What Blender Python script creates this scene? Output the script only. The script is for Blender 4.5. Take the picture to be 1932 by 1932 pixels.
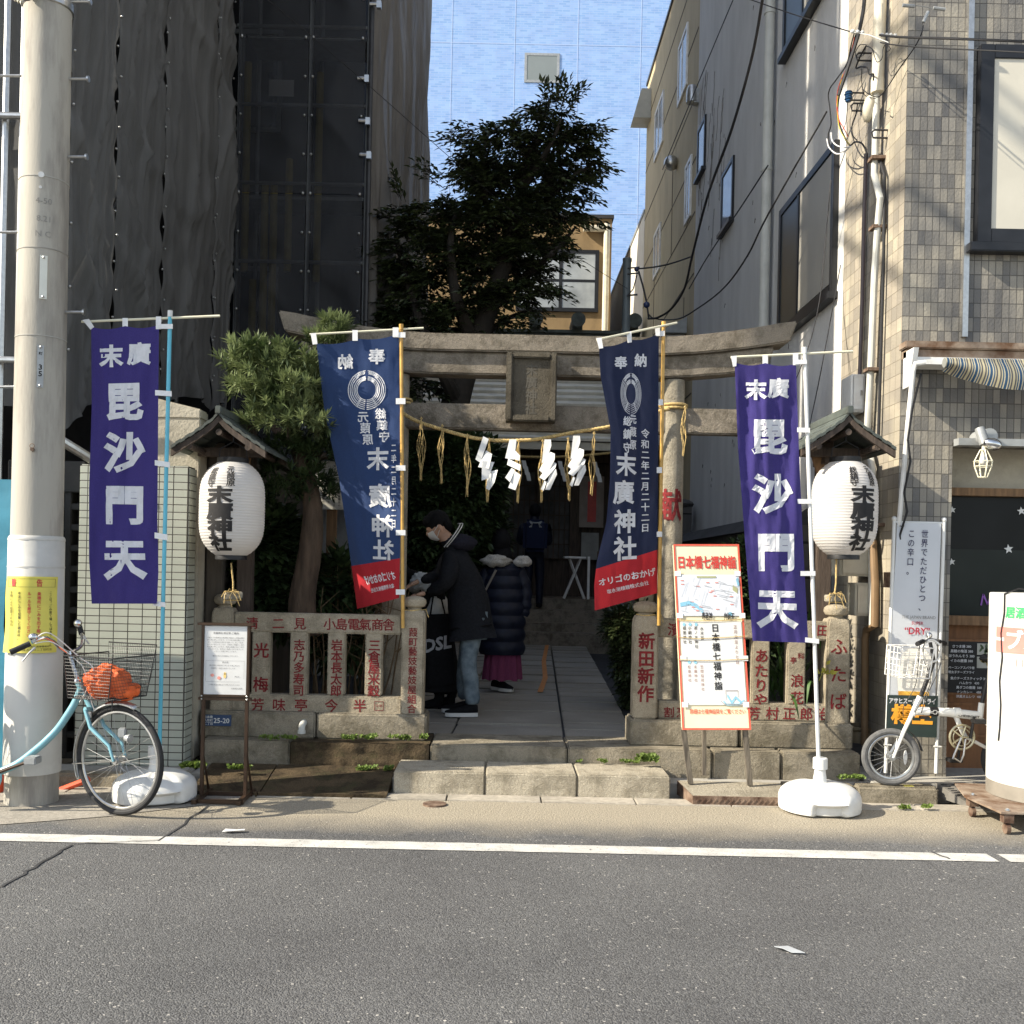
import bpy, bmesh, math, random
from mathutils import Vector, Matrix, noise
S = bpy.context.scene
for o in list(bpy.data.objects): bpy.data.objects.remove(o)
COL = S.collection
R = math.radians
random.seed(7)
# ---------------------------------------------------------------- camera
CX, CY, F, H, ROLL = 945.0, 1078.0, 1932.0, 1.5, R(1.2)
cam = bpy.data.objects.new("camera", bpy.data.cameras.new("camera")); COL.objects.link(cam)
cam.location = (0, 0, H); cam.rotation_euler = (math.pi / 2, -ROLL, 0)
cam.data.sensor_width = 36; cam.data.lens = 36
cam.data.shift_x = (966 - CX) / 1932; cam.data.shift_y = (CY - 966) / 1932
cam.data.clip_start = .05; cam.data.clip_end = 1000
S.camera = cam
# ---------------------------------------------------------------- light
SUN = Vector((-1, -.29, .70)).normalized()      # towards the sun
w = bpy.data.worlds.new("World"); S.world = w; w.use_nodes = True
nt = w.node_tree
sky = nt.nodes.new('ShaderNodeTexSky'); sky.sky_type = 'NISHITA'; sky.sun_disc = False
sky.sun_elevation = math.asin(SUN.z); sky.sun_rotation = math.atan2(SUN.x, SUN.y)
sky.air_density = 1.0; sky.dust_density = .6
bg = nt.nodes['Background']; bg.inputs[1].default_value = .14
hs = nt.nodes.new('ShaderNodeHueSaturation'); hs.inputs['Saturation'].default_value = .6
nt.links.new(sky.outputs[0], hs.inputs['Color']); nt.links.new(hs.outputs[0], bg.inputs[0])
sl = bpy.data.lights.new("sun", 'SUN'); sl.energy = 5.0; sl.angle = R(.53); sl.color = (1, .91, .75)
so = bpy.data.objects.new("sun", sl); COL.objects.link(so)
so.rotation_euler = SUN.to_track_quat('Z', 'Y').to_euler(); so.location = (-20, -8, 20)
vs = S.view_settings; vs.view_transform = 'Standard'; vs.look = 'None'; vs.exposure = 1.02; vs.gamma = 1
S.cycles.max_bounces = 6; S.cycles.transparent_max_bounces = 12
# ---------------------------------------------------------------- projection helpers (1932 px wide view of the photograph)
cr, sr = math.cos(ROLL), math.sin(ROLL)
def XZ(px, py):
    u, v = px - CX, py - CY
    return u * cr + v * sr, u * sr - v * cr
def W(px, py, Y):
    a, b = XZ(px, py); return Vector((a * Y / F, Y, H + b * Y / F))
def G(px, py, z=0):
    a, b = XZ(px, py); Y = (z - H) * F / b; return Vector((a * Y / F, Y, z))
def SX(px, py, X):
    a, b = XZ(px, py); Y = X * F / a; return Vector((X, Y, H + b * Y / F))
# ---------------------------------------------------------------- mesh builder
ORG = {}
class B:
    def __init__(s): s.v = []; s.f = []; s.m = []; s.mi = 0
    def add(s, vs, fs):
        n = len(s.v); s.v += [tuple(p) for p in vs]
        for f in fs: s.f.append([i + n for i in f]); s.m.append(s.mi)
        return s
    def box(s, x0, x1, y0, y1, z0, z1):
        return s.add([(x, y, z) for x in (x0, x1) for y in (y0, y1) for z in (z0, z1)],
                     [(0, 1, 3, 2), (4, 6, 7, 5), (0, 4, 5, 1), (2, 3, 7, 6), (0, 2, 6, 4), (1, 5, 7, 3)])
    def obox(s, c, a, b, d):
        c, a, b, d = Vector(c), Vector(a), Vector(b), Vector(d)
        return s.add([c + i * a + j * b + k * d for i in (-1, 1) for j in (-1, 1) for k in (-1, 1)],
                     [(0, 1, 3, 2), (4, 6, 7, 5), (0, 4, 5, 1), (2, 3, 7, 6), (0, 2, 6, 4), (1, 5, 7, 3)])
    def slab(s, q, th):                              # quad of four points with a thickness along its normal
        q = [Vector(p) for p in q]; n = (q[1] - q[0]).cross(q[3] - q[0]).normalized() * th
        return s.prism(q, n)
    def prism(s, poly, ext):
        poly = [Vector(p) for p in poly]; ext = Vector(ext); n = len(poly)
        return s.add(poly + [p + ext for p in poly], [tuple(range(n))[::-1], tuple(range(n, 2 * n))] +
                     [(i, (i + 1) % n, n + (i + 1) % n, n + i) for i in range(n)])
    def cyl(s, p0, p1, r0, r1=None, n=12): return s.tube([p0, p1], [r0, r0 if r1 is None else r1], n)
    def tube(s, pts, r, n=7, closed=False, ell=1.0):
        pts = [Vector(p) for p in pts]; k = len(pts)
        rr = list(r) if isinstance(r, (list, tuple)) else [r] * k
        up = None; vv = []
        for i, p in enumerate(pts):
            if closed: d = pts[(i + 1) % k] - pts[i - 1]
            else: d = pts[min(i + 1, k - 1)] - pts[max(i - 1, 0)]
            d = d.normalized() if d.length > 1e-9 else Vector((0, 0, 1))
            if up is None:
                up = Vector((0, 0, 1)) if abs(d.z) < .9 else Vector((0, 1, 0))
            a = up - d * up.dot(d)
            if a.length < 1e-6: a = d.orthogonal()
            a.normalize(); up = a; b = d.cross(a)
            vv += [p + (a * math.cos(2 * math.pi * j / n) + b * math.sin(2 * math.pi * j / n) * ell) * rr[i] for j in range(n)]
        fs = []
        for i in range(k if closed else k - 1):
            q = (i + 1) % k
            fs += [(i * n + j, i * n + (j + 1) % n, q * n + (j + 1) % n, q * n + j) for j in range(n)]
        if not closed: fs += [tuple(range(n))[::-1], tuple(range((k - 1) * n, k * n))]
        return s.add(vv, fs)
    def lathe(s, prof, c, n=24, ax=(0, 0, 1), sx=1, sy=1):
        c = Vector(c); q = Vector((0, 0, 1)).rotation_difference(Vector(ax)); k = len(prof)
        vv = [c + q @ Vector((r * math.cos(2 * math.pi * j / n) * sx, r * math.sin(2 * math.pi * j / n) * sy, z)) for r, z in prof for j in range(n)]
        fs = [(i * n + j, i * n + (j + 1) % n, (i + 1) * n + (j + 1) % n, (i + 1) * n + j) for i in range(k - 1) for j in range(n)]
        if prof[0][0] > 1e-6: fs.append(tuple(range(n))[::-1])
        if prof[-1][0] > 1e-6: fs.append(tuple(range((k - 1) * n, k * n)))
        return s.add(vv, fs)
    def ell(s, c, r, n=14, m=8, q=None):
        c = Vector(c); r = (r, r, r) if isinstance(r, (int, float)) else r; vv = []
        for i in range(m + 1):
            t = math.pi * i / m
            for j in range(n):
                a = 2 * math.pi * j / n
                p = Vector((r[0] * math.sin(t) * math.cos(a), r[1] * math.sin(t) * math.sin(a), -r[2] * math.cos(t)))
                vv.append(c + (q @ p if q else p))
        return s.add(vv, [(i * n + j, i * n + (j + 1) % n, (i + 1) * n + (j + 1) % n, (i + 1) * n + j) for i in range(m) for j in range(n)])
    def grid(s, fn, nu, nv):
        vv = [fn(i / nu, j / nv) for j in range(nv + 1) for i in range(nu + 1)]; a = nu + 1
        return s.add(vv, [(j * a + i, j * a + i + 1, (j + 1) * a + i + 1, (j + 1) * a + i) for j in range(nv) for i in range(nu)])
    def obj(s, name, mats, parent=None, smooth=True, bevel=0, ang=35, loc=None, seg=2, label=None, kind=None, weld=False):
        me = bpy.data.meshes.new(name)
        org = ORG[parent] if parent else Vector(loc) if loc is not None else Vector((0, 0, 0))
        me.from_pydata([(p[0] - org.x, p[1] - org.y, p[2] - org.z) for p in s.v], [], s.f)
        if not isinstance(mats, (list, tuple)): mats = [mats]
        for m in mats: me.materials.append(m)
        if len(mats) > 1: me.polygons.foreach_set('material_index', s.m)
        bm = bmesh.new(); bm.from_mesh(me)
        if weld: bmesh.ops.remove_doubles(bm, verts=bm.verts, dist=1e-5)
        bmesh.ops.recalc_face_normals(bm, faces=bm.faces)
        if bevel:
            es = [e for e in bm.edges if len(e.link_faces) == 2 and e.calc_face_angle(0) > .6]
            bmesh.ops.bevel(bm, geom=es, offset=bevel, segments=seg, affect='EDGES', clamp_overlap=True)
        bm.to_mesh(me); bm.free()
        if smooth:
            me.shade_smooth(); me.set_sharp_from_angle(angle=R(ang))
        return link(name, me, parent, org, label, kind)
def link(name, me, parent=None, org=None, label=None, kind=None):
    o = bpy.data.objects.new(name, me); COL.objects.link(o)
    if parent: o.parent = parent
    else: o.location = org
    ORG[o] = org
    if label: o['label'] = label
    if kind: o['kind'] = kind
    return o
def thing(name, label, cat, loc, group=None):
    o = bpy.data.objects.new(name, None); COL.objects.link(o); o.location = loc; o.empty_display_size = .1
    ORG[o] = Vector(loc); o['label'] = label; o['category'] = cat
    if group: o['group'] = group
    return o
def tag(o, label, cat, group=None):
    o['label'] = label; o['category'] = cat
    if group: o['group'] = group
    return o
def kids(o): return [c for c in COL.objects if c.parent == o]
def dup(o, d, label, parent=None):
    c = o.copy(); COL.objects.link(c)
    if parent: c.parent = parent
    else: c.location = o.location + Vector(d)
    if label: c['label'] = label
    ORG[c] = ORG[o] + Vector(d)
    for k in kids(o): dup(k, d, None, c)
    return c
def plane(o, r=(1, 0, 0), up=(0, 0, 1), off=.002):
    o, r, up = Vector(o), Vector(r).normalized(), Vector(up).normalized(); n = r.cross(up)
    return lambda u, v, w=0: o + r * u + up * v + n * (w + off)
def bil(q, off=.002):                                # tl, tr, br, bl
    q = [Vector(p) for p in q]; n = (q[1] - q[0]).cross(q[0] - q[3]).normalized()
    def f(u, v, w=0):
        return (q[0] * (1 - u) + q[1] * u) * (1 - v) + (q[3] * (1 - u) + q[2] * u) * v + n * (w + off)
    return f
# ---------------------------------------------------------------- writing
GL = {}
def glyph(t, bold):
    k = (t, bold)
    if k not in GL:
        c = bpy.data.curves.new('t', 'FONT'); c.body = t; c.size = 1; c.resolution_u = 2
        o = bpy.data.objects.new('t', c); me = bpy.data.meshes.new_from_object(o)
        bm = bmesh.new(); bm.from_mesh(me); bmesh.ops.triangulate(bm, faces=bm.faces)
        bm.verts.index_update()
        if bold:
            mv = {}
            for e in bm.edges:
                if len(e.link_faces) == 1:
                    a, d = e.verts; f = e.link_faces[0]; t_ = (d.co - a.co); n_ = Vector((t_.y, -t_.x, 0))
                    if n_.length < 1e-9: continue
                    n_.normalize()
                    if n_.dot(f.calc_center_median() - a.co) > 0: n_ = -n_
                    for v_ in (a, d): mv.setdefault(v_, []).append(n_)
            for v_, ns in mv.items():
                q_ = sum(ns, Vector((0, 0, 0)))
                if q_.length > 1e-6:
                    q_.normalize(); k_ = min(1.5, 1 / max(.3, q_.dot(ns[0]))); v_.co += q_ * bold * k_
        GL[k] = ([(v.co.x, v.co.y) for v in bm.verts], [[v.index for v in f.verts] for f in bm.faces])
        bm.free(); bpy.data.objects.remove(o); bpy.data.curves.remove(c); bpy.data.meshes.remove(me)
    return GL[k]
def T(b, t, fn, x, y, size, bold=0, vert=False, pitch=None, sx=1, mir=False, ml=None, rot=0, flip=1):
    """Write t through fn(u, v). Horizontal: centred on x, y. vert: centred column starting at y. flip=-1 when v grows downwards."""
    items = []
    if vert:
        p = pitch or size * 1.05
        for i, ch in enumerate(t):
            if ch != ' ': items.append((ch, x, y - flip * (p * i + size / 2), .5, .38))
    else:
        vs, _ = glyph(t, bold)
        if not vs: return
        items.append((t, x, y, (min(v[0] for v in vs) + max(v[0] for v in vs)) / 2, .36))
    for ch, cx, cy, ox, oy in items:
        vs, fs = glyph(ch, bold)
        c, s_ = math.cos(rot), math.sin(rot)
        P = []
        for gx, gy in vs:
            a, d = (gx - ox) * size * sx * (-1 if mir else 1), (gy - oy) * size
            P.append((cx + a * c - d * s_, cy + flip * (a * s_ + d * c)))
        if ml:
            st = [tuple(P[i] for i in f) for f in fs]; out = []
            while st:
                a, d, e = st.pop()
                L = [((a[0]-d[0])**2+(a[1]-d[1])**2, 0), ((d[0]-e[0])**2+(d[1]-e[1])**2, 1), ((e[0]-a[0])**2+(e[1]-a[1])**2, 2)]
                m, k = max(L)
                if m <= ml * ml: out.append((a, d, e)); continue
                if k == 1: a, d, e = d, e, a
                elif k == 2: a, d, e = e, a, d
                h = ((a[0]+d[0])/2, (a[1]+d[1])/2); st += [(a, h, e), (h, d, e)]
            for tri in out: b.add([fn(*p) for p in tri], [(0, 1, 2)])
        else: b.add([fn(*p) for p in P], fs)
def rect(b, fn, x0, x1, y0, y1): b.add([fn(x0, y0), fn(x1, y0), fn(x1, y1), fn(x0, y1)], [(0, 1, 2, 3)])
def stroke(b, fn, pts, wd, ml=None):
    for (x0, y0), (x1, y1) in zip(pts, pts[1:]):
        L = math.hypot(x1 - x0, y1 - y0) or 1; nx, ny = -(y1 - y0) / L * wd / 2, (x1 - x0) / L * wd / 2
        b.add([fn(x0 + nx, y0 + ny), fn(x0 - nx, y0 - ny), fn(x1 - nx, y1 - ny), fn(x1 + nx, y1 + ny)], [(0, 1, 2, 3)])
def disc(b, fn, x, y, rx, ry=None, n=12, rot=0):
    ry = ry or rx; c, s_ = math.cos(rot), math.sin(rot)
    P = []
    for i in range(n):
        a = 2 * math.pi * i / n; p, q = rx * math.cos(a), ry * math.sin(a); P.append(fn(x + p * c - q * s_, y + p * s_ + q * c))
    b.add(P, [tuple(range(n))])
# ---------------------------------------------------------------- materials
def nodes(name):
    m = bpy.data.materials.new(name); m.use_nodes = True; nt = m.node_tree
    return m, nt, nt.nodes['Principled BSDF']
def N(nt, t, **k):
    n = nt.nodes.new('ShaderNode' + t)
    for a, v in k.items():
        if a.startswith('i_'): n.inputs[int(a[2:])].default_value = v
        elif a in n.inputs: n.inputs[a].default_value = v
        else: setattr(n, a, v)
    return n
def mixc(nt, fac, a, b):
    m = nt.nodes.new('ShaderNodeMix'); m.data_type = 'RGBA'
    for s, v in ((0, fac), (6, a), (7, b)):
        if hasattr(v, 'is_linked'): nt.links.new(v, m.inputs[s])
        else: m.inputs[s].default_value = v if s == 0 else (*v[:3], 1)
    return m.outputs[2]
def ramp(nt, src, lo, hi):
    m = N(nt, 'MapRange'); m.inputs[1].default_value = lo; m.inputs[2].default_value = hi
    nt.links.new(src, m.inputs[0]); return m.outputs[0]
def noi(nt, vec, sc, det=4, rough=.55):
    n = N(nt, 'TexNoise'); n.inputs['Scale'].default_value = sc; n.inputs['Detail'].default_value = det; n.inputs['Roughness'].default_value = rough
    nt.links.new(vec, n.inputs['Vector']); return n.outputs[0]
def bump(nt, p, h, st, dist=.01):
    b = N(nt, 'Bump'); b.inputs['Strength'].default_value = st; b.inputs['Distance'].default_value = dist
    nt.links.new(h, b.inputs['Height'])
    nt.links.new(b.outputs[0], p.inputs['Normal']); return b
def coords(nt, k='Object', sc=None):
    t = N(nt, 'TexCoord').outputs[k]
    if sc:
        m = N(nt, 'Mapping'); m.inputs['Scale'].default_value = sc; nt.links.new(t, m.inputs['Vector']); t = m.outputs[0]
    return t
def sep(nt, v): 
    s = N(nt, 'SeparateXYZ'); nt.links.new(v, s.inputs[0]); return s.outputs
def comb(nt, a, b):
    c = N(nt, 'CombineXYZ'); nt.links.new(a, c.inputs[0]); nt.links.new(b, c.inputs[1]); return c.outputs[0]
def mat(name, c, r=.6, v=.12, s=6, b=0, bs=80, metal=0, spec=.4, c2=None, lo=.35, hi=.65, sc=None, trans=0, stain=0, stc=None, sts=2.0, sheen=0):
    m, nt, p = nodes(name); L = nt.links
    t = coords(nt, 'Object', sc)
    n = ramp(nt, noi(nt, t, s, 5), lo, hi)
    col = mixc(nt, n, [x * (1 - v) for x in c], c2 or [x * (1 + v) for x in c])
    if stain:
        n2 = ramp(nt, noi(nt, t, sts, 7, .68), .47, .63)
        mm = N(nt, 'Math', operation='MULTIPLY'); mm.inputs[1].default_value = stain; L.new(n2, mm.inputs[0])
        col = mixc(nt, mm.outputs[0], (0, 0, 0), (0, 0, 0)) if False else mixc(nt, mm.outputs[0], col, stc or [x * .35 for x in c])
    L.new(col, p.inputs['Base Color'])
    p.inputs['Roughness'].default_value = r; p.inputs['Metallic'].default_value = metal; p.inputs['Specular IOR Level'].default_value = spec
    if sheen: p.inputs['Sheen Weight'].default_value = sheen
    if b: bump(nt, p, noi(nt, t, bs, 5, .6), b)
    if trans:
        tr = N(nt, 'BsdfTranslucent'); L.new(col, tr.inputs[0]); mx = N(nt, 'MixShader'); mx.inputs[0].default_value = trans
        L.new(p.outputs[0], mx.inputs[1]); L.new(tr.outputs[0], mx.inputs[2]); L.new(mx.outputs[0], nt.nodes['Material Output'].inputs[0])
    return m
def tilemat(name, ax, bw, rh, mort, c1, c2, cm, off=0, r=.45, vary=None, bst=.6, nb=0, squash=1, grime=0, spec=.4):
    """Small wall tiles; ax names the two object axes that run along and up the wall."""
    m, nt, p = nodes(name); L = nt.links
    t = coords(nt); s = sep(nt, t); vec = comb(nt, s[ax[0]], s[ax[1]])
    br = N(nt, 'TexBrick'); br.offset = off; br.squash = squash
    L.new(vec, br.inputs['Vector'])
    for k, v in (('Scale', 1), ('Mortar Size', mort), ('Mortar Smooth', .1), ('Bias', 0), ('Brick Width', bw), ('Row Height', rh)): br.inputs[k].default_value = v
    br.inputs['Color1'].default_value = (*c1, 1); br.inputs['Color2'].default_value = (*c2, 1); br.inputs['Mortar'].default_value = (*cm, 1)
    col = br.outputs[0]
    if vary:
        n = ramp(nt, noi(nt, vec, vary[0], 2), .42, .58); a = mixc(nt, n, (1, 1, 1), vary[1])
        q = nt.nodes.new('ShaderNodeMix'); q.data_type = 'RGBA'; q.blend_type = 'MULTIPLY'; q.inputs[0].default_value = 1
        L.new(col, q.inputs[6]); L.new(a, q.inputs[7]); col = q.outputs[2]
    if grime:
        n = ramp(nt, noi(nt, coords(nt, 'Object', (1, 1, .25)), 3, 6, .65), .48, .75)
        mm = N(nt, 'Math', operation='MULTIPLY'); mm.inputs[1].default_value = grime; L.new(n, mm.inputs[0])
        col = mixc(nt, mm.outputs[0], col, [x * .4 for x in c2])
    L.new(col, p.inputs['Base Color']); p.inputs['Roughness'].default_value = r; p.inputs['Specular IOR Level'].default_value = spec
    inv = N(nt, 'Math', operation='MULTIPLY_ADD'); L.new(br.outputs[1], inv.inputs[0]); inv.inputs[1].default_value = -1; inv.inputs[2].default_value = 1
    h = inv.outputs[0]
    if nb:
        ad = N(nt, 'Math', operation='MULTIPLY_ADD'); L.new(noi(nt, t, nb, 3), ad.inputs[0]); ad.inputs[1].default_value = .8; L.new(h, ad.inputs[2]); h = ad.outputs[0]
    bump(nt, p, h, bst, .006)
    return m
def stone(name, c, stain=.5, moss=0, dark=.4, v=.22):
    m, nt, p = nodes(name); L = nt.links; t = coords(nt)
    sp = ramp(nt, noi(nt, t, 240, 3), .38, .62)
    col = mixc(nt, sp, [x * (1 - v) for x in c], [x * (1 + v) for x in c])
    big = ramp(nt, noi(nt, t, 4.5, 8, .72), .46, .6)
    mm = N(nt, 'Math', operation='MULTIPLY'); mm.inputs[1].default_value = stain; L.new(big, mm.inputs[0])
    col = mixc(nt, mm.outputs[0], col, [x * dark for x in (c[0], c[1] * .97, c[2] * .9)])
    if moss:
        gm = ramp(nt, noi(nt, t, 7, 6, .7), .52, .7); mm2 = N(nt, 'Math', operation='MULTIPLY'); mm2.inputs[1].default_value = moss; L.new(gm, mm2.inputs[0])
        col = mixc(nt, mm2.outputs[0], col, (.05, .048, .02))
    L.new(col, p.inputs['Base Color']); p.inputs['Roughness'].default_value = .85; p.inputs['Specular IOR Level'].default_value = .25
    ad = N(nt, 'Math', operation='ADD'); L.new(noi(nt, t, 55, 6, .75), ad.inputs[0]); L.new(noi(nt, t, 9, 4), ad.inputs[1])
    bump(nt, p, ad.outputs[0], .9, .016)
    return m
def glass(name, c=(.02, .025, .03), r=.06, spec=.9, v=.3, s=1.5): return mat(name, c, r, v, s, spec=spec)
M = {}
M['white'] = mat('white_plastic', (.64, .64, .62), .4, .05, 5, stain=.3, stc=(.47, .45, .4), sts=4)
M['white_metal'] = mat('white_painted_metal', (.72, .71, .68), .4, .06, 7, stain=.25, stc=(.4, .33, .25), sts=9)
M['cream_metal'] = mat('cream_painted_metal', (.62, .58, .47), .45, .06, 6, stain=.3, stc=(.33, .27, .18), sts=4)
M['grey_metal'] = mat('grey_metal', (.33, .34, .34), .4, .12, 10, metal=.3, stain=.2)
M['grey_pipe'] = mat('grey_plastic_pipe', (.5, .5, .46), .5, .08, 5, stain=.2)
M['dark_metal'] = mat('dark_metal', (.03, .03, .033), .4, .2, 20)
M['chrome'] = mat('chrome', (.62, .62, .62), .18, .08, 20, metal=1)
M['steel'] = mat('brushed_steel', (.45, .45, .44), .32, .1, 30, metal=.9)
M['rust'] = mat('rusty_iron', (.1, .05, .03), .85, .35, 14, b=.4, bs=60, c2=(.2, .14, .1))
M['rust_plate'] = mat('rusty_plate', (.16, .085, .045), .8, .3, 7, b=.25, bs=50, c2=(.3, .24, .185), stain=.4)
M['rubber'] = mat('tyre_rubber', (.018, .018, .019), .75, .2, 30)
M['rubber_grey'] = mat('dusty_tyre', (.1, .1, .1), .8, .2, 30)
M['black'] = mat('black_plastic', (.012, .012, .013), .5, .2, 20)
M['cable'] = mat('cable_rubber', (.012, .012, .014), .55, .2, 20)
M['asphalt_patch'] = mat('old_concrete', (.3, .275, .235), .9, .15, 40, b=.5, bs=120, stain=.4)
M['concrete'] = mat('concrete', (.36, .345, .31), .85, .1, 4, b=.25, bs=70, stain=.45, stc=(.16, .14, .12), sts=2.5)
M['pole_concrete'] = mat('pole_concrete', (.38, .355, .305), .8, .07, 3, b=.15, bs=90, stain=.8, stc=(.2, .18, .16), sts=4.5, sc=(1, 1, .16))
M['gutter'] = mat('gutter_concrete', (.36, .325, .27), .9, .15, 25, b=.4, bs=90, stain=.4)
M['stucco'] = mat('beige_stucco', (.42, .38, .3), .9, .08, 5, b=.6, bs=40, stain=.35)
M['grey_wall'] = mat('grey_render_wall', (.58, .57, .55), .92, .06, 3, b=.6, bs=55, stain=.25, stc=(.36, .35, .33), sts=1.3, sc=(1, 1, .3))
M['old_wall'] = mat('weathered_wall', (.07, .058, .045), .9, .35, 5, b=.4, bs=40, sc=(2, 2, .3), stain=.5)
M['block'] = tilemat('concrete_blocks', (1, 2), .8, .3, .012, (.09, .085, .08), (.075, .07, .065), (.015, .015, .015), off=.5, r=.9, nb=30, grime=.5)
M['stone'] = stone('granite', (.33, .295, .23), .5)
M['stone_d'] = stone('weathered_granite', (.25, .215, .17), .8, .3, .4)
M['stone_f'] = stone('fence_granite', (.36, .31, .23), .55, 0, .45)
M['step'] = stone('step_granite', (.4, .355, .275), .6, .25, .42)
M['kerb'] = stone('kerb_granite', (.28, .245, .185), .7, .35)
M['wetstone'] = stone('wet_mossy_stone', (.085, .06, .033), .9, .8, .3, .4)
M['red_ink'] = mat('red_letter_paint', (.16, .012, .014), .85, .4, 60)
M['black_ink'] = mat('black_ink', (.012, .011, .012), .7, .2, 30)
M['white_ink'] = mat('white_print', (.72, .72, .74), .8, .05, 30, trans=.2)
M['red'] = mat('red_paint', (.5, .05, .04), .5, .1, 10)
M['wood_dark'] = mat('dark_old_wood', (.075, .055, .042), .8, .35, 6, b=.4, bs=30, sc=(6, 6, .6))
M['wood'] = mat('brown_wood', (.2, .115, .055), .7, .3, 6, b=.3, bs=30, sc=(6, 6, .6))
M['wood_grey'] = mat('grey_weathered_wood', (.3, .27, .22), .85, .25, 6, b=.4, bs=30, sc=(8, 8, .5))
M['copper'] = mat('green_copper', (.075, .088, .08), .7, .25, 6, stain=.6, stc=(.06, .06, .05), sts=5)
M['roof_tile'] = mat('grey_roof', (.62, .58, .48), .6, .2, 4, stain=.3)
M['purple'] = mat('purple_cloth', (.05, .038, .19), .85, .12, 200, b=.15, bs=400, trans=.3, spec=.2, sheen=.2)
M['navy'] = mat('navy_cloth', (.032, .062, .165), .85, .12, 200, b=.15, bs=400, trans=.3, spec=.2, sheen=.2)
M['navy_d'] = mat('dark_shaded_navy_cloth', (.017, .024, .062), .85, .12, 200, b=.15, bs=400, trans=.3, spec=.2, sheen=.2)  # right banner's shade is put into this navy; also the backpack's own dark navy
M['redcloth'] = mat('red_cloth', (.48, .03, .04), .85, .1, 200, b=.15, bs=400, trans=.3, spec=.2)
M['loop'] = mat('white_tape', (.78, .78, .78), .7, .05, 40, trans=.15)
M['bamboo'] = mat('ochre_pole', (.5, .29, .07), .35, .2, 12)
M['blue_pole'] = mat('light_blue_pole', (.1, .42, .55), .35, .08, 6)
M['offwhite_bar'] = mat('cream_bar', (.66, .63, .48), .4, .06, 8)
M['paper'] = mat('white_paper', (.8, .8, .79), .8, .03, 10, trans=.25)
M['lantern'] = mat('lantern_paper', (.7, .675, .65), .55, .03, 8, trans=.35, spec=.3)
M['straw'] = mat('straw_rope', (.5, .36, .15), .85, .3, 60, b=.4, bs=200)
M['yellow'] = mat('yellow_sheet', (.62, .55, .1), .6, .06, 6, stain=.2, stc=(.4, .35, .12))
M['bike_blue'] = mat('light_blue_paint', (.17, .36, .42), .28, .08, 8, spec=.6)
M['bike_white'] = mat('white_bike_paint', (.7, .7, .67), .25, .05, 8, spec=.6)
M['orange'] = mat('orange_fabric', (.72, .13, .03), .7, .2, 20, b=.4, bs=60)
M['skin'] = mat('skin', (.48, .29, .2), .55, .06, 20, spec=.35)
M['hair'] = mat('black_hair', (.006, .006, .007), .7, .3, 60, b=.5, bs=200, spec=.15)
M['jacket'] = mat('charcoal_jacket', (.013, .014, .017), .9, .25, 60, b=.4, bs=90, spec=.15)
M['hood'] = mat('navy_hood', (.02, .02, .03), .9, .2, 60, b=.3, bs=90, spec=.15)
M['puffer'] = mat('navy_puffer', (.008, .011, .025), .5, .2, 20, spec=.3)
M['jeans'] = mat('washed_jeans', (.095, .135, .17), .9, .3, 9, b=.4, bs=60, c2=(.2, .25, .28))
M['blackcloth'] = mat('black_cloth', (.009, .009, .01), .9, .2, 30, b=.3, bs=60, spec=.15)
M['pink'] = mat('pink_tulle', (.25, .055, .13), .9, .15, 30, trans=.3, sc=(8, 8, .5))
M['fur'] = mat('white_fur', (.5, .48, .44), .95, .25, 90, b=1, bs=150)
M['blind'] = mat('window_blind', (.55, .52, .44), .6, .05, 3)
M['frame_black'] = mat('black_window_frame', (.012, .013, .016), .4, .2, 10)
M['glass'] = glass('window_glass')
M['glass_sky'] = glass('sky_tinted_glass', (.2, .24, .3), .05)  # sky reflection painted into the pane's base colour
M['wood_panel'] = mat('orange_wood_panel', (.22, .1, .04), .6, .2, 5, sc=(6, 6, .7))
M['blue_sheet'] = mat('blue_tarpaulin', (.04, .2, .29), .5, .15, 3, b=.3, bs=8)
M['plate_navy'] = mat('navy_enamel', (.02, .05, .12), .3, .05, 10)
M['brown_metal'] = mat('brown_metal', (.055, .032, .02), .35, .1, 12, metal=.3)
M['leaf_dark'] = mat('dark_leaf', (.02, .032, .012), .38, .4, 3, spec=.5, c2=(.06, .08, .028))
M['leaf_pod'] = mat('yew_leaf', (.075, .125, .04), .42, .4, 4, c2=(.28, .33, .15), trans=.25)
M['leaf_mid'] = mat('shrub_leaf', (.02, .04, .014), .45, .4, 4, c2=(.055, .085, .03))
M['weed'] = mat('weed_leaf', (.14, .2, .04), .6, .3, 20, trans=.3)
M['strap'] = mat('strap_leaf', (.06, .12, .03), .45, .35, 5, trans=.2)
M['bark'] = mat('bark', (.075, .05, .033), .9, .4, 5, b=1, bs=25, sc=(4, 4, .7))
M['bark_dark'] = mat('dark_bark', (.022, .018, .014), .9, .4, 6, b=1, bs=25)
M['twig'] = mat('dry_twig', (.13, .09, .05), .9, .3, 12)
M['blue_tile'] = tilemat('pale_blue_tiles', (0, 2), .3, .09, .014, (.29, .43, .7), (.2, .34, .6), (.3, .42, .64), off=.5, r=.35, vary=(1.6, (.94, .93, .96)), bst=.15, spec=.5)
M['tan'] = mat('tan_panel', (.45, .37, .235), .85, .05, 3, b=.15, bs=60, stain=.2, sc=(1, 1, .3))
M['ochre'] = mat('ochre_wall', (.3, .21, .11), .85, .08, 3, stain=.3, sc=(1, 1, .4))
M['cream'] = mat('cream_wall', (.62, .58, .5), .85, .06, 3)
M['tile_front'] = tilemat('brown_grey_tiles', (0, 2), .0515, .1032, .0028, (.36, .325, .26), (.15, .142, .13), (.1, .09, .075), r=.55, vary=(1.6, (.62, .64, .7)), bst=.8, nb=50, grime=.45)
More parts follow.
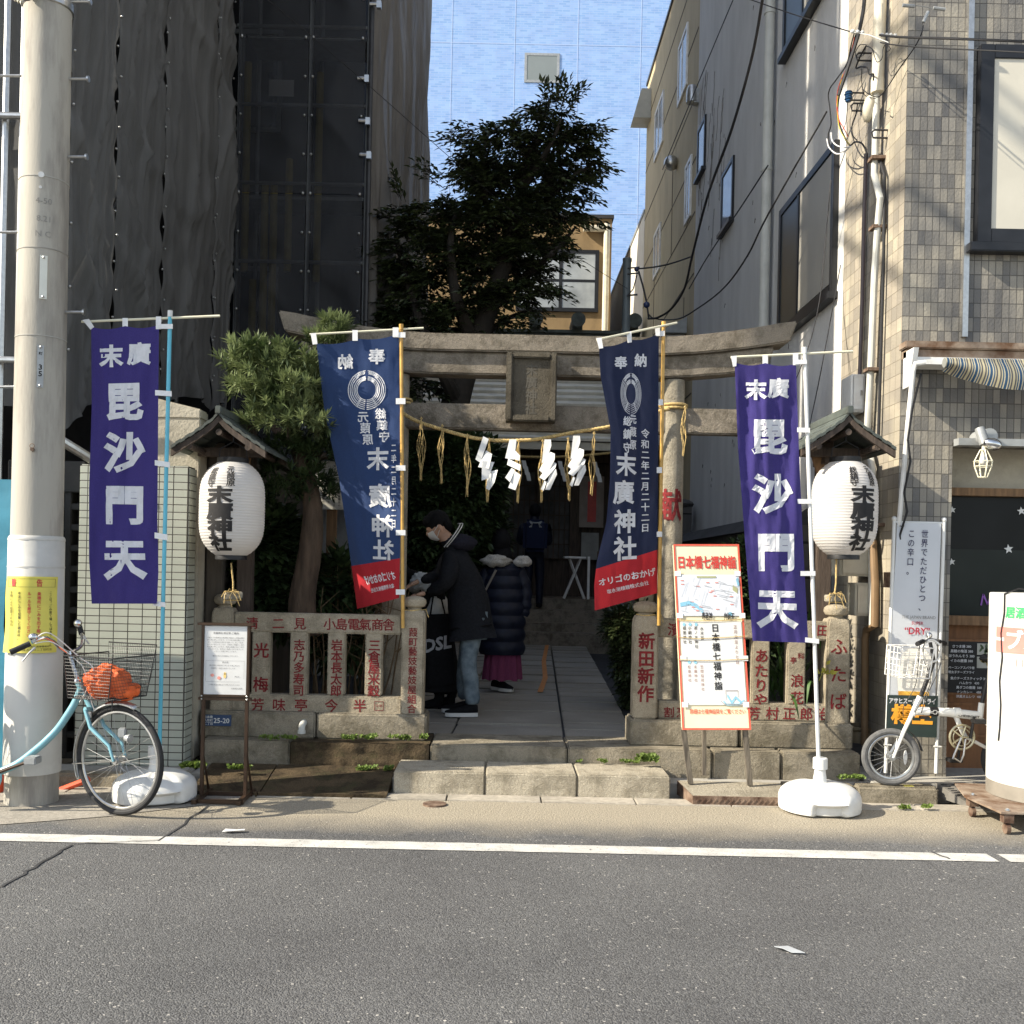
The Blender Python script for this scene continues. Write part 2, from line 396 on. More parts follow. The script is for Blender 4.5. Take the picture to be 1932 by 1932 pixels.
M['tile_side'] = tilemat('cream_brown_tiles', (1, 2), .103, .1032, .0025, (.42, .37, .285), (.27, .245, .2), (.2, .175, .13), r=.5, vary=(2.2, (.8, .8, .84)), bst=.7, nb=50, grime=.45)
M['tile_cream'] = tilemat('cream_tiles', (0, 2), .1, .0525, .0034, (.43, .45, .385), (.39, .41, .35), (.04, .035, .03), r=.3, bst=.5, grime=.25)
M['lattice'] = mat('black_lattice', (.012, .012, .012), .6, .2, 20)
M['pot'] = mat('brown_pot', (.2, .15, .09), .3, .2, 5, c2=(.36, .3, .2))
M['foam_yellow'] = mat('yellow_pipe_cover', (.4, .32, .07), .7, .12, 8)
M['tape_orange'] = mat('orange_tape', (.5, .2, .05), .7, .15, 20)
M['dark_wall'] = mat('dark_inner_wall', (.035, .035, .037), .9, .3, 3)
M['map'] = mat('map_sheet', (.6, .63, .68), .6, .05, 9)
M['cream_board'] = mat('cream_board', (.72, .65, .44), .6, .04, 5)
M['plastic'] = mat('plastic_bag', (.7, .72, .72), .3, .06, 12, trans=.4)
def meshmat(name, c, alpha, fold=1):
    m, nt, p = nodes(name); L = nt.links
    n = ramp(nt, noi(nt, coords(nt, 'Object', (2, 2, .8)), 1.6, 7, .65), .3, .72); col = mixc(nt, n, [x * .78 for x in c], [x * 1.2 for x in c])
    n2 = ramp(nt, noi(nt, coords(nt, 'Object', (14, 14, .25)), 2.5, 3, .5), .58, .7); mm = N(nt, 'Math', operation='MULTIPLY'); mm.inputs[1].default_value = .3; L.new(n2, mm.inputs[0])
    col = mixc(nt, mm.outputs[0], col, [x * 1.6 for x in c])
    L.new(col, p.inputs['Base Color']); p.inputs['Roughness'].default_value = .7; p.inputs['Specular IOR Level'].default_value = .35
    tr = N(nt, 'BsdfTransparent'); mx = N(nt, 'MixShader'); mx.inputs[0].default_value = alpha
    L.new(tr.outputs[0], mx.inputs[1]); L.new(p.outputs[0], mx.inputs[2]); L.new(mx.outputs[0], nt.nodes['Material Output'].inputs[0])
    return m
M['mesh_side'] = meshmat('grey_mesh_sheet', (.1, .1, .099), .93)
M['mesh_front'] = meshmat('dark_mesh_sheet', (.022, .023, .026), .8)
M['mesh_back'] = meshmat('brown_grey_mesh_sheet', (.15, .14, .13), .96)
def asphalt():
    m, nt, p = nodes('asphalt'); L = nt.links; t = coords(nt)
    def vor(sc):
        vo = N(nt, 'TexVoronoi'); vo.inputs['Scale'].default_value = sc; L.new(t, vo.inputs['Vector'])
        rnd = N(nt, 'SeparateColor'); L.new(vo.outputs['Color'], rnd.inputs[0]); return vo, rnd
    vo, rnd = vor(150); v2, r2 = vor(95)
    g = noi(nt, t, 60, 5, .75)
    col = mixc(nt, rnd.outputs[0], (.02, .0205, .0225), (.2, .202, .206)); col = mixc(nt, .6, col, mixc(nt, ramp(nt, g, .3, .7), (.045, .045, .048), (.15, .148, .144)))
    def fleck(r, v, th, c, col):
        a = N(nt, 'Math', operation='GREATER_THAN'); a.inputs[1].default_value = th; L.new(r.outputs[1], a.inputs[0])
        d = N(nt, 'Math', operation='MULTIPLY_ADD'); L.new(r.outputs[2], d.inputs[0]); d.inputs[1].default_value = .5; d.inputs[2].default_value = .12
        e = N(nt, 'Math', operation='LESS_THAN'); L.new(v.outputs['Distance'], e.inputs[0]); L.new(d.outputs[0], e.inputs[1])
        f = N(nt, 'Math', operation='MULTIPLY'); L.new(a.outputs[0], f.inputs[0]); L.new(e.outputs[0], f.inputs[1]); return mixc(nt, f.outputs[0], col, c)
    col = fleck(rnd, vo, .9, (.22, .215, .2), col); col = fleck(r2, v2, .975, (.36, .345, .32), col)
    big = ramp(nt, noi(nt, t, .55, 6, .6), .35, .68); col2 = mixc(nt, big, (.76, .76, .77), (1.14, 1.14, 1.13)); col2 = mixc(nt, ramp(nt, noi(nt, t, 2.3, 3), .66, .74), col2, (.62, .62, .63))
    q = nt.nodes.new('ShaderNodeMix'); q.data_type = 'RGBA'; q.blend_type = 'MULTIPLY'; q.inputs[0].default_value = 1
    L.new(col, q.inputs[6]); L.new(col2, q.inputs[7]); col = q.outputs[2]
    s = sep(nt, t); ad = N(nt, 'Math', operation='MULTIPLY_ADD'); L.new(noi(nt, t, 3, 5), ad.inputs[0]); ad.inputs[1].default_value = .35; L.new(s[1], ad.inputs[2])
    dust = ramp(nt, ad.outputs[0], 5.95, 6.4)
    dm = N(nt, 'Math', operation='MULTIPLY'); dm.inputs[1].default_value = .88; L.new(dust, dm.inputs[0])
    dc = mixc(nt, ramp(nt, noi(nt, t, 90, 4, .7), .3, .7), (.17, .15, .115), (.52, .455, .345))
    L.new(mixc(nt, dm.outputs[0], col, dc), p.inputs['Base Color']); p.inputs['Roughness'].default_value = .8; p.inputs['Specular IOR Level'].default_value = .35
    h = N(nt, 'Math', operation='MULTIPLY_ADD'); L.new(vo.outputs['Distance'], h.inputs[0]); h.inputs[1].default_value = -.8; L.new(noi(nt, t, 70, 4, .7), h.inputs[2])
    bump(nt, p, h.outputs[0], .6, .01)
    return m
M['asphalt'] = asphalt()
def linemat():
    m, nt, p = nodes('white_line_paint'); L = nt.links; t = coords(nt)
    col = mixc(nt, ramp(nt, noi(nt, t, 7, 6, .65), .4, .7), (.54, .53, .5), (.36, .355, .335))
    w1 = ramp(nt, noi(nt, t, 38, 5, .75), .6, .66); col = mixc(nt, w1, col, (.13, .128, .124))
    L.new(col, p.inputs['Base Color']); p.inputs['Roughness'].default_value = .8; bump(nt, p, noi(nt, t, 95, 5, .75), .5, .01); return m
M['line'] = linemat()
def awning():
    m, nt, p = nodes('striped_awning'); L = nt.links; s = sep(nt, coords(nt))
    wv = N(nt, 'TexWave'); wv.bands_direction = 'X'; wv.inputs['Scale'].default_value = 3.4
    L.new(comb(nt, s[0], s[0]), wv.inputs['Vector'])
    w2 = N(nt, 'TexWave'); w2.bands_direction = 'X'; w2.inputs['Scale'].default_value = 13.6; L.new(comb(nt, s[0], s[0]), w2.inputs['Vector'])
    a = ramp(nt, wv.outputs[1], .45, .55); c = mixc(nt, ramp(nt, w2.outputs[1], .75, .8), (.03, .085, .17), (.55, .5, .36)); d = mixc(nt, ramp(nt, w2.outputs[1], .6, .66), (.5, .45, .3), (.1, .1, .11))
    L.new(mixc(nt, a, c, d), p.inputs['Base Color']); p.inputs['Roughness'].default_value = .8
    tr = N(nt, 'BsdfTranslucent'); L.new(mixc(nt, a, c, d), tr.inputs[0]); mx = N(nt, 'MixShader'); mx.inputs[0].default_value = .3
    L.new(p.outputs[0], mx.inputs[1]); L.new(tr.outputs[0], mx.inputs[2]); L.new(mx.outputs[0], nt.nodes['Material Output'].inputs[0])
    return m
M['awning'] = awning()
M['paving'] = None
def paving():
    m, nt, p = nodes('path_granite'); L = nt.links; t = coords(nt)
    sp = ramp(nt, noi(nt, t, 200, 3), .35, .65); col = mixc(nt, sp, (.2, .185, .16), (.36, .335, .29))
    big = ramp(nt, noi(nt, t, 2.2, 5), .3, .75); col = mixc(nt, big, col, (.2, .18, .15))
    L.new(col, p.inputs['Base Color']); p.inputs['Roughness'].default_value = .8
    bump(nt, p, noi(nt, t, 60, 5), .3, .01); return m
M['paving'] = paving()

M['plaque'] = stone('dark_plaque_stone', (.1, .086, .064), .6, .1, .4)
M['skirt'] = mat('dirty_cement', (.2, .18, .15), .8, .15, 5, stain=.4)
M['leg_wood'] = mat('dark_leg_wood', (.13, .11, .085), .85, .4, 6, b=.4, bs=30, sc=(8, 8, .5))
M['shop_glass'] = glass('dark_shop_glass', (.008, .009, .01), .25, .15)

M['sign_white'] = mat('scuffed_white_sign', (.56, .55, .52), .45, .05, 3, stain=.35, stc=(.4, .37, .32), sts=2.2, sc=(1, 1, .4))

M['dull_glass'] = glass('curtained_glass', (.035, .045, .045), .3, .25)
# ---------------------------------------------------------------- ground, road, kerbs
def struct(b, name, m, **k):
    o = b.obj(name, m, **k); o['kind'] = 'structure'; return o
b = B(); b.add([(-250, -60, -.06), (250, -60, -.06), (250, 300, -.06), (-250, 300, -.06)], [(0, 1, 2, 3)]); struct(b, 'ground', M['concrete'])
b = B(); b.grid(lambda u, v: (-30 + 60 * u, -8 + 14.66 * v, 0), 2, 2); struct(b, 'road', M['asphalt'])
def lineY(x): return 0.0
b = B(); random.seed(3)
xs = [-6 + i * .06 for i in range(201)]
edge = []
for i, x in enumerate(xs):
    j = noise.noise(Vector((x * 9, 0, 0))) * .006; k = noise.noise(Vector((x * 9, 5, 0))) * .006
    edge.append(((x, 5.475 + j, .004), (x, 5.63 + k, .004)))
for a, c in zip(edge, edge[1:]):
    xm = (a[0][0] + c[0][0]) / 2
    if -2.13 < xm < -2.10 or 2.71 < xm < 2.76: continue
    b.add([a[0], c[0], c[1], a[1]], [(0, 1, 2, 3)])
struct(b, 'road_marking', M['line'])
def ribbon(b, pts, wd, z):
    for p, q in zip(pts, pts[1:]):
        d = Vector((q[0] - p[0], q[1] - p[1], 0)); n = Vector((-d.y, d.x, 0)).normalized() * wd / 2
        p3, q3 = Vector((p[0], p[1], z)), Vector((q[0], q[1], z)); b.add([p3 - n, q3 - n, q3 + n, p3 + n], [(0, 1, 2, 3)])
def jag(p, q, n, a):
    r = []
    for i in range(n + 1):
        t = i / n; r.append((p[0] + (q[0] - p[0]) * t + random.uniform(-a, a), p[1] + (q[1] - p[1]) * t + random.uniform(-a, a)))
    return r
b = B()
p0, p1, p2, p3 = G(395, 1521), G(298, 1588), G(135, 1594), G(0, 1676)
ribbon(b, jag(p0, p1, 9, .012), .013, .0045); ribbon(b, jag(p2, p3, 14, .012), .016, .0045); ribbon(b, jag(p1, p2, 10, .006), .007, .0085); ribbon(b, jag(p3, (-3.6, 3.6), 14, .012), .014, .0045)
ribbon(b, jag(G(1757, 1610), G(1790, 1622), 5, .006), .012, .0085)
struct(b, 'road_crack', M['dark_wall'])
b = B(); b.add([(-9, 5.75, .004), (-2.95, 5.75, .004), (-2.3, 6.05, .004), (-1.62, 6.55, .004), (-1.62, 6.66, .004), (-9, 6.66, .004)], [tuple(range(6))]); struct(b, 'concrete_apron', M['asphalt_patch'])
b = B()
for i in range(30):
    x = -9 + .62 * i; b.box(x, x + .612, 6.66, 6.84, -.05, .006)
struct(b, 'gutter', M['gutter'], bevel=.004)
b = B(); b.box(-9, -2.12, 6.95, 7.2, -.05, .085); b.box(-9, -3.3, 7.2, 9.5, -.05, .085)
struct(b, 'pavement', M['concrete'], bevel=.01)
b = B(); b.box(2.62, 9, 7.12, 9.5, -.05, .084); b.box(-2.12, 2.62, 7.06, 7.3, -.05, .06); struct(b, 'pavement', M['concrete'], bevel=.006)
b = B()
for x0, x1, y in ((-9, -4.2, 6.84), (-4.18, -3.6, 6.84), (-3.58, -2.98, 6.84), (-2.96, -2.36, 6.84), (-2.34, -2.08, 6.84), (1.95, 2.45, 6.98), (2.46, 3.02, 6.98), (3.74, 9, 6.98)):
    b.box(x0, x1, y, y + .13, -.05, .088)
struct(b, 'kerb', M['kerb'], bevel=.018, seg=3)
# three step stones in front of the shrine approach
xs = [-.69, -.076, .54, 1.165]
for i, lab in enumerate(('pale granite step stone at the road, left one of three, half in shade', 'pale granite step stone at the road, middle one of three', 'pale granite step stone at the road, right one of three, beside the gap')):
    b = B(); b.box(xs[i] + .003, xs[i + 1] - .003, 6.84, 7.262, -.02, .152)
    o = b.obj('step_stone', M['step'], bevel=.009, seg=3, loc=((xs[i] + xs[i + 1]) / 2, 7.05, 0)); tag(o, lab, 'step', 'granite step stones')
# lower course that carries fence and path edge
cuts = [-2.11, -1.47, -.48, .5, 1.53, 2.02, 2.585]
for i in range(6):
    b = B(); x0, x1 = cuts[i] + .004, cuts[i + 1] - .004
    if i == 1:
        b.grid(lambda u, v: (x0 + (x1 - x0) * u, 7.27 + .016 * noise.noise(Vector((u * 12, v * 5, 1))) - .004, -.02 + .28 * v), 40, 12)
        b.box(x0, x1, 7.285, 7.80, -.02, .258)
        struct(b, 'stone_course', M['wetstone'], bevel=0)
    else:
        b.box(x0, x1, 7.27, 7.80, -.02, .26 if i != 4 else .257); struct(b, 'stone_course', M['kerb'] if i != 2 else M['kerb'], bevel=.012, seg=2)
# ramp plates
t = thing('ramp_plate', 'wet brown rubbery ramp plate with a studded edge, left of the step stones', 'ramp', (-1.2, 6.9, 0), 'kerb ramps')
for k, (x0, x1) in enumerate(((-2.02, -1.56), (-1.55, -.72))):
    b = B(); b.add([(x0, 6.68, .004), (x1, 6.68, .004), (x1, 7.26, .1), (x0, 7.26, .1), (x0, 6.68, -.01), (x1, 6.68, -.01), (x1, 7.26, -.01), (x0, 7.26, -.01)],
        [(0, 1, 2, 3), (4, 5, 1, 0), (0, 3, 7, 4), (1, 5, 6, 2)])
    b.box(x0, x1, 6.672, 6.70, -.01, .028)
    n = int((x1 - x0) / .045)
    for i in range(n): b.obox((x0 + .03 + i * .045, 6.674, .016), (.012, 0, .009), (0, .004, 0), (-.002, 0, .003))
    b.obj('plate', M['wetstone'], t)
t = thing('ramp_plate', 'speckled grey ramp plate with a rusty treaded edge under the pilgrimage board', 'ramp', (1.6, 6.9, 0), 'kerb ramps')
b = B(); x0, x1 = 1.235, 1.93
b.add([(x0 + .05, 6.70, .055), (x1, 6.70, .055), (x1, 7.0, .095), (x0, 7.0, .095), (x0 + .05, 6.7, 0), (x1, 6.7, 0), (x1, 7.0, 0), (x0, 7.0, 0)], [(0, 1, 2, 3), (4, 5, 1, 0), (0, 3, 7, 4), (1, 5, 6, 2)])
b.obj('plate', M['stone'], t)
b = B(); b.box(x0 + .05, x1, 6.685, 6.70, 0, .06)
for i in range(17): b.obox((x0 + .08 + i * .037, 6.684, .03), (.012, 0, .012), (0, .003, 0), (-.003, 0, .003))
b.add([(x0 + .05, 6.69, 0), (x0, 7.0, 0), (x0, 7.0, .098), (x0 + .05, 6.69, .06)], [(0, 1, 2, 3)])
b.obj('treaded_edge', M['rust'], t)
# approach path of granite slabs, rising slightly
def pz(y): return .255 + (y - 7.8) * .0125
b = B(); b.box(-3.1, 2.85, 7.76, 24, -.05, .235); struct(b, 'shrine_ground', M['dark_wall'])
b = B(); random.seed(11)
cols = [(-.98, -.36), (-.345, .50), (.52, 1.06)]
for ci, (xa, xb) in enumerate(cols):
    y = 7.80 + (0, .0, .0)[ci]
    while y < 16.0:
        L = random.uniform(.3, .75); y1 = min(y + L, 16.1)
        def X(x, yy): return x + (yy - 7.8) * (.0 if ci == 0 else .035 if x > .5 else .0)
        def Xl(x, yy): return x + (yy - 7.8) * .036 * (1 if x > -.5 else .4)
        e = .011; dz = random.uniform(-.006, .006)
        q = [(Xl(xa, y), y + e), (Xl(xb, y), y + e), (Xl(xb, y1), y1 - e), (Xl(xa, y1), y1 - e)]
        b.prism([(p[0], p[1], .2) for p in q], (0, 0, pz(y) - .2 + dz))
        y = y1
struct(b, 'path', M['paving'], bevel=.006)
b = B(); random.seed(5)
pts = [W(1032, 1219, 16.05), W(1026, 1245, 13.5), W(1029, 1270, 11.6), W(1019, 1300, 10.35)]
def onp(p): return (p.x, p.y, pz(p.y) + .004)
for p, q in zip(pts, pts[1:]):
    p, q = Vector(onp(p)), Vector(onp(q)); n = Vector((.028, 0, 0)); b.add([p - n, p + n, q + n, q - n], [(0, 1, 2, 3)])
o = b.obj('guide_tape', M['tape_orange'], loc=(pts[1].x, pts[1].y, pz(13)))
tag(o, 'strip of orange guide tape running along the stone shrine path', 'tape')
for i in range(len(o.data.vertices)): pass
# steps up to the shrine
b = B()
for k, (y, z) in enumerate(((16.1, .55), (16.5, .68), (16.9, .88), (17.3, 1.06))):
    b.box(-.9 + .0 * k, 2.3, y, 20.5 - .01 * k, .1, z)
struct(b, 'shrine_steps', M['stone_d'], bevel=.02)
# ---------------------------------------------------------------- helper for wall openings on a plane x = const (side walls)
def sidewin(par, X, q, fm, pm, fw=.05, dep=.05, proud=.02, bars=(), hb=(), name='window'):
    """q: y0 (near), y1 (far), z0, z1"""
    y0, y1, z0, z1 = q; xa, xb = X - proud, X + dep
    f = B()
    f.box(xa, xb, y0, y0 + fw, z0, z1); f.box(xa, xb, y1 - fw, y1, z0, z1); f.box(xa, xb, y0 + fw, y1 - fw, z0, z0 + fw); f.box(xa, xb, y0 + fw, y1 - fw, z1 - fw, z1)
    for t in bars: f.box(xa + .004, xb, y0 + (y1 - y0) * t - fw * .4, y0 + (y1 - y0) * t + fw * .4, z0 + fw, z1 - fw)
    for t in hb: f.box(xa + .004, xb, y0 + fw, y1 - fw, z0 + (z1 - z0) * t - fw * .3, z0 + (z1 - z0) * t + fw * .3)
    o = f.obj(name, fm, par, bevel=.004)
    g = B(); g.box(X - proud + .012, X - proud + .02, y0 + fw * .8, y1 - fw * .8, z0 + fw * .8, z1 - fw * .8); g.obj('pane', pm, o); return o
def frontwin(par, Y, q, fm, pm, fw=.05, proud=.03, bars=(), hb=(), name='window'):
    x0, x1, z0, z1 = q; f = B(); ya, yb = Y - proud, Y + .06
    f.box(x0, x0 + fw, ya, yb, z0, z1); f.box(x1 - fw, x1, ya, yb, z0, z1); f.box(x0 + fw, x1 - fw, ya, yb, z0, z0 + fw); f.box(x0 + fw, x1 - fw, ya, yb, z1 - fw, z1)
    for t in bars: f.box(x0 + (x1 - x0) * t - fw * .45, x0 + (x1 - x0) * t + fw * .45, ya + .004, yb, z0 + fw, z1 - fw)
    for t in hb: f.box(x0 + fw, x1 - fw, ya + .006, yb, z0 + (z1 - z0) * t - fw * .35, z0 + (z1 - z0) * t + fw * .35)
    o = f.obj(name, fm, par, bevel=.004)
    g = B(); g.box(x0 + fw * .8, x1 - fw * .8, Y - proud + .012, Y - proud + .02, z0 + fw * .8, z1 - fw * .8); g.obj('pane', pm, o); return o
# ---------------------------------------------------------------- far blue tiled building
t = thing('tiled_building', 'tall pale blue tiled building closing the view behind the shrine', 'building', (0, 40, 0))
b = B(); b.box(-26, 14, 40, 52, 0, 62); b.obj('wall', M['blue_tile'], t)
b = B(); x = W(850, 200, 40).x
for i in range(-5, 6): b.box(x + i * 2.46 - .012, x + i * 2.46 + .012, 39.992, 40.0, 0, 62)
for z in (9.0, 15.55, 22.1, 28.6): b.box(-26, 14, 39.993, 40.0, z, z + .02)
b.obj('panel_joint', mat('joint_trim', (.38, .48, .68), .5, .05), t)
a, c = W(990, 100, 40), W(1055, 157, 40)
frontwin(t, 40, (a.x, c.x, c.z, a.z), M['grey_metal'], mat('frosted_glass', (.2, .225, .225), .25, .06, 1), .1, .03)
# ---------------------------------------------------------------- row of buildings on the right
XG = 2.88
t = thing('tan_building', 'tan panelled building whose side faces the shrine, pale window frames', 'building', (XG, 18, 0))
b = B(); b.box(XG, 9, 15.75, 21.6, 0, 11.8); b.obj('wall', M['tan'], t)
b = B(); b.box(XG - .03, 9, 15.74, 21.62, 11.8, 11.86); b.obj('roof_edge', M['dark_metal'], t)
b = B()
for z in (11.0, 9.95, 8.95, 7.95, 7.1, 6.15, 5.2, 4.3): b.box(XG - .006, XG, 15.8, 21.6, z, z + .022)
for y, z0, z1 in ((18.0, 7.1, 8.7), (20.0, 6, 8.0), (16.6, 3.5, 6), (19.9, 2, 4.6)): b.box(XG - .008, XG, y, y + .022, z0, z1)
b.obj('panel_joint', mat('dark_joint', (.09, .075, .05), .8), t)
def sw(pts, **k):
    P = [SX(*p, XG) for p in pts]; return (min(p.y for p in P), max(p.y for p in P), min(p.z for p in P), max(p.z for p in P))
wf, wp = M['white_metal'], mat('grey_pane', (.2, .22, .25), .15, .1, 2, spec=.7)
for pts in (((1300, 40), (1280, 205)), ((1254, 168), (1236, 308)), ((1307, 290), (1293, 428)), ((1248, 418), (1234, 530))):
    q = sw(pts); sidewin(t, XG, q, wf, wp, .07, .05, .03, bars=(.55,))
b = B(); p = SX(1277, 308, XG); b.ell((XG - .1, p.y, p.z), (.13, .12, .13)); b.obj('vent_hood', M['steel'], t)
b = B(); p = SX(1221, 222, XG); b.prism([(XG - .36, 21.0, p.z - .25), (XG, 21.0, p.z - .25), (XG, 21.0, p.z + .35), (XG - .2, 21.0, p.z + .35)], (0, .5, 0)); b.obj('exhaust_box', M['grey_pipe'], t)
a, c = SX(1300, 545, XG), SX(1236, 640, XG)
b = B(); b.box(XG - .35, XG, 16.4, 18.8, 3.6, 5.35); o = b.obj('bay_window', M['white_metal'], t, bevel=.01)
b = B(); b.box(XG - .34, XG - .05, 16.394, 16.4, 3.75, 5.1); b.box(XG - .356, XG - .35, 17.1, 18.6, 3.8, 5.1); b.obj('pane', M['glass'], o)
b = B(); b.prism([(XG - .45, 16.3, 5.36), (XG, 16.3, 5.62), (XG, 16.3, 5.36)], (0, 2.6, 0)); b.obj('canopy', M['grey_metal'], t)
t = thing('white_building', 'low white building wedged behind the tan one, lit side wall', 'building', (XG, 25, 0))
b = B(); b.box(XG + .002, 8, 21.66, 34, 0, 9.15); b.obj('wall', M['cream'], t)
b = B(); b.box(XG - .02, 8, 21.66, 34, 9.15, 9.22); b.obj('roof_edge', M['grey_metal'], t)
t = thing('grey_building', 'grey rendered building with creeper traces, side wall along the alley', 'building', (XG, 12, 0))
b = B(); b.box(XG, 9, 8.72, 15.74, 0, 16); b.obj('wall', M['grey_wall'], t)
q1 = (8.93, 10.72, 4.0, 5.33); q2 = (8.93, 10.74, 6.95, 8.4)
for q in (q1, q2):
    o = sidewin(t, XG, q, M['frame_black'], M['dull_glass'], .075, .05, .05, bars=(.62,))
    y0, y1, z0, z1 = q; b = B(); b.box(XG - .043, XG - .0385, y0 + .09, y0 + (y1 - y0) * .58, z0 + .09, z1 - .09); b.obj('blind', mat('pale_blind', (.3, .285, .25), .5, .05, 2), o)
    b = B(); b.box(XG - .085, XG, y0 - .03, y1 + .03, z0 - .06, z0 - .002); b.obj('sill', M['frame_black'], t)
for pts in (((1387, 292), (1362, 444)), ((1333.5, 215), (1317, 342))):
    P = [SX(*p, XG) for p in pts]; y0, y1 = min(p.y for p in P), max(p.y for p in P); zs = [p.z for p in P]
    z1 = P[0].z; z0 = P[1].z
    o = sidewin(t, XG, (y0, y1, z0, z1), M['frame_black'], M['glass_sky'], .06, .05, .03)
    b = B(); b.box(XG - .07, XG, y0 - .02, y1 + .02, z0 - .05, z0 - .002); b.obj('sill', M['frame_black'], t)
b = B(); b.cyl((XG - .09, 11.1, 3.0), (XG - .09, 11.1, 16), .055)
for z in (4.2, 5.9, 7.6, 9.3): b.cyl((XG - .09, 11.1, z), (XG - .09, 11.1, z + .03), .062)
b.obj('drainpipe', M['grey_pipe'], t)
b = B(); p = SX(1318, 182, XG); b.lathe([(.0, .17), (.06, .16), (.085, .1), (.09, 0), (.09, -.1)], (XG - .1, p.y, p.z), 14); b.box(XG - .08, XG, p.y - .07, p.y + .07, p.z - .12, p.z + .1); b.obj('vent_hood', M['steel'], t)
b = B(); random.seed(21)                                 # dead creeper stems
for k in range(26):
    p = SX(random.uniform(1322, 1372), random.uniform(120, 420), XG); pts = []
    for i in range(7):
        pts.append((XG - .004, p.y + random.uniform(-.03, .03) + i * .03, p.z - i * random.uniform(.06, .14)))
    b.tube(pts, .004, 3)
for k in range(60):
    y, z = random.uniform(9, 15.5), random.uniform(2.6, 8.5); a = random.uniform(-1, 1)
    b.tube([(XG - .003, y, z), (XG - .003, y + .06 * a, z + .05), (XG - .003, y + .1 * a, z + .02)], .0035, 3)
b.obj('dead_creeper', mat('creeper_stem', (.2, .19, .18), .9), t)
t = thing('block_wall', 'dark old stone wall with tile coping along the alley, behind the torii', 'wall', (2.6, 12, 0))
b = B(); b.box(2.5, 2.72, 8.75, 15.5, .1, 1.95); b.obj('wall', M['block'], t)
b = B(); b.prism([(2.42, 8.75, 1.95), (2.8, 8.75, 1.95), (2.61, 8.75, 2.1)], (0, 6.75, 0)); b.obj('coping', M['dark_wall'], t)
b = B(); b.box(2.44, 2.78, 15.0, 15.5, 1.9, 2.5); b.ell((2.6, 15.25, 2.55), (.25, .35, .09)); b.obj('gate_pier', M['block'], t)
b = B(); b.tube([(2.47, 8.8, 1.83), (2.47, 14.8, 1.83)], .013); b.obj('pipe', M['grey_pipe'], t)
# ---------------------------------------------------------------- ochre building behind the tree
t = thing('ochre_building', 'ochre house wall with a dark framed window behind the big tree', 'building', (0, 24, 0))
a = W(1155, 413, 24); b = B(); b.box(-4.5, a.x, 24, 30, 0, a.z); b.obj('wall', M['ochre'], t)
b = B(); b.box(-4.5, a.x + .04, 23.95, 30.05, a.z, a.z + .08); b.obj('roof_edge', M['dark_wall'], t)
b = B(); b.box(-1.2, 1.3, 26, 29, a.z + .1, a.z + .8); b.obj('roof_unit', M['cream'], t)
p, q = W(975, 470, 24), W(1128, 590, 24)
o = frontwin(t, 24, (p.x, q.x, q.z, p.z), M['frame_black'], mat('bright_pane', (.34, .37, .39), .12, .35, 1.2, spec=.8), .09, .06, bars=(.54,), hb=(.5,))
x = W(1143, 500, 24).x; b = B(); b.tube([(x - .55, 23.9, W(1130, 434, 24).z), (x - .05, 23.9, W(1130, 434, 24).z)], .08, 10); b.tube([(x, 23.9, 2), (x, 23.9, W(1143, 425, 24).z)], .075, 10); b.obj('drainpipe', M['cream_metal'], t)
# ---------------------------------------------------------------- shrine hall
t = thing('shrine_hall', 'low shrine hall with green copper ridge and dark wooden front', 'shrine', (.6, 19, 1))
zr, ze = 6.28, 3.75
b = B()
n = 17
for i in range(n):
    a0, a1 = i / n, (i + 1) / n
    y0, y1 = 17.4 + 4.1 * a0, 17.4 + 4.1 * a1; z0 = ze + (zr - ze) * (a0 ** 1.08); z1 = ze + (zr - ze) * (a1 ** 1.08)
    b.prism([(-2.6, y0 - .05, z0 + .035), (2.8, y0 - .05, z0 + .035), (2.8, y1, z1), (-2.6, y1, z1)], (0, 0, -.05))
b.box(-2.6, 2.8, 17.4, 17.5, ze - .16, ze - .03)
b.obj('roof', M['roof_tile'], t)
b = B(); b.box(-2.6, 2.8, 21.35, 21.75, zr - .06, zr + .2); b.box(-2.6, 2.8, 21.28, 21.82, zr + .21, zr + .27)
b.obj('ridge', M['copper'], t)
for px in (1010, 1088, 1192):
    x = W(px, 610, 21.5).x; b = B(); b.cyl((x, 21.0, zr + .42), (x, 21.9, zr + .46), .13, .13, 16); b.cyl((x, 20.985, zr + .42), (x, 21.0, zr + .42), .15, .15, 16)
    b.box(x - .11, x + .11, 21.3, 21.8, zr + .27, zr + .36); b.obj('ridge_ornament', M['copper'], t)
b = B(); b.box(-2.4, 2.6, 19.2, 19.4, .9, 4.2)
for x in (-2.3, -1.0, -.05, 1.35, 2.45): b.box(x - .09, x + .09, 19.0, 19.2, .9, 4.2)
b.box(-2.4, 2.6, 19.0, 19.25, 3.55, 3.75); b.obj('wall', M['wood_dark'], t)
for x0 in (-.0, .66):
    b = B(); x1 = x0 + .62
    for i in range(7): b.box(x0 + i * .1, x0 + i * .1 + .02, 19.12, 19.16, 1.75, 3.4)
    for i in range(7): b.box(x0, x1, 19.125, 19.155, 1.75 + i * .27, 1.77 + i * .27)
    o = b.obj('lattice_door', M['wood_dark'], t); b = B(); b.box(x0, x1, 19.165, 19.18, 1.75, 3.4); b.obj('paper_pane', mat('old_paper', (.09, .085, .08), .8, .4, 2.5), o)
b = B(); b.box(-.6, -.2, 19.0, 19.02, 2.0, 3.2); b.obj('poster', mat('dark_red_board', (.06, .02, .02), .7), t)
b = B(); b.box(1.43, 1.88, 18.98, 19.0, 2.35, 3.3); o = b.obj('poster', mat('poster_paper', (.3, .25, .22), .7), t)
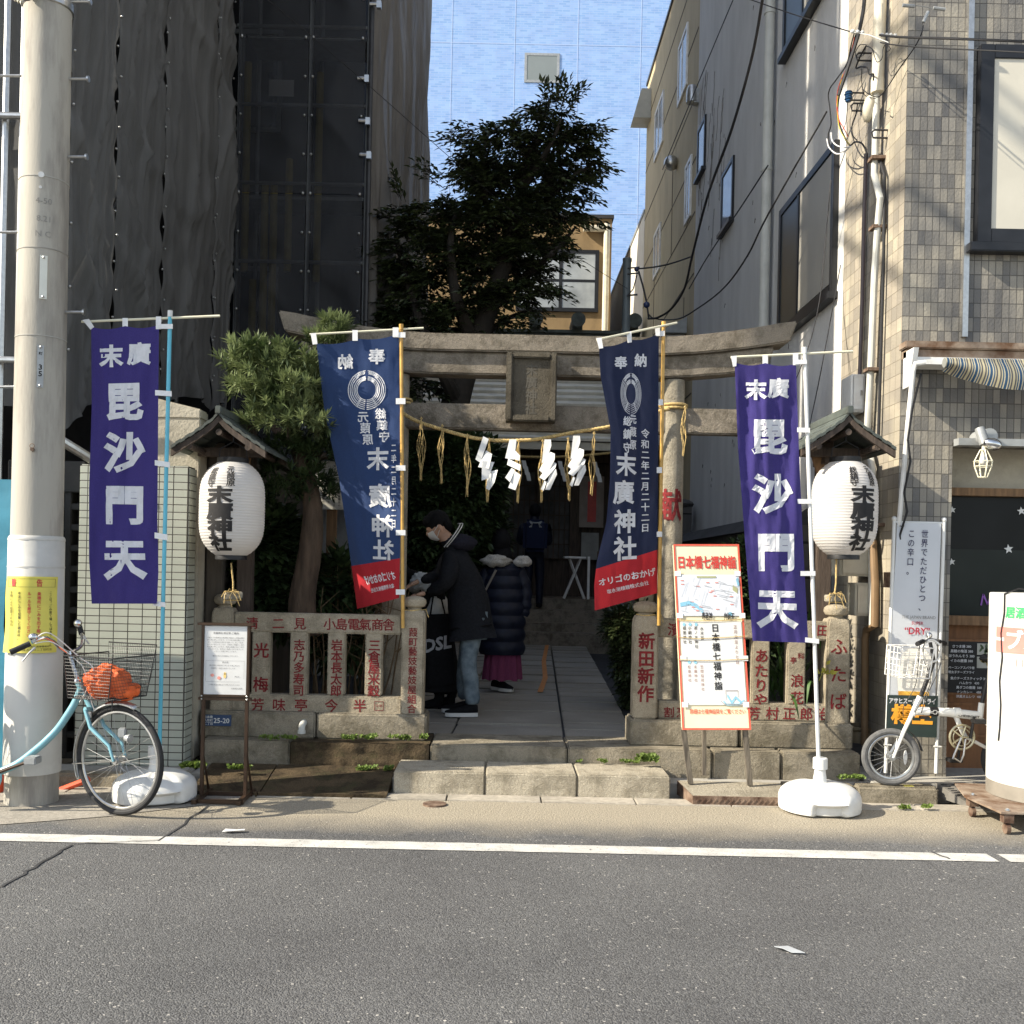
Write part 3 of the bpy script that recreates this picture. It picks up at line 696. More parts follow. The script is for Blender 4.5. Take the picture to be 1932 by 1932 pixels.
b = B(); b.box(1.58, 1.74, 18.972, 18.98, 2.45, 3.2); b.obj('red_panel', M['red'], o)
b = B(); b.box(1.48, 1.8, 18.98, 19.0, 1.75, 2.25); b.obj('notice', mat('notice_grey', (.3, .3, .28), .7), t)
b = B(); b.box(1.75, 2.5, 18.6, 18.65, 1.06, 1.9); b.box(-.85, -.3, 18.6, 18.65, 1.06, 1.95); b.obj('reed_screen', mat('reed', (.14, .075, .035), .8, .3, 3, sc=(1, 1, 30)), t)
b = B(); pts = [(W(860 + i * 30, 0, 17.2).x, 17.2, 3.55 - .12 * math.sin(math.pi * i / 11)) for i in range(12)]
b.tube(pts, .02, 6); o = b.obj('sacred_rope', M['straw'], t)
for i, px in enumerate((990, 1058, 1124)):
    x = W(px, 850, 17.2).x; b = B()
    for k in range(3): b.obox((x + .035 * k, 17.18, 3.3 - .1 * k), (.035, .01, .0), (0, .002, 0), (-.015, 0, .07))
    b.obj('paper_streamer', M['paper'], o)
# folding stand
t = thing('folding_stand', 'white folding stand with crossed legs by the shrine steps', 'stand', tuple(W(1084, 1130, 17.2)))
zt = W(1084, 1054, 17.2).z; x0, x1 = W(1065, 1100, 17.2).x, W(1104, 1100, 17.2).x; z0 = 1.065
for y in (17.15, 17.45):
    b = B(); b.tube([(x0, y, z0), (x1 - .08, y, zt)], .014); b.obj('leg', M['white_metal'], t); b = B(); b.tube([(x1, y + .03, z0), (x0 + .08, y + .03, zt)], .014); b.obj('leg', M['white_metal'], t)
b = B(); b.box(x0 - .02, x1, 17.1, 17.5, zt, zt + .035); b.obj('top', M['white_metal'], t, bevel=.01)
o = B().box(W(1110, 1100, 17.2).x - .02, W(1110, 1100, 17.2).x + .02, 17.18, 17.22, 1.06, W(1110, 1050, 17.2).z).obj('white_post', M['white_metal'], loc=tuple(W(1110, 1130, 17.2))); tag(o, 'thin white post standing right of the folding stand', 'post')
# ---------------------------------------------------------------- building under scaffolding on the left
t = thing('building_under_scaffolding', 'dark building hidden behind scaffold netting on the left', 'building', (-6, 12, 0))
b = B(); b.box(-14, -4.15, 8.0, 20, 0, 15.4); b.box(-4.15, -2.5, 13.0, 20, 0, 15.4); b.obj('wall', M['dark_wall'], t)
for z in (4, 7, 10):
    frontwin(t, 13.0, (-3.9, -2.9, z, z + 1.3), M['grey_metal'], M['glass'], .06, .04, bars=(.5,))
XA, YF, YB, XC = -3.15, 7.3, 11.65, -1.63
sc = thing('scaffold', 'scaffold wrapped in dark wrinkled netting along the left side', 'scaffold', (XA, 9, 0))
def folds(p, s, seed): return noise.noise(Vector((p[0] * s[0] + seed * 7.3, p[1] * s[1] + seed * 3.1, seed)))
ZT = 16.0
def crease(a, f, seed, p=9): return max(0, 1 - abs(noise.noise(Vector((a * f, seed, 0)))) * 3) ** p
def sheetA(y0, y1, zb0, zb1, seed):
    b = B()
    def f(u, v):
        y = y0 + (y1 - y0) * u; zb = zb0 + (zb1 - zb0) * u + .12 * math.sin(math.pi * u); z = zb + (ZT - zb) * v
        pin = math.sin(math.pi * u) ** .45; n1 = folds((y, z), (.9, .7), seed) * .5
        d = .03 * pin + .09 * pin * folds((y * 1.0 + z * .55, z * .5), (1.5, .7), seed)
        d += pin * (.075 * crease(y * .8 + z * .5 + n1, 1.3, seed + .3, 6) + .06 * crease(y * 1.3 - z * .14 + n1, 1.9, seed + 3.7, 6) + .06 * crease(y * .25 + z * .7 + n1 * 1.6, 1.0, seed + 5.1, 8) + .03 * crease(y * 2.6 - z * .08 + n1 * .5, 2.0, seed + 8.1, 5))
        d += .035 * abs(math.sin(math.pi * (z - max(zb0, zb1) - .35) / .43)) * (math.exp(-u * 7) + math.exp(-(1 - u) * 7)) + .02 * pin * abs(folds((y * 3, z * .4), (2, 1), seed + 2)) + .005 * folds((y, z), (14, 4), seed + 9)
        return (XA + d - .03, y, z)
    b.grid(f, 44, 170)
    b.mi = 1
    for i in range(23):
        z = max(zb0, zb1) + .35 + i * .43
        for y in (y0 + .012, y1 - .012): b.ell((XA + .012, y + random.uniform(-.01, .01), z + random.uniform(-.04, .04)), .011, 6, 4)
    o = b.obj('net_sheet', [M['mesh_side'], M['steel']], sc, ang=180)
ys = [7.32, 8.2, 9.35, 11.0, 11.62]
for i in range(4): sheetA(ys[i] + .02, ys[i + 1] - .02, (2.45, 2.7, 2.95, 3.15)[i] , (2.7, 2.95, 3.15, 3.2)[i], i + 1)
b = B()
for y in (7.7, 8.6, 9.9, 10.6): b.cyl((XA - .25, y, .1), (XA - .25, y, ZT), .03, n=8)
for z in (3.4, 4.6, 5.3, 6.5, 7.2, 8.4): b.cyl((XA - .22, 7.3, z), (XA - .22, 11.6, z), .026, n=8)
for y0_, z0_ in ((7.7, 3.4), (9.9, 5.3)): b.cyl((XA - .2, y0_, z0_), (XA - .2, y0_ + 1.7, z0_ + 1.9), .022, n=8)
b.obj('inner_pipes', M['steel'], sc)
def sheetB(x0, x1, z0, z1, seed):
    b = B()
    def f(u, v):
        x = x0 + (x1 - x0) * u; z = z0 + (z1 - z0) * v; pin = math.sin(math.pi * u) * math.sin(math.pi * v)
        return (x, YB - .03 - .09 * pin * folds((x, z), (1.3, 1.1), seed) - .05 * pin * crease(x * .5 + z + .4 * folds((x, z), (1, 1), seed), 1.3, seed, 5) - .04 * pin * crease(x - z * .4, 1.2, seed + 3, 5) - .012 * folds((x, z), (7, 6), seed + 3) * pin, z)
    b.grid(f, 22, 34)
    b.mi = 1
    n = max(1, round((z1 - z0) / .443))
    for i in range(n + 1):
        for x in (x0 + .03, x1 - .03): b.ell((x, YB - .05, z0 + (z1 - z0) * i / n), .017, 6, 4)
    b.obj('net_sheet', [M['mesh_front'], M['steel']], sc, ang=180)
xm = W(580, 350, YB).x
for j, (x0, x1) in enumerate(((XA + .06, xm - .012), (xm + .012, XC - .03))):
    z = 2.2
    for k in range(8):
        sheetB(x0, x1, z + .004, z + 1.764, j * 9 + k); z += 1.768
b = B()
for y, x in ((YB + .06, XA + .05), (YB + .06, xm), (YB + .06, XC), (12.4, xm), (12.4, XC), (12.4, XA + .1)): b.cyl((x, y, .1), (x, y, ZT), .025, n=8)
b.obj('standard', M['grey_metal'], sc)
b = B()
for z in (2.3, 3.2, 4.1, 5.0, 5.9, 6.8, 7.7, 8.6, 9.5, 10.4, 11.3): b.cyl((XA, YB + .1, z), (XC, YB + .1, z), .022, n=8)
b.obj('ledger', M['grey_metal'], sc)
for px, z0, z1 in ((463, 4.9, 7.3), (600, 4.8, 7.2), (500, 3.8, 5.9), (517, 3.8, 5.9), (545, 4.9, 6.2), (480, 3.7, 4.8)):
    x = W(px, 300, YB + .12).x; b = B(); b.cyl((x, YB + .16, z0), (x, YB + .16, z1), .042, n=10); b.obj('yellow_pipe_cover', M['foam_yellow'], sc)
b = B()
for z in (3.9, 5.75, 7.6, 9.4): b.box(XA + .1, XC - .05, YB + .2, YB + .7, z, z + .04)
b.obj('deck', M['grey_metal'], sc)
b = B(); p, q = W(508, 150, YB + .02), W(554, 182, YB + .02); b.box(p.x, q.x, YB + .02, YB + .026, q.z, p.z); b.obj('paper_notice', M['paper'], sc)
def sheetC(y0, y1, seed):
    b = B()
    def f(u, v):
        y = y0 + (y1 - y0) * u; z = 2.0 + 13.9 * v; pin = math.sin(math.pi * u) ** .5
        return (XC + .02 + pin * (.12 + .16 * folds((y, z), (1.4, .5), seed) + .09 * folds((y + z * .1, z), (5, .35), seed + 2) + .06 * folds((y * 2, z), (6, .5), seed + 4)), y, z)
    b.grid(f, 50, 80); b.obj('net_sheet', M['mesh_back'], sc, ang=180)
yy = [11.7, 12.7, 13.9, 15.6, 17.4, 19.2]
for i in range(5): sheetC(yy[i] + .01, yy[i + 1] - .01, 31 + i)
b = B()
for px, py in ((683, 148), (685, 228), (687, 292), (706, 8)):
    p = W(px, py, YB - .06); b.cyl((p.x - .05, p.y, p.z), (p.x + .06, p.y, p.z), .022, n=8); b.box(p.x + .03, p.x + .08, p.y - .03, p.y + .03, p.z - .05, p.z + .03)
b.obj('clamp', M['steel'], sc)
b = B(); b.cyl((XC + .03, YB + .0, 2), (XC + .03, YB + .0, ZT), .03, n=8); b.obj('standard', M['dark_metal'], sc)
# front of the scaffold beside the utility pole
def sheetD(x0, x1, seed):
    b = B(); b.grid(lambda u, v: (x0 + (x1 - x0) * u, YF - .02 - .04 * math.sin(math.pi * u) + .05 * folds((x0 + u, v * 15), (2, 1), seed), 2.6 + 13 * v), 12, 60); b.obj('net_sheet', M['mesh_side'], sc, ang=180)
sheetD(-4.3, -3.2, 51); sheetD(-5.5, -4.32, 52)
b = B()
for px in (8, 40, -60): 
    x = W(px, 500, YF - .1).x; b.cyl((x, YF - .12, .09), (x, YF - .12, ZT), .0245, n=10)
for z in (2.9, 4.6, 6.4): b.cyl((-5.5, YF - .17, z), (-3.15, YF - .17, z), .0245, n=10)
p, q = W(110, 828, 7.0), W(175, 868, 7.2); b.tube([p, q], .035, 10)
b.obj('standard', M['steel'], sc)
# tarpaulin
o = B(); o.grid(lambda u, v: (-5.4 + (W(20, 1000, 6.7).x + 5.4) * u + .02 * math.sin(v * 9), 6.68 + .03 * folds((u * 3, v * 4), (2, 2), 3), .12 + (W(10, 905, 6.7).z - .12) * v), 12, 18)
tag(o.obj('tarpaulin', M['blue_sheet'], loc=(-4, 6.7, .1), ang=180), 'blue tarpaulin hanging from the scaffold left of the utility pole', 'tarpaulin')
# cream tiled wall, lattice and rendered wall
o = B().box(-2.96, -2.19, 7.16, 7.34, .08, 2.19).obj('tiled_wall', M['tile_cream'], loc=(-2.6, 7.2, .08), bevel=.012, seg=3); tag(o, 'cream tiled garden wall behind the left purple banner', 'wall')
b = B(); x0 = -3.42
for i in range(4): b.box(x0 + i * .15, x0 + i * .15 + .05, 7.3, 7.4, .1, 2.2)
for i in range(15): b.box(x0 - .02, -2.97, 7.305, 7.395, .1 + i * .148, .145 + i * .148)
b.box(x0, -2.97, 7.41, 7.44, .1, 2.2); b.box(x0 - .1, -2.97, 7.28, 7.42, 2.0, 2.22)
tag(b.obj('lattice_wall', M['lattice'], loc=(-3.2, 7.3, .1), bevel=.006), 'black pierced block wall between utility pole and cream tiles', 'wall')
b = B(); b.box(-2.75, -2.18, 7.36, 7.55, .1, 2.55); b.prism([(-2.75, 7.36, 2.55), (-2.18, 7.36, 2.55), (-2.18, 7.36, 2.62), (-2.75, 7.36, 2.75)], (0, .19, 0)); tag(b.obj('rendered_wall', M['stucco'], loc=(-2.5, 7.4, .1), bevel=.01), 'beige rendered wall above the cream tiles', 'wall')
b = B(); b.box(-2.36, -2.17, 7.56, 13, .1, 2.5); b.box(-2.16, -2.05, 7.52, 7.6, .1, 2.4); tag(b.obj('boundary_wall', M['old_wall'], loc=(-2.3, 10, .1)), 'dark weathered boundary wall behind the left lantern', 'wall')
b = B(); b.box(-3, -.9, 12.0, 12.2, .2, 2.6); tag(b.obj('garden_wall', M['concrete'], loc=(-2, 12, .2)), 'streaked grey wall at the back of the left garden', 'wall')
# ---------------------------------------------------------------- restaurant building with small tiles (right)
XT, YT = 2.86, 7.4
t = thing('tiled_restaurant', 'restaurant building clad in small brown and grey tiles, at the right', 'building', (XT, YT, 0))
b = B(); b.add([(XT, YT, 2.5), (8.5, YT, 2.5), (8.5, YT, 16), (XT, YT, 16)], [(0, 1, 2, 3)])
b.add([(XT, YT, .0), (3.245, YT, 0), (3.245, YT, 2.5), (XT, YT, 2.5)], [(0, 1, 2, 3)])
b.add([(3.245, YT, 0), (3.245, YT + .35, 0), (3.245, YT + .35, 2.5), (3.245, YT, 2.5)], [(0, 1, 2, 3)])
b.add([(3.245, YT, 2.5), (8.5, YT, 2.5), (8.5, YT + .4, 2.5), (3.245, YT + .4, 2.5)], [(0, 1, 2, 3)])
b.mi = 1; b.add([(XT, YT, 0), (XT, 8.715, 0), (XT, 8.715, 16), (XT, YT, 16)], [(0, 3, 2, 1)])
b.add([(XT, 8.715, 0), (9, 8.715, 0), (9, 8.715, 16), (XT, 8.715, 16)], [(0, 3, 2, 1)])
b.obj('wall', [M['tile_front'], M['tile_side']], t)
o = frontwin(t, YT, (3.36, 7.5, 3.93, 5.35), M['frame_black'], M['blind'], .1, .07)
b = B(); b.box(3.30, 7.6, YT - .1, YT, 3.86, 3.925); b.obj('sill', M['frame_black'], t, bevel=.006)
b = B(); b.box(3.285, 3.325, YT - .03, YT, 3.26, 16); b.obj('flashing', M['steel'], t)
b = B(); b.box(XT - .02, 8.5, YT - .13, YT, 3.15, 3.2); b.box(XT + .0, 8.5, YT - .10, YT, 3.08, 3.148); b.obj('cornice', M['rust_plate'], t, bevel=.006)
b = B(); b.box(3.25, 8.5, YT + .3, YT + .4, 2.2, 2.498); b.obj('lintel', M['stucco'], t)
b = B(); b.box(3.25, 8.5, YT + .25, YT + .33, 2.14, 2.198); b.box(3.25, 8.5, YT + .27, YT + .34, 1.17, 1.24); b.obj('beam', M['wood'], t)
b = B(); b.box(3.25, 8.5, YT + .32, YT + .33, 1.24, 2.14); ow = b.obj('shop_window', M['shop_glass'], t)
b = B(); b.box(3.25, 8.5, YT + .316, YT + .319, 1.24, 1.74); b.obj('tinted_film', mat('dark_green_film', (.016, .021, .018), .35, .2, 2, spec=.2), ow)
b = B(); random.seed(2)
for px, py, r in ((1797, 962, .028), (1927, 964, .033), (1903, 1036, .037), (1796, 1060, .028)):
    p = W(px, py, YT + .31); P = []
    for i in range(10):
        a = math.pi / 2 + i * math.pi / 5 + .15; q = r if i % 2 == 0 else r * .42; P.append((p.x + q * math.cos(a), p.y, p.z + q * math.sin(a)))
    b.prism(P, (0, .003, 0))
b.obj('star_sticker', M['white'], ow)
b = B(); fn = plane(W(1861, 1131, YT + .31)); stroke(b, fn, [(-.04, -.045), (-.025, .04), (.01, -.04), (.035, .045)], .012); b.obj('purple_letter', mat('purple_tube', (.28, .1, .42), .4), ow)
b = B(); b.box(3.25, 8.5, YT + .36, YT + .42, .08, 1.17)
for z in (.32, .56, .82): b.box(3.25, 8.5, YT + .345, YT + .365, z, z + .02)
b.obj('wood_panel', M['wood_panel'], t)
# menu board
p, q = W(1784, 1205, YT + .3), W(1885, 1313, YT + .3)
m = thing('menu_board', 'black handwritten menu board with food photos in a wooden frame', 'menu board', tuple(p))
b = B(); b.box(p.x, q.x, YT + .3, YT + .335, q.z, p.z); b.obj('frame', M['wood_panel'], m, bevel=.004)
b = B(); b.box(p.x + .018, q.x - .018, YT + .294, YT + .299, q.z + .018, p.z - .018); ob = b.obj('blackboard', M['black'], m)
b = B(); fn = plane((p.x, YT + .293, p.z)); wd = q.x - p.x; ht = p.z - q.z
for i, s in enumerate(('さつま揚 380', '黒糖の梅酒 380', 'ほうれんそう 380', 'イカの唐揚 380')): T(b, s, fn, .12, -.055 - i * .036, .025, .02)
for i, s in enumerate(('ベーコンアスパラ巻', '明太子チーズフライ')): T(b, s, fn, .12, -.215 - i * .034, .022, .02)
for i, s in enumerate(('魚介チーズスティック 380', 'ハムかつ   430', '真ダコの唐揚  580', 'ナンカレー    480', '洋風オムレツ  480')): T(b, s, fn, .18, -.295 - i * .034, .024, .02)
b.obj('lettering', M['white_ink'], ob)
for k, (zz, cc) in enumerate(((-.03, (.09, .13, .06)), (-.13, (.35, .27, .1)))):
    b = B(); b.box(p.x + .235, p.x + .4, YT + .29, YT + .292, p.z + zz - .085, p.z + zz); o = b.obj('food_photo', mat('photo_white', (.45, .45, .4), .5), ob)
    b = B()
    for i in range(14): disc(b, plane((p.x + .315, YT + .289, p.z + zz - .043)), random.uniform(-.055, .055), random.uniform(-.028, .028), .022, .009, 8, random.uniform(0, 3))
    b.obj('food', mat('food_%d' % k, cc, .6, .4, 40), o)
# awning
aw = thing('awning', 'blue and cream striped awning rolled half up over the restaurant front', 'awning', (3.2, 7.0, 2.9))
b = B(); b.prism([(XT - .0, 7.17, 3.13), (XT, 7.36, 3.13), (XT, 7.36, 2.87), (XT, 7.26, 2.87)], (.035, 0, 0)); b.box(XT + .035, 8.5, 7.2, 7.39, 3.02, 3.07); b.obj('side_bracket', M['white_metal'], aw)
b = B(); b.tube([(3.0, 7.0, 2.99), (8.5, 7.0, 2.99)], .034, 12); b.obj('roller', M['awning'], aw)
def awf(u, v):
    x = 3.02 + 5.4 * u; s = min(1, u * 14); dep = .05 + .13 * (s ** .7)
    return (x, 6.97 - .05 * math.sin(v * 3) - .06 * v * math.sin(u * 9) * s + .12 * v * (1 - s), 3.0 - dep * v * (1 + .12 * math.sin(u * 16)))
b = B(); b.grid(awf, 90, 10); b.obj('canvas', M['awning'], aw, ang=180)
b = B(); P = [W(1745, 684, 7.0), W(1727, 686, 7.0), W(1723, 700, 7.02), W(1713, 800, 7.1), W(1695, 1000, 7.22), W(1688, 1085, 7.27)]; b.tube(P, .017, 9); b.obj('support_arm', M['white_metal'], aw)
b = B(); b.box(P[-1].x - .03, P[-1].x + .03, 7.24, 7.4, P[-1].z - .09, P[-1].z + .02); b.obj('rusty_clamp', M['rust'], aw)
b = B(); pts = [W(1738, 705, 7.02), W(1722, 770, 7.06), W(1713, 830, 7.1), W(1718, 870, 7.1), W(1706, 930, 7.16), W(1712, 965, 7.16), W(1698, 1010, 7.2), W(1700, 1060, 7.24), W(1692, 1110, 7.25), W(1705, 985, 7.16)]
b.tube(pts[:-1], .008, 5); tag(b.obj('light_string', M['cable'], loc=tuple(pts[3])), 'dark fairy light cable wound round the awning support arm', 'cable')
# work lights
l = thing('spot_lamp', 'grey spot lamp with a silver bulb over the restaurant window', 'lamp', tuple(W(1855, 830, 7.2)))
b = B(); c = W(1848, 828, 7.36); b.cyl((c.x, 7.2, c.z), (c.x, 7.395, c.z), .055, .06, 16); b.obj('mount', M['grey_metal'], l)
b = B(); b.cyl(W(1848, 808, 7.15), W(1858, 838, 7.12), .034, .036, 14); b.obj('barrel', M['grey_metal'], l)
b = B(); b.ell(W(1872, 838, 7.1), (.068, .045, .042), 16, 10, Matrix.Rotation(R(15), 3, 'Y').to_quaternion()); b.obj('silver_bulb', M['chrome'], l)
l2 = thing('cage_lamp', 'white bulb in an open wire cage hanging below the spot lamp', 'lamp', tuple(W(1855, 875, 7.12)))
c = W(1855, 868, 7.12); b = B(); b.ell(c, (.024, .024, .034), 12, 8); b.obj('bulb', M['white'], l2)
b = B(); b.cyl((c.x, c.y, c.z + .03), (c.x + .005, c.y, c.z + .11), .012, .016, 8); b.obj('socket', M['cream_metal'], l2)
b = B()
for r, z in ((.022, .07), (.062, -.01), (.058, -.045), (.03, -.12)): b.tube([(c.x + r * math.cos(a * math.pi / 8), c.y + r * math.sin(a * math.pi / 8), c.z + z) for a in range(16)], .0035, 4, True)
for a in range(8):
    a *= math.pi / 4; b.tube([(c.x + r * math.cos(a), c.y + r * math.sin(a), c.z + z) for r, z in ((.022, .07), (.062, -.01), (.058, -.045), (.03, -.12))], .0035, 4)
b.obj('wire_cage', M['offwhite_bar'], l2)
o = B().box(3.245, 8, 7.3, 7.385, 2.47, 2.52).obj('shutter_rail', M['grey_metal'], loc=(4, 7.35, 2.5)); tag(o, 'grey metal rail across the top of the restaurant window', 'rail')
# cabinets and pipes on the tiled side wall
def cab(q, m, lab, name='meter_cabinet'):
    x0, x1, y0, y1, z0, z1 = q; k = thing(name, lab, 'cabinet', (x0, y0, z0), 'meter cabinets on the side wall')
    b = B(); b.box(x0, x1, y0, y1, z0, z1); b.obj('box', m, k, bevel=.008)
    b = B(); b.box(x0 + .015, x1 - .015, y0 - .006, y0, z0 + .015, z1 - .015); d = b.obj('door', m, k, bevel=.004)
    b = B(); b.box(x1 - .04, x1 - .025, y0 - .016, y0 - .006, (z0 + z1) / 2 - .02, (z0 + z1) / 2 + .02); b.obj('latch', M['steel'], d)
    return k
cab((2.575, 2.85, 7.78, 8.1, 1.52, 2.03), M['cream_metal'], 'large cream meter cabinet behind the right lantern')
cab((2.685, 2.85, 7.75, 7.95, 1.22, 1.47), M['cream_metal'], 'small cream cabinet below the big one, beside the brown pipe')
cab((2.74, 2.85, 8.1, 8.35, 2.82, 3.12), M['white_metal'], 'pale grey junction box above the right lantern roof')
k = cab((2.56, 2.72, 7.8, 8.0, 2.06, 2.36), M['cream_metal'], 'open fronted meter cabinet with a pink pipe, just right of lantern top')
b = B(); b.cyl((2.66, 7.775, 2.06), (2.66, 7.775, 2.33), .022, n=10); b.obj('pink_pipe', mat('pink_pipe', (.45, .2, .16), .5), k)
def pipe(P, r, m, lab, name='wall_pipe', n=9, clamps=()):
    b = B(); b.tube(P, r, n)
    o = tag(b.obj(name, m, loc=tuple(P[len(P) // 2])), lab, 'pipe', 'pipes on the tiled side wall')
    return o
XS = 2.80
b = B(); P = [SX(1664, -120, XS), SX(1660, 40, XS), SX(1656, 160, XS)]; b.tube(P, .046, 14); b.tube([SX(1656, 150, XS), SX(1655.5, 175, XS)], .05, 14)
tag(b.obj('wall_pipe', M['cream_metal'], loc=tuple(P[1])), 'fat cream pipe coming down the top of the tiled side wall', 'pipe', 'pipes on the tiled side wall')
pipe([SX(*p, XS) for p in ((1654, 172), (1652, 250), (1650, 330), (1661, 375), (1656, 430), (1650, 520), (1643, 690), (1637, 800), (1634, 838), (1642, 862), (1646, 885), (1645, 1000), (1645, 1180))], .026, M['grey_pipe'], 'long pale grey pipe with a kink running down past the lantern roof', n=10)
pipe([SX(*p, XS + .03) for p in ((1634, 290), (1630, 420), (1627, 560), (1622, 715))], .016, mat('purple_conduit', (.09, .07, .075), .5), 'thin dark purple conduit ending at the pale junction box')
pipe([SX(*p, XS + .03) for p in ((1653, 285), (1663, 310), (1669, 330), (1667, 500), (1661, 700), (1657, 830))], .012, M['cable'], 'black conduit bending out right of the long pale pipe')
pipe([SX(*p, XS) for p in ((1647, 1020), (1651, 1100), (1650, 1180), (1635, 1188), (1632, 1205), (1631, 1440))], .028, mat('brown_pipe', (.2, .13, .07), .6), 'brown drain pipe with an elbow beside the small cabinet', n=10)
for px, py, lab in ((1654, 430, 'rusty pipe bracket level with the middle of the big side window'), (1652, 300, 'rusty pipe bracket at the kink high on the pale pipe'), (1644, 698, 'rusty pipe bracket just above the pale junction box'), (1650, 990, 'lowest rusty pipe bracket beside the large cream cabinet')):
    p = SX(px, py, XS); b = B(); b.box(XS - .045, XT, p.y - .05, p.y + .05, p.z - .012, p.z + .012)
    tag(b.obj('pipe_bracket', M['rust'], loc=tuple(p)), lab, 'bracket', 'pipe brackets')
# ceramic pot
p = G(1636, 1438, .09); b = B()
b.lathe([(.0, 0), (.085, 0), (.09, .02), (.12, .05), (.115, .09), (.125, .12), (.12, .17), (.13, .2), (.125, .24), (.15, .255), (.15, .275), (.12, .275), (.11, .2), (0, .18)], (p.x - .02, p.y + .1, .084), 28)
tag(b.obj('ceramic_pot', M['pot'], loc=(p.x, p.y, .084)), 'glazed brown pot between the stone fence and the folding bicycle', 'pot')
# ---------------------------------------------------------------- torii gate
YO = 8.08
to = thing('torii_gate', 'weathered granite torii gate with upswept top beam and name plaque', 'torii', (.3, YO, .26))
xl, xr = W(748, 900, YO).x, W(1267, 900, YO).x
zs0, zs1 = W(1000, 713, YO).z, W(1000, 672, YO).z
for x in (xl, xr):
    b = B(); b.lathe([(.105, 0), (.1, .02), (.098, .5), (.088, zs0 - .26)], (x, YO, .26), 28); o = b.obj('pillar', M['stone'], to)
    if x == xr:
        b = B()
        def fc(u, v, w=0, x=x): a = u / .095; return Vector((x + .097 * math.sin(a), YO - .097 * math.cos(a), v))
        T(b, '献', fc, -.02, W(1262, 955, YO).z, .26, .025, ml=.03, sx=.8); T(b, '奉', fc, -.02, W(1262, 955, YO).z + .33, .2, .02, ml=.03, sx=.8) if False else None
        b.obj('lettering', M['red_ink'], o)
xc = (xl + xr) / 2; hw = 1.96
def beam(z0, z1, y0, y1, half, rise, flare=0, name='', tilt=0):
    b = B(); n = 48; V = []
    for i in range(n + 1):
        u = -1 + 2 * i / n; x = xc + half * u; s = max(0, abs(u) - .42) / .58; dz = rise * s ** 1.8; e = 1 + flare * s
        jx = noise.noise(Vector((u * 9, 3, 2))) * .003
        V += [(x, y0 + jx, z0 + dz), (x, y0 - .012 + jx, z0 + dz + (z1 - z0) * e), (x, y1 + .012, z0 + dz + (z1 - z0) * e), (x, y1, z0 + dz)]
        if i in (0, n):
            for k in (1, 2): V[-4 + k] = (x + (.05 if i else -.05), V[-4 + k][1], V[-4 + k][2])
    f = [(0, 1, 2, 3), tuple(4 * n + k for k in (3, 2, 1, 0))]
    for i in range(n):
        for k in range(4): f.append((4 * i + k, 4 * i + (k + 1) % 4, 4 * i + 4 + (k + 1) % 4, 4 * i + 4 + k))
    b.add(V, f); return b.obj(name, M['stone_d'], to, bevel=.012, ang=50)
zk0, zk1 = zs1, W(1000, 640, YO).z
beam(zs0, zs1 - .002, YO - .1, YO + .1, 1.80, .09, 0, 'lower_lintel')
beam(zk0, zk1, YO - .15, YO + .15, hw, .125, .18, 'top_beam')
b = B(); zn0, zn1 = W(1000, 814, YO).z, W(1000, 766, YO).z; b.box(xc - 1.72, xc + 1.72, YO - .06, YO + .06, zn0, zn1); b.obj('tie_beam', M['stone_d'], to, bevel=.012)
p, q = W(957, 667, YO - .16), W(1047, 797, YO - .16)
b = B(); b.box(p.x, q.x, YO - .2, YO - .07, q.z, p.z); b.obj('plaque_back', M['plaque'], to)
pl = [o for o in kids(to) if o.name == 'plaque_back'][0]; pl.name = 'plaque'
b = B(); e = .045
for x0, x1, z0, z1 in ((p.x - .005, p.x + e, q.z, p.z), (q.x - e, q.x + .005, q.z, p.z), (p.x + e, q.x - e, q.z - .005, q.z + e), (p.x + e, q.x - e, p.z - e, p.z)): b.box(x0, x1, YO - .235, YO - .2, z0, z1)
b.obj('plaque_frame', M['plaque'], pl, bevel=.01)
b = B(); T(b, '末廣神社', plane(((p.x + q.x) / 2, YO - .2, p.z)), 0, -.08, .095, .012, True, .1); b.obj('lettering', mat('faint_carving', (.1, .09, .072), .9), pl)
# ---------------------------------------------------------------- sacred rope
ro = thing('sacred_rope', 'twisted straw rope with hanging tassels tied across the torii pillars', 'rope', tuple(W(1000, 829, 7.92)))
RP = [(748, 770), (765, 783), (790, 796), (820, 806), (850, 815), (880, 823), (905, 828), (950, 831.5), (1000, 830), (1030, 826), (1060, 820), (1100, 813), (1145, 806), (1200, 791), (1245, 776), (1262, 771)]
RP = [W(x, y, 7.94) for x, y in RP]
def spl(P, k=5):
    out = []
    for i in range(len(P) - 1):
        a, p, q, d = P[max(i - 1, 0)], P[i], P[i + 1], P[min(i + 2, len(P) - 1)]
        for j in range(k):
            t_ = j / k; out.append(.5 * ((2 * p) + (q - a) * t_ + (2 * a - 5 * p + 4 * q - d) * t_ ** 2 + (3 * p - a - 3 * q + d) * t_ ** 3))
    return out + [P[-1]]
C = spl(RP, 18)
b = B()
for k in range(3):
    P = []
    for i, c in enumerate(C):
        a = i * .75 + k * 2 * math.pi / 3; d = (C[min(i + 1, len(C) - 1)] - C[max(i - 1, 0)]).normalized(); u = Vector((0, -1, 0)); v = d.cross(u)
        P.append(c + (u * math.cos(a) + v * math.sin(a)) * .0075)
    b.tube(P, .0085, 6)
for x, y0 in ((xr, 772), (xl, 772)):
    z = W(1262, y0, YO).z
    for dz in (0, .02): b.tube([(x + .108 * math.cos(a * math.pi / 10), YO + .108 * math.sin(a * math.pi / 10), z + dz + .004 * a * (dz > 0) * .1) for a in range(20)], .011, 6, True)
b.obj('rope', M['straw'], ro, ang=80)
random.seed(9)
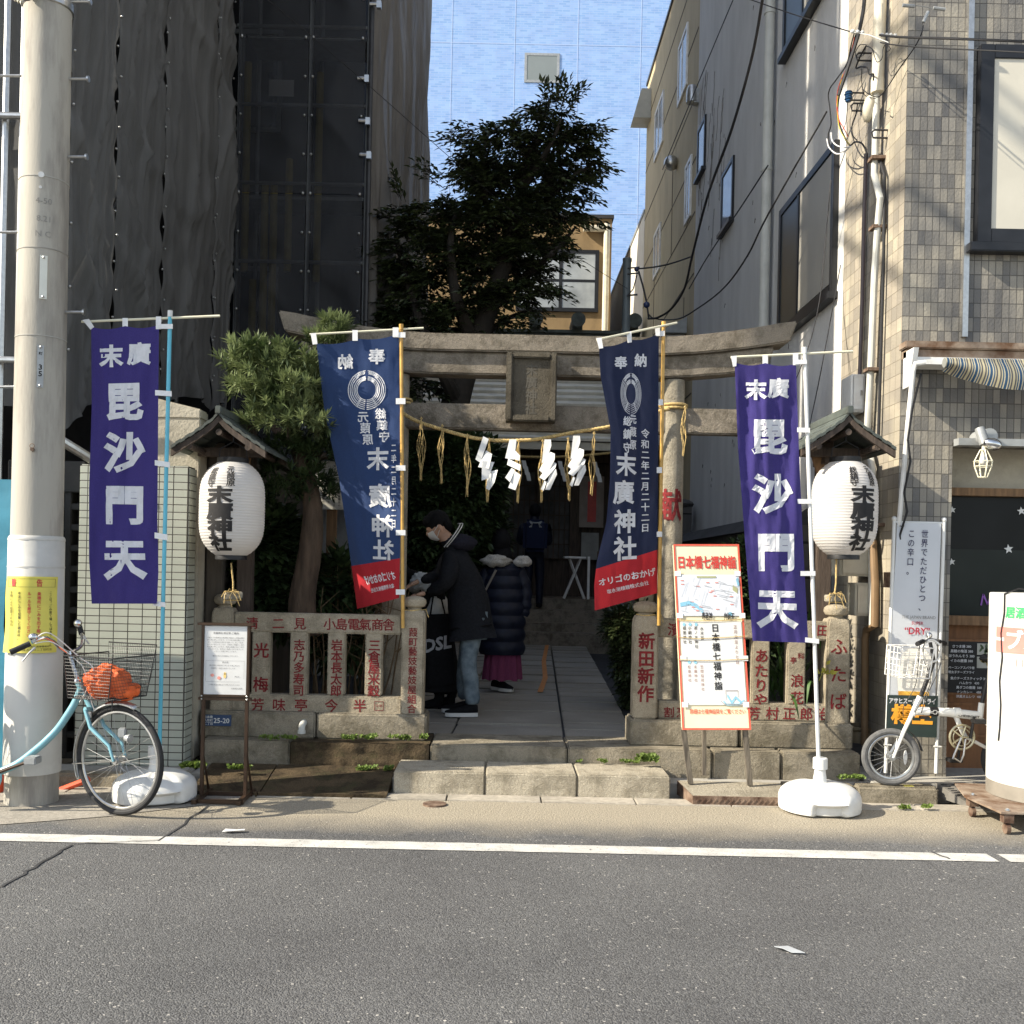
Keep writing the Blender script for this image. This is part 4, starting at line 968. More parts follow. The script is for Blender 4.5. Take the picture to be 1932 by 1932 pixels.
def tassel(x, y0, y1, Y=7.92, n=7, r=.0021):
    b = B(); p, q = W(x, y0, Y), W(x + random.uniform(-6, 6), y1, Y)
    for k in range(n):
        P = []; ph = random.uniform(0, 6); am = random.uniform(.012, .034)
        for i in range(9):
            s = i / 8; P.append(p.lerp(q, s) + Vector((am * math.sin(ph + s * 5) * math.sin(math.pi * min(1, s * 1.1)) + (.02 * (k - n / 2) / n) * s, -.02 + random.uniform(-.004, .004), random.uniform(-.01, .01) * s)))
        b.tube(P, [r] * 8 + [r * .5], 4)
    b.tube([p + Vector((-.008, -.018, 0)), p + Vector((0, -.02, .015)), p + Vector((.008, -.018, 0))], .006, 5)
    b.obj('straw_tassel', M['straw'], ro)
for u, v0, v1 in ((240, 530, 1110), (440, 600, 1140), (680, 690, 1260), (890, 730, 1320), (1170, 745, 1325), (1400, 745, 1320), (1640, 720, 1305), (1890, 670, 1255)):
    tassel((980 + u / 3.864) * .763, (900 + v0 / 3.864) * .763, (900 + v1 / 3.864) * .763)
tassel(1292, 770, 860, 7.95, 9)
def streamer(px0, px1, py0, py1, lab, sh):
    o = thing('paper_streamer', lab, 'paper streamer', tuple(W((px0 + px1) / 2, py0, 7.88)), 'white paper streamers on the rope')
    b = B(); Y = 7.88
    def Q(pts, dy): 
        V = [W(px0 + (px1 - px0) * u, py0 + (py1 - py0) * v, Y - d) for (u, v), d in zip(pts, dy)]; b.add(V, [tuple(range(len(V)))])
    for pts, dy in sh: Q(pts, dy)
    me = b.obj('paper', M['paper'], o, smooth=False)
    md = me.modifiers.new('s', 'SOLIDIFY'); md.thickness = .0012
s1 = [([(.35, 0), (.6, .05), (.22, .49), (0, .43)], (.01, .01, .02, .02)), ([(.48, .26), (.75, .33), (.6, .6), (.12, .57), (.24, .46)], (0, .03, .06, .04, .02)), ([(.3, .45), (.85, .48), (.58, .78), (.28, .82)], (.05, .03, .06, .07)), ([(.55, .66), (1, .62), (.85, .86), (.62, 1), (.48, .97)], (.02, .05, .07, .05, .04))]
s2 = [([(.28, 0), (.72, 0), (.58, .4), (0, .37)], (.01, .01, .03, .02)), ([(.58, .2), (.95, .32), (.9, .42), (.5, .38)], (.02, .04, .06, .03)), ([(.2, .38), (.98, .5), (.95, .62), (.12, .5)], (.02, .05, .07, .03)), ([(.4, .56), (.62, .6), (.3, .84), (0, .75)], (.03, .04, .06, .05)), ([(.6, .62), (1, .7), (.65, 1), (.2, .95)], (.04, .05, .06, .05))]
s3 = [([(.3, 0), (.66, 0), (.68, .12), (.48, .35), (.15, .47)], (.01, .01, .02, .03, .03)), ([(.6, .24), (.88, .28), (.86, .4), (.4, .72), (.0, .6)], (.02, .05, .06, .05, .04)), ([(.7, .42), (.97, .47), (.9, .56), (.3, .8), (.02, .74)], (.03, .05, .06, .06, .05)), ([(.65, .6), (.95, .58), (1, .68), (.6, .98), (.35, .98)], (.04, .06, .06, .05, .05)), ([(.3, .8), (.42, .82), (.25, 1), (.1, .97)], (.04, .05, .04, .04))]
streamer(897, 939, 823, 925, 'zigzag paper streamer on the rope, leftmost, between two tassels', s1)
streamer(953, 983, 829, 925, 'zigzag paper streamer just below the plaque, narrow and upright', s2)
streamer(1017, 1051, 829, 926, 'zigzag paper streamer with rounded folds right of the plaque', s3)
streamer(1071, 1106, 822, 918, 'zigzag paper streamer nearest the right navy banner, hanging highest', s3)
# ---------------------------------------------------------------- stone fences
YP = 7.48
def post(par, px0, px1, pyb, pyt, Y, dep, text, ys, size, bold=.02, name='gate_post', pitch=None):
    x0, x1 = W(px0, (pyb + pyt) / 2, Y).x, W(px1, (pyb + pyt) / 2, Y).x; xm, w2 = (x0 + x1) / 2, (x1 - x0) / 2
    zb = W((px0 + px1) / 2, pyb, Y).z; zt = W((px0 + px1) / 2, pyt, Y).z
    b = B(); n = 8; V = []; rings = [(zb, 1), (zt - .07, 1), (zt - .035, .95), (zt - .012, .84), (zt, .68)]
    for z, k in rings:
        for sx_, sy_ in ((-1, -1), (1, -1), (1, 1), (-1, 1)): V.append((xm + sx_ * w2 * k, Y + dep / 2 + sy_ * dep / 2 * k, z))
    f = [(0, 1, 2, 3), tuple(16 + i for i in (3, 2, 1, 0))] + [(4 * i + k, 4 * i + (k + 1) % 4, 4 * i + 4 + (k + 1) % 4, 4 * i + 4 + k) for i in range(4) for k in range(4)]
    b.add(V, f); o = b.obj(name, M['stone_f'], par, bevel=.012, ang=50)
    b = B(); b.lathe([(w2 * .62, zt - .005), (w2 * .6, zt + .012), (w2 * .9, zt + .022), (w2 * 1.04, zt + .045), (w2 * 1.0, zt + .07), (w2 * .75, zt + .088), (w2 * .35, zt + .096), (0, zt + .098)], (xm, Y + dep / 2, 0), 24, sy=dep / (2 * w2)); b.obj('cap', M['stone_f'], o)
    if text:
        b = B(); T(b, text, plane((xm, Y, 0)), 0, W(0, ys, Y).z + (XZ((px0 + px1) / 2, ys)[1] - XZ(0, ys)[1]) * Y / F, size, bold, True, pitch, sx=.98); b.obj('lettering', M['red_ink'], o)
    return o
def fence(lab, rails, picks, posts, plinth, loc):
    fe = thing('stone_fence', lab, 'stone fence', loc, 'granite shrine fences')
    for (pa, pb, py0, py1, txt) in rails:
        a, c = W(pa, py1, YP), W(pb, py1, YP); z1, z0 = W((pa + pb) / 2, py0, YP).z, W((pa + pb) / 2, py1, YP).z
        b = B(); b.box(a.x, c.x, YP + .005, YP + .13, z0, z1); o = b.obj('rail', M['stone_f'], fe, bevel=.012)
        b = B()
        for ch, px, py, sz in txt:
            p = W(px, py, YP + .005); T(b, ch, plane(p), 0, 0, sz, .014, rot=R(random.uniform(-3, 3)))
        if txt: b.obj('lettering', M['red_ink'], o)
    for pa, pb, py0, py1, txt, ys, sz, pt in picks:
        a, c = W(pa, (py0 + py1) / 2, YP), W(pb, (py0 + py1) / 2, YP); z1, z0 = W(pa, py0, YP).z, W(pa, py1, YP).z
        b = B(); b.box(a.x, c.x, YP + .012, YP + .112, z0, z1 + .02); o = b.obj('picket', M['stone_f'], fe, bevel=.01)
        if txt:
            b = B(); xm = (a.x + c.x) / 2; zz = W((pa + pb) / 2, ys, YP).z; T(b, txt, plane((xm, YP + .012, zz)), .004, 0, sz, .02, True, pt); b.obj('lettering', M['red_ink'], o)
    for a in posts: post(fe, *a)
    for x0, x1, z1 in plinth:
        b = B(); b.box(x0 + .003, x1 - .003, 7.42, 7.75, .255, z1); b.obj('plinth_block', M['kerb'], fe, bevel=.014, seg=3)
    return fe
def row(s, pxs, py, sz): return [(c, x, py + (x - pxs[0]) * .012, sz) for c, x in zip(s, pxs)]
fl = fence('granite fence with red carved names left of the shrine entrance',
    [(440, 758, 1158, 1195, row('清二見小島電氣商舎', (476, 525, 566, 622, 645, 668, 689, 712, 733), 1176, .092)),
     (400, 758, 1312, 1347, row('芳味亭今半', (486, 527, 568, 625, 679), 1330, .1))],
    [(474, 508, 1195, 1313, '光梅', 1212, .115, .25), (546, 579, 1195, 1313, '志乃多寿司', 1206, .085, .083), (617, 650, 1195, 1313, '岩本長太郎', 1206, .087, .083), (688, 721, 1195, 1313, '三倉屋米穀', 1206, .09, .083)],
    [(757, 800, 1350, 1150, YP - .035, .17, '葭町藝妓藝妓屋組合', 1184, .068, .014, 'gate_post', .0695), (397, 438, 1345, 1145, YP - .02, .16, '', 0, 0)],
    [(-2.16, -1.32, .447), (-1.315, -.515, .447)], (-1.3, 7.5, .26))
b = B(); p = W(715, 1332, YP + .005); fn = plane(p)
for x0, x1, z0, z1 in ((-.03, .03, .03, .034), (-.03, .03, -.034, -.03), (-.034, -.03, -.034, .034), (.03, .034, -.034, .034)): rect(b, fn, x0, x1, z0, z1)
T(b, '今半', fn, 0, 0, .028, .005); rails = [o for o in kids(fl) if o.name.startswith('rail')]; b.obj('seal', M['red_ink'], rails[1])
b = B(); c = W(572, 1372, 7.40); b.tube([(c.x, 7.46, c.z + .03), (c.x, 7.40, c.z + .03), (c.x - .002, 7.372, c.z + .018), (c.x - .004, 7.365, c.z - .02)], [.024, .024, .024, .024], 12); b.cyl((c.x - .004, 7.365, c.z - .015), (c.x - .004, 7.365, c.z - .04), .029, .029, 12)
tag(b.obj('drain_elbow', M['grey_pipe'], loc=tuple(c)), 'grey drain elbow sticking out of the left fence plinth', 'pipe')
fr = fence('granite fence with red carved names right of the shrine entrance',
    [(1240, 1565, 1170, 1206, [('濱', 1272, 1188, .1), ('田', 1552, 1190, .09)]), (1240, 1562, 1326, 1360, row('割烹', (1262, 1286), 1344, .08) + row('芳村正郎治', (1422, 1457, 1489, 1521, 1552), 1346, .098))],
    [(1282, 1316, 1206, 1327, '', 0, 0, 0), (1350, 1384, 1206, 1327, '', 0, 0, 0), (1419, 1453, 1206, 1329, 'あたりや', 1224, .105, .108), (1486, 1521, 1206, 1330, '', 0, 0, 0)],
    [(1196, 1242, 1357, 1160, YP - .035, .17, '新田新作', 1193, .125, .03, 'gate_post', .128), (1560, 1604, 1369, 1166, YP - .02, .17, 'ふたば', 1203, .13, .014, 'end_post', .2)],
    [(.96, 1.75, .447), (1.755, 2.58, .447)], (1.75, 7.5, .26))
b = B(); 
for ch, px, py, sz in (('料', 1511, 1238, .05), ('亭', 1497, 1246, .05), ('浪', 1504, 1285, .1), ('花', 1504, 1317, .1)): T(b, ch, plane(W(px, py, YP + .012)), 0, 0, sz, .016)
b.obj('lettering', M['red_ink'], [o for o in kids(fr) if o.name.startswith('picket')][-1])
# straw ties round the gate posts
for px, py, lab in ((1219, 1160, 'straw string tied round the neck of the right gate post'), (779, 1151, 'straw string tied round the neck of the left gate post')):
    c = W(px, py, YP + .05); b = B()
    b.tube([(c.x + .07 * math.cos(a * math.pi / 8), c.y + .07 * math.sin(a * math.pi / 8), c.z + .003 * math.sin(a)) for a in range(16)], .005, 5, True)
    b.tube([c + Vector((.06, -.03, 0)), c + Vector((.1, -.06, .01)), c + Vector((.12, -.05, -.05))], .003, 4)
    tag(b.obj('straw_string', M['straw'], loc=tuple(c)), lab, 'string')
# ---------------------------------------------------------------- utility pole
YPL = 6.4
bp = G(60, 1512); xb = bp.x; dxz = .0
t = thing('utility_pole', 'thick concrete utility pole with step bolts and number plates', 'utility pole', (xb, YPL, 0))
def pr(z): return .158 - z * .0035
b = B(); b.lathe([(pr(z), z) for z in (0, .6, 1.2, 2.0, 3, 4, 5, 5.8)] , (xb, YPL, 0), 40); b.lathe([(pr(6) - .004, 5.8), (pr(8), 9.5)], (xb, YPL, 0), 40); b.obj('shaft', M['pole_concrete'], t)
z0, z1 = W(60, 1455, YPL).z, W(60, 1015, YPL).z
b = B(); b.lathe([(pr(z0) + .012, z0), (pr(z1) + .012, z1), (pr(z1) + .004, z1 + .012)], (xb, YPL, 0), 40)
for py in (1017, 1068): z = W(60, py, YPL).z; b.lathe([(pr(z) + .014, z - .01), (pr(z) + .014, z)], (xb, YPL, 0), 40)
b.obj('plastic_sleeve', mat('smooth_sleeve', (.5, .485, .45), .55, .05, 3, stain=.2), t)
zc = W(60, 440, YPL).z
b = B()
for py in (345, 478, 640): z = W(60, py, YPL).z; b.lathe([(pr(z) + .003, z - .006), (pr(z) + .003, z)], (xb, YPL, 0), 40)
b.obj('joint_ring', M['concrete'], t)
for px0, px1, py in ((120, 168, 149), (115, 165, 296), (-6, 45, 143), (-20, 38, 438), (118, 160, 589), (125, 172, 3), (-30, 30, 730)):
    p, q = W(px0, py, YPL), W(px1, py, YPL)
    b = B(); b.tube([p, q], .009, 8); e = q if px0 > 60 else p; d = .012 if px0 > 60 else -.012; b.cyl(e - Vector((d, 0, 0)), e, .02, .02, 10)
    b.obj('step_bolt', M['steel'], t)
def onp_(a, z, off=.004): r = pr(z) + off; return Vector((xb + r * math.sin(a), YPL - r * math.cos(a), z))
def plate(z0, z1, a0, a1, m, name, txt=()):
    b = B(); b.grid(lambda u, v: onp_(a0 + (a1 - a0) * u, z0 + (z1 - z0) * v, .008), 8, 2); o = b.obj(name, m, t, ang=180)
    b = B()
    for py in (z0 + .012, z1 - .012): b.ell(onp_((a0 + a1) / 2, py, .012), .008, 8, 5)
    b.obj('fixing', M['steel'], o)
    if txt:
        b = B()
        for s, zz, sz in txt: T(b, s, lambda u, v: onp_((a0 + a1) / 2 + u / .15, v, .0098), 0, zz, sz, .02, ml=.03)
        b.obj('lettering', M['black_ink'], o)
plate(W(60, 574, YPL).z, W(60, 494, YPL).z, .32, .6, mat('ivory_plate', (.68, .68, .6), .5, .05), 'blank_plate')
za, zb_ = W(60, 738, YPL).z, W(60, 660, YPL).z
plate(za, zb_, .3, .54, M['grey_metal'], 'number_plate', (('3', za + .125, .045), ('5', za + .085, .045), ('町', zb_ - .05, .02)))
b = B()
for s, py in (('4-50', 392), ('8.21', 425), ('N C', 453)):
    z = W(60, py, YPL).z; T(b, s, lambda u, v: onp_(.42 + u / .14, v, .002), 0, z, .05, -.0, ml=.02)
b.obj('stamped_mark', mat('faded_grey', (.25, .24, .22), .9), t)
b = B(); z = W(60, 345, YPL).z; b.cyl(onp_(.3, z, -.01), onp_(.3, z, .006), .018, .018, 14); z2 = W(60, 368, YPL).z; b.cyl(onp_(.28, z2, -.01), onp_(.28, z2, .003), .009, .009, 10); b.obj('socket', M['white_metal'], t)
b = B(); z = W(60, 853, YPL).z; b.cyl(onp_(.2, z, -.02), onp_(.2, z, .02), .012, .012, 8); c = onp_(.2, z + .02, .02); b.tube([c + Vector((.014 * math.cos(a), 0, .014 * math.sin(a))) for a in [i * .5 for i in range(13)]], .002, 4, True); b.obj('rusty_bolt', M['rust'], t)
# terminal box with band near the top of the frame
zt = W(85, 12, YPL).z
b = B(); b.lathe([(pr(zt) + .004, zt - .03), (pr(zt) + .01, zt - .025), (pr(zt) + .01, zt + .02), (pr(zt) + .004, zt + .025)], (xb, YPL, 0), 40); o = b.obj('steel_band', M['steel'], t)
b = B(); b.box(xb - .09, xb + .03, YPL - pr(zt) - .1, YPL - pr(zt) - .01, zt - .02, zt + .2); o = b.obj('terminal_box', mat('pale_green_box', (.4, .52, .47), .45, .05), t, bevel=.01)
b = B(); b.cyl((xb - .05, YPL - pr(zt) - .055, zt - .06), (xb - .05, YPL - pr(zt) - .055, zt - .02), .03, n=12); b.obj('cable_gland', M['black'], o)
b = B()
for k in range(4): b.tube([(xb - .14 - .01 * k, YPL - .2, zt + .3), (xb - .15, YPL - .22, zt + .05), (xb - .11 + .02 * k, YPL - .24, zt - .09 - .01 * k), (xb - .05, YPL - .24, zt - .06)], .007, 5)
b.obj('cable_loop', M['cream_metal'], t)
# yellow warning notice wrapped round the pole
def yn(u, v): # u 0..1 across, v 0..1 down
    a = -.78 + 2.0 * u; z = W(60, 1087, YPL).z + (W(60, 1228, YPL).z - W(60, 1087, YPL).z) * v
    r = pr(z) + .02 + .004 * math.sin(v * 7 + u * 3) + (.012 * (1 - u) * v if u < .2 else 0); return Vector((xb + r * math.sin(a), YPL - r * math.cos(a), z))
b = B(); b.grid(yn, 24, 14); o = tag(b.obj('warning_notice', M['yellow'], loc=(xb, YPL - .15, 1), ang=180), 'yellow rubbish warning notice wrapped around the concrete utility pole', 'notice')
def yf(u, v, w=0): p = yn(u, v); c = Vector((xb, YPL, p.z)); return p + (p - c).normalized() * .002
b = B(); T(b, '警', yf, .22, .085, .1, .025, flip=-1, sx=1.0, ml=.03); T(b, '告', yf, .66, .085, .1, .025, flip=-1, sx=1.0, ml=.03)
T(b, '集積所にごみを出す際は', yf, .66, .2, .052, .02, True, .054, flip=-1, sx=1.25, ml=.04); T(b, 'ルールを厳守してください', yf, .5, .2, .05, .02, True, .049, flip=-1, sx=1.25, ml=.04); b.obj('red_lettering', M['red'], o)
b = B(); T(b, 'ここは「ごみ捨て場」ではありません', yf, .86, .19, .042, .01, True, .043, flip=-1, sx=1.25, ml=.04); T(b, '不法にごみを投棄した場合は、', yf, .33, .2, .045, .01, True, .045, flip=-1, sx=1.25, ml=.04); T(b, '法律により処罰されます。', yf, .17, .19, .042, .005, True, .042, flip=-1, sx=1.25, ml=.04)
T(b, '日本橋 人形町二丁目町会', yf, .6, .955, .035, .0, flip=-1, sx=1.5, ml=.05); T(b, '東京都中央区清掃事務所', yf, .6, .915, .03, .0, flip=-1, sx=1.5, ml=.05)
for x0, x1, y0, y1 in ((.08, .94, .03, .033), (.08, .94, .135, .138)): 
    for k in range(12): rect(b, yf, x0 + (x1 - x0) * k / 12, x0 + (x1 - x0) * (k + 1) / 12, y0, y1)
for x in (.08, .937): rect(b, yf, x, x + .006, .03, .138)
b.obj('black_lettering', M['black_ink'], o)
# ---------------------------------------------------------------- banners
def banner(name, lab, Y, pole, bar, Fn, cm, poleM, loops, grp='tall cloth banners', cuts=None, thick=.013, nu=26, nv=70, cloth2=None, cap=M['white'], barY=0):
    p0, p1 = pole; t = thing(name, lab, 'banner', tuple(p0), grp)
    b = B(); b.tube([p0, p1], thick, 12); o = b.obj('pole', poleM, t)
    b = B(); b.cyl(p1 - (p1 - p0).normalized() * .02, p1 + (p1 - p0).normalized() * .02, thick * 1.25, thick * 1.25, 12); b.obj('cap', cap, o)
    b = B(); b.tube([bar[0], bar[1]], .008, 8); b.obj('crossbar', M['offwhite_bar'], t)
    b = B(); b.mi = 0
    if cuts:
        b.grid(lambda u, v: Fn(u, v * cuts), nu, nv); b.mi = 1; b.grid(lambda u, v: Fn(u, cuts + (1 - cuts) * v), nu, 14); c = b.obj('cloth', [cm, cloth2], t, ang=180, weld=True)
    else: b.grid(Fn, nu, nv); c = b.obj('cloth', cm, t, ang=180)
    for a in loops:
        b = B(); q = [Vector(v) for v in a]; b.add(q, [(0, 1, 2, 3)]); l = b.obj('loop', M['loop'], t, smooth=False); md = l.modifiers.new('s', 'SOLIDIFY'); md.thickness = .004
    return t, c
def lin(a, f): # a: list of (t, value)
    for (t0, v0), (t1, v1) in zip(a, a[1:]):
        if f <= t1: return v0 + (v1 - v0) * (f - t0) / (t1 - t0)
    return a[-1][1]
def loopq(px0, px1, py, h, Y, dy=0): return [W(px0, py - h / 2, Y), W(px1, py - h / 2 + dy, Y), W(px1, py + h / 2 + dy, Y), W(px0, py + h / 2, Y)]
def offs(Fn):
    def f(u, v, w=0):
        p = Fn(u, v); e = .004; du = Fn(min(u + e, 1), v) - Fn(max(u - e, 0), v); dv = Fn(u, min(v + e, 1)) - Fn(u, max(v - e, 0)); n = du.cross(dv)
        n.normalize(); 
        if n.y > 0: n = -n
        return p + n * .0028
    return f
# left purple
Y = 6.5
L = [(0, (172, 617)), (.3, (173, 770)), (.6, (168, 925)), (.85, (168, 1055)), (1, (173, 1139))]; Rr = [(0, (300, 613)), (.2, (299, 715)), (.7, (297, 980)), (.9, (299, 1080)), (1, (296, 1139))]
def mkF(L, Rr, YL, YR, amp, seed, curve=None):
    LX = [(t_, p[0]) for t_, p in L]; LY = [(t_, p[1]) for t_, p in L]; RX = [(t_, p[0]) for t_, p in Rr]; RY = [(t_, p[1]) for t_, p in Rr]
    def Fn(u, v):
        s = curve(u, v) if curve else u
        px = lin(LX, v) * (1 - s) + lin(RX, v) * s; py = lin(LY, v) * (1 - s) + lin(RY, v) * s
        sag = 5 * math.sin(math.pi * ((u * 2) % 1)) * max(0, 1 - v * 14); py += sag
        Yd = YL(u, v) * (1 - s) + YR * s
        Yd += amp * (.8 * noise.noise(Vector((u * 2.2, v * 2.4, seed))) + .35 * noise.noise(Vector((u * 6 + v * 2, v * 4, seed + 4))) + .3 * noise.noise(Vector((u * 14, v * 1.2, seed + 8))) * max(.25, 1 - v * 1.3) + .12 * noise.noise(Vector((u * 20 + v * 9, v * 26, seed + 2))) + .14 * abs(noise.noise(Vector((u * 7 - v * 12, v * 9, seed + 6))))) * min(1, 6 * v + .1)
        return W(px, py, Yd)
    return Fn
F1 = mkF(L, Rr, lambda u, v: Y - .02 - .05 * v, Y - .01, .05, 1)
pb_, pt_ = W(300, 1452, Y), W(321, 592, Y)
t1, c1 = banner('banner', 'purple banner with white characters on a light blue pole by the utility pole', Y, (pb_, pt_), (W(154, 607, Y), W(415, 596, Y)), F1, M['purple'], M['blue_pole'],
    [[W(156, 604, Y - .02), W(168, 602, Y - .02), W(178, 617, Y - .02), W(171, 622, Y - .02)], loopq(231, 241, 611, 22, Y - .012), loopq(294, 304, 609, 24, Y - .012), loopq(302, 326, 616, 9, Y - .016), loopq(293, 324, 741, 10, Y - .016, 2), loopq(292, 320, 873, 10, Y - .016, 4), loopq(292, 316, 1010, 11, Y - .016, 4), loopq(289, 312, 1138, 9, Y - .016, 3)])
b = B(); g = offs(F1)
PW, PH = 127.0, 524.0
def UV(px, py): return ((px - 173) / PW, (py - 616) / PH)
def Fpx(F_, x0, y0, w_, h_):
    g = offs(F_); return lambda u, v, w=0: g(min(max((u - x0) / w_, 0), 1), min(max((v - y0) / h_, 0), 1))
f1 = Fpx(F1, 172, 616, 127, 523)
for ch, x, y, sz in (('末', 210, 674, 44), ('廣', 262, 671, 44), ('毘', 236, 762, 74), ('沙', 236, 858, 76), ('門', 238, 957, 76), ('天', 238, 1060, 78)): T(b, ch, f1, x, y, sz, .042, flip=-1, ml=9)
b.obj('lettering', M['white_ink'], c1)
# right purple
Y = 6.6
L = [(0, (1386, 684)), (.3, (1392, 840)), (.6, (1404, 1000)), (.85, (1414, 1130)), (1, (1420, 1209))]; Rr = [(0, (1502, 686)), (.3, (1507, 840)), (.6, (1514, 1000)), (1, (1525, 1213))]
F2 = mkF(L, Rr, lambda u, v: Y - .02 - .06 * v, Y - .01, .05, 3)
t2, c2 = banner('banner', 'purple banner with white characters on a white pole, leaning left, by the right lantern', Y, (W(1546, 1480, Y), W(1518, 661, Y)), (W(1379, 674, Y), W(1609, 663, Y)), F2, M['purple'], M['white'],
    [[W(1379, 672, Y - .02), W(1390, 671, Y - .02), W(1389, 691, Y - .02), W(1383, 692, Y - .02)], loopq(1439, 1449, 680, 20, Y - .012), loopq(1496, 1506, 678, 22, Y - .012), loopq(1500, 1522, 683, 8, Y - .016), loopq(1504, 1528, 811, 9, Y - .016, 1), loopq(1504, 1531, 946, 9, Y - .016), loopq(1510, 1538, 1082, 9, Y - .016), loopq(1519, 1545, 1207, 9, Y - .016, 3)])
b = B()
def f2(u, v, w=0):
    vv = (v - 685) / 526; l = 1386 + 34 * vv; r = 1502 + 23 * vv; return offs(F2)(min(max((u - l) / (r - l), 0), 1), min(max(vv, 0), 1))
for ch, x, y, sz in (('末', 1427, 737, 40), ('廣', 1469, 733, 40), ('毘', 1455, 827, 70), ('沙', 1460, 934, 74), ('門', 1466, 1043, 74), ('天', 1467, 1149, 76)): T(b, ch, f2, x, y, sz, .042, flip=-1, ml=9, rot=0)
b.obj('lettering', M['white_ink'], c2)
def emblem(b, f, cx, cy, rx, ry):
    P = lambda r, a: (cx + rx * r * math.cos(a), cy - ry * r * math.sin(a))
    for sd in (0, 1):
        for r, a0 in ((1.0, 93), (.9, 118), (.8, 123), (.69, 95), (.6, 120), (.52, 96)):
            A = [R(a0 + (232 - a0) * i / 16) for i in range(17)]
            if sd: A = [math.pi - a for a in A]
            stroke(b, f, [P(r, a) for a in A], rx * .045)
        for r0, n in ((.9, 6), (.61, 4)):
            for i in range(n):
                for k in (-1, 0, 1):
                    a = R(98 + i * (6.2 if r0 > .7 else 9) + 2 * abs(k)); a = math.pi - a if sd else a
                    x, y = P(r0 + k * .055, a); disc(b, f, x, y, rx * .058, ry * .026, 8, (a if not sd else a) * -1 + math.pi / 2 + .4 * k)
    for r in (1.0, .9, .8, .7, .6, .52):
        A = [R(238 + 64 * i / 10) for i in range(11)]; 
        for a, c in zip(A, A[1:]):
            if not 4 < A.index(a) + .5 < 5: stroke(b, f, [P(r, a), P(r, c)], rx * .05)
    for a in (234, 238, 302, 306): stroke(b, f, [P(.5, R(a)), P(1.03, R(a))], rx * .04)
# right navy banner
Y = 7.42
L = [(0, (1130, 653)), (.12, (1133, 710)), (.33, (1152, 812)), (.5, (1151, 905)), (.65, (1144, 985)), (.8, (1126, 1060)), (.9, (1121, 1105)), (1, (1122, 1152))]; Rr = [(0, (1243, 629)), (.4, (1242, 830)), (1, (1240, 1119))]
F3 = mkF(L, Rr, lambda u, v: Y - .28 + .1 * v, Y - .01, .05, 5)
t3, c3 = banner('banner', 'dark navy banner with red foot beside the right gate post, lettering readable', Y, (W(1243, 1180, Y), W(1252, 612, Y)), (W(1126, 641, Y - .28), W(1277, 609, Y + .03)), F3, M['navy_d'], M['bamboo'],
    [[W(1125, 638, Y - .3), W(1135, 637, Y - .3), W(1138, 657, Y - .3), W(1130, 658, Y - .3)], [W(1182, 627, Y - .16), W(1191, 625, Y - .16), W(1192, 646, Y - .16), W(1184, 647, Y - .16)], [W(1236, 617, Y - .02), W(1245, 616, Y - .02), W(1245, 634, Y - .02), W(1237, 634, Y - .02)], loopq(1237, 1254, 629, 10, Y - .016), loopq(1237, 1251, 759, 11, Y - .016), loopq(1239, 1249, 887, 11, Y - .016), loopq(1239, 1249, 1008, 10, Y - .016)], cuts=.83, cloth2=M['redcloth'], cap=M['bamboo'])
def mk(F_, L, Rr):
    LX = [(t_, p[0]) for t_, p in L]; RX = [(t_, p[0]) for t_, p in Rr]; LY = [(t_, p[1]) for t_, p in L]; RY = [(t_, p[1]) for t_, p in Rr]; g = offs(F_)
    def f(px, py, w=0):
        v = .5; u = .5
        for _ in range(6):
            u = (px - lin(LX, v)) / (lin(RX, v) - lin(LX, v)); u = min(max(u, 0), 1)
            y0 = LY[0][1] * (1 - u) + RY[0][1] * u; y1 = LY[-1][1] * (1 - u) + RY[-1][1] * u; v = min(max((py - y0) / (y1 - y0), 0), 1)
        return g(u, v)
    return f
f3 = mk(F3, L, Rr); b = B()
for ch, x, y, sz in (('奉', 1171, 685, 26), ('納', 1208, 680, 26), ('末', 1181, 875, 42), ('廣', 1176, 925, 44), ('神', 1178, 979, 46), ('社', 1179, 1031, 48)): T(b, ch, f3, x, y, sz, .03, flip=-1, ml=7, sx=.92)
T(b, '総鎮守', f3, 1183, 787, 19, .025, True, 24, flip=-1, ml=7, sx=.75); T(b, '元葭原', f3, 1194, 783, 18, .025, True, 23, flip=-1, ml=7, sx=.7)
T(b, '令和二年二月二十二日', f3, 1217, 807, 17, .022, True, 19.6, flip=-1, ml=7, sx=.95); emblem(b, f3, 1190, 744, 19, 39)
T(b, 'オリゴのおかげ', f3, 1183, 1087, 16, .025, flip=-1, ml=7, sx=.98, rot=R(10)); T(b, '塩水港精糖株式会社', f3, 1184, 1107, 9, .01, flip=-1, ml=7, rot=R(12))
b.obj('lettering', M['white_ink'], c3)
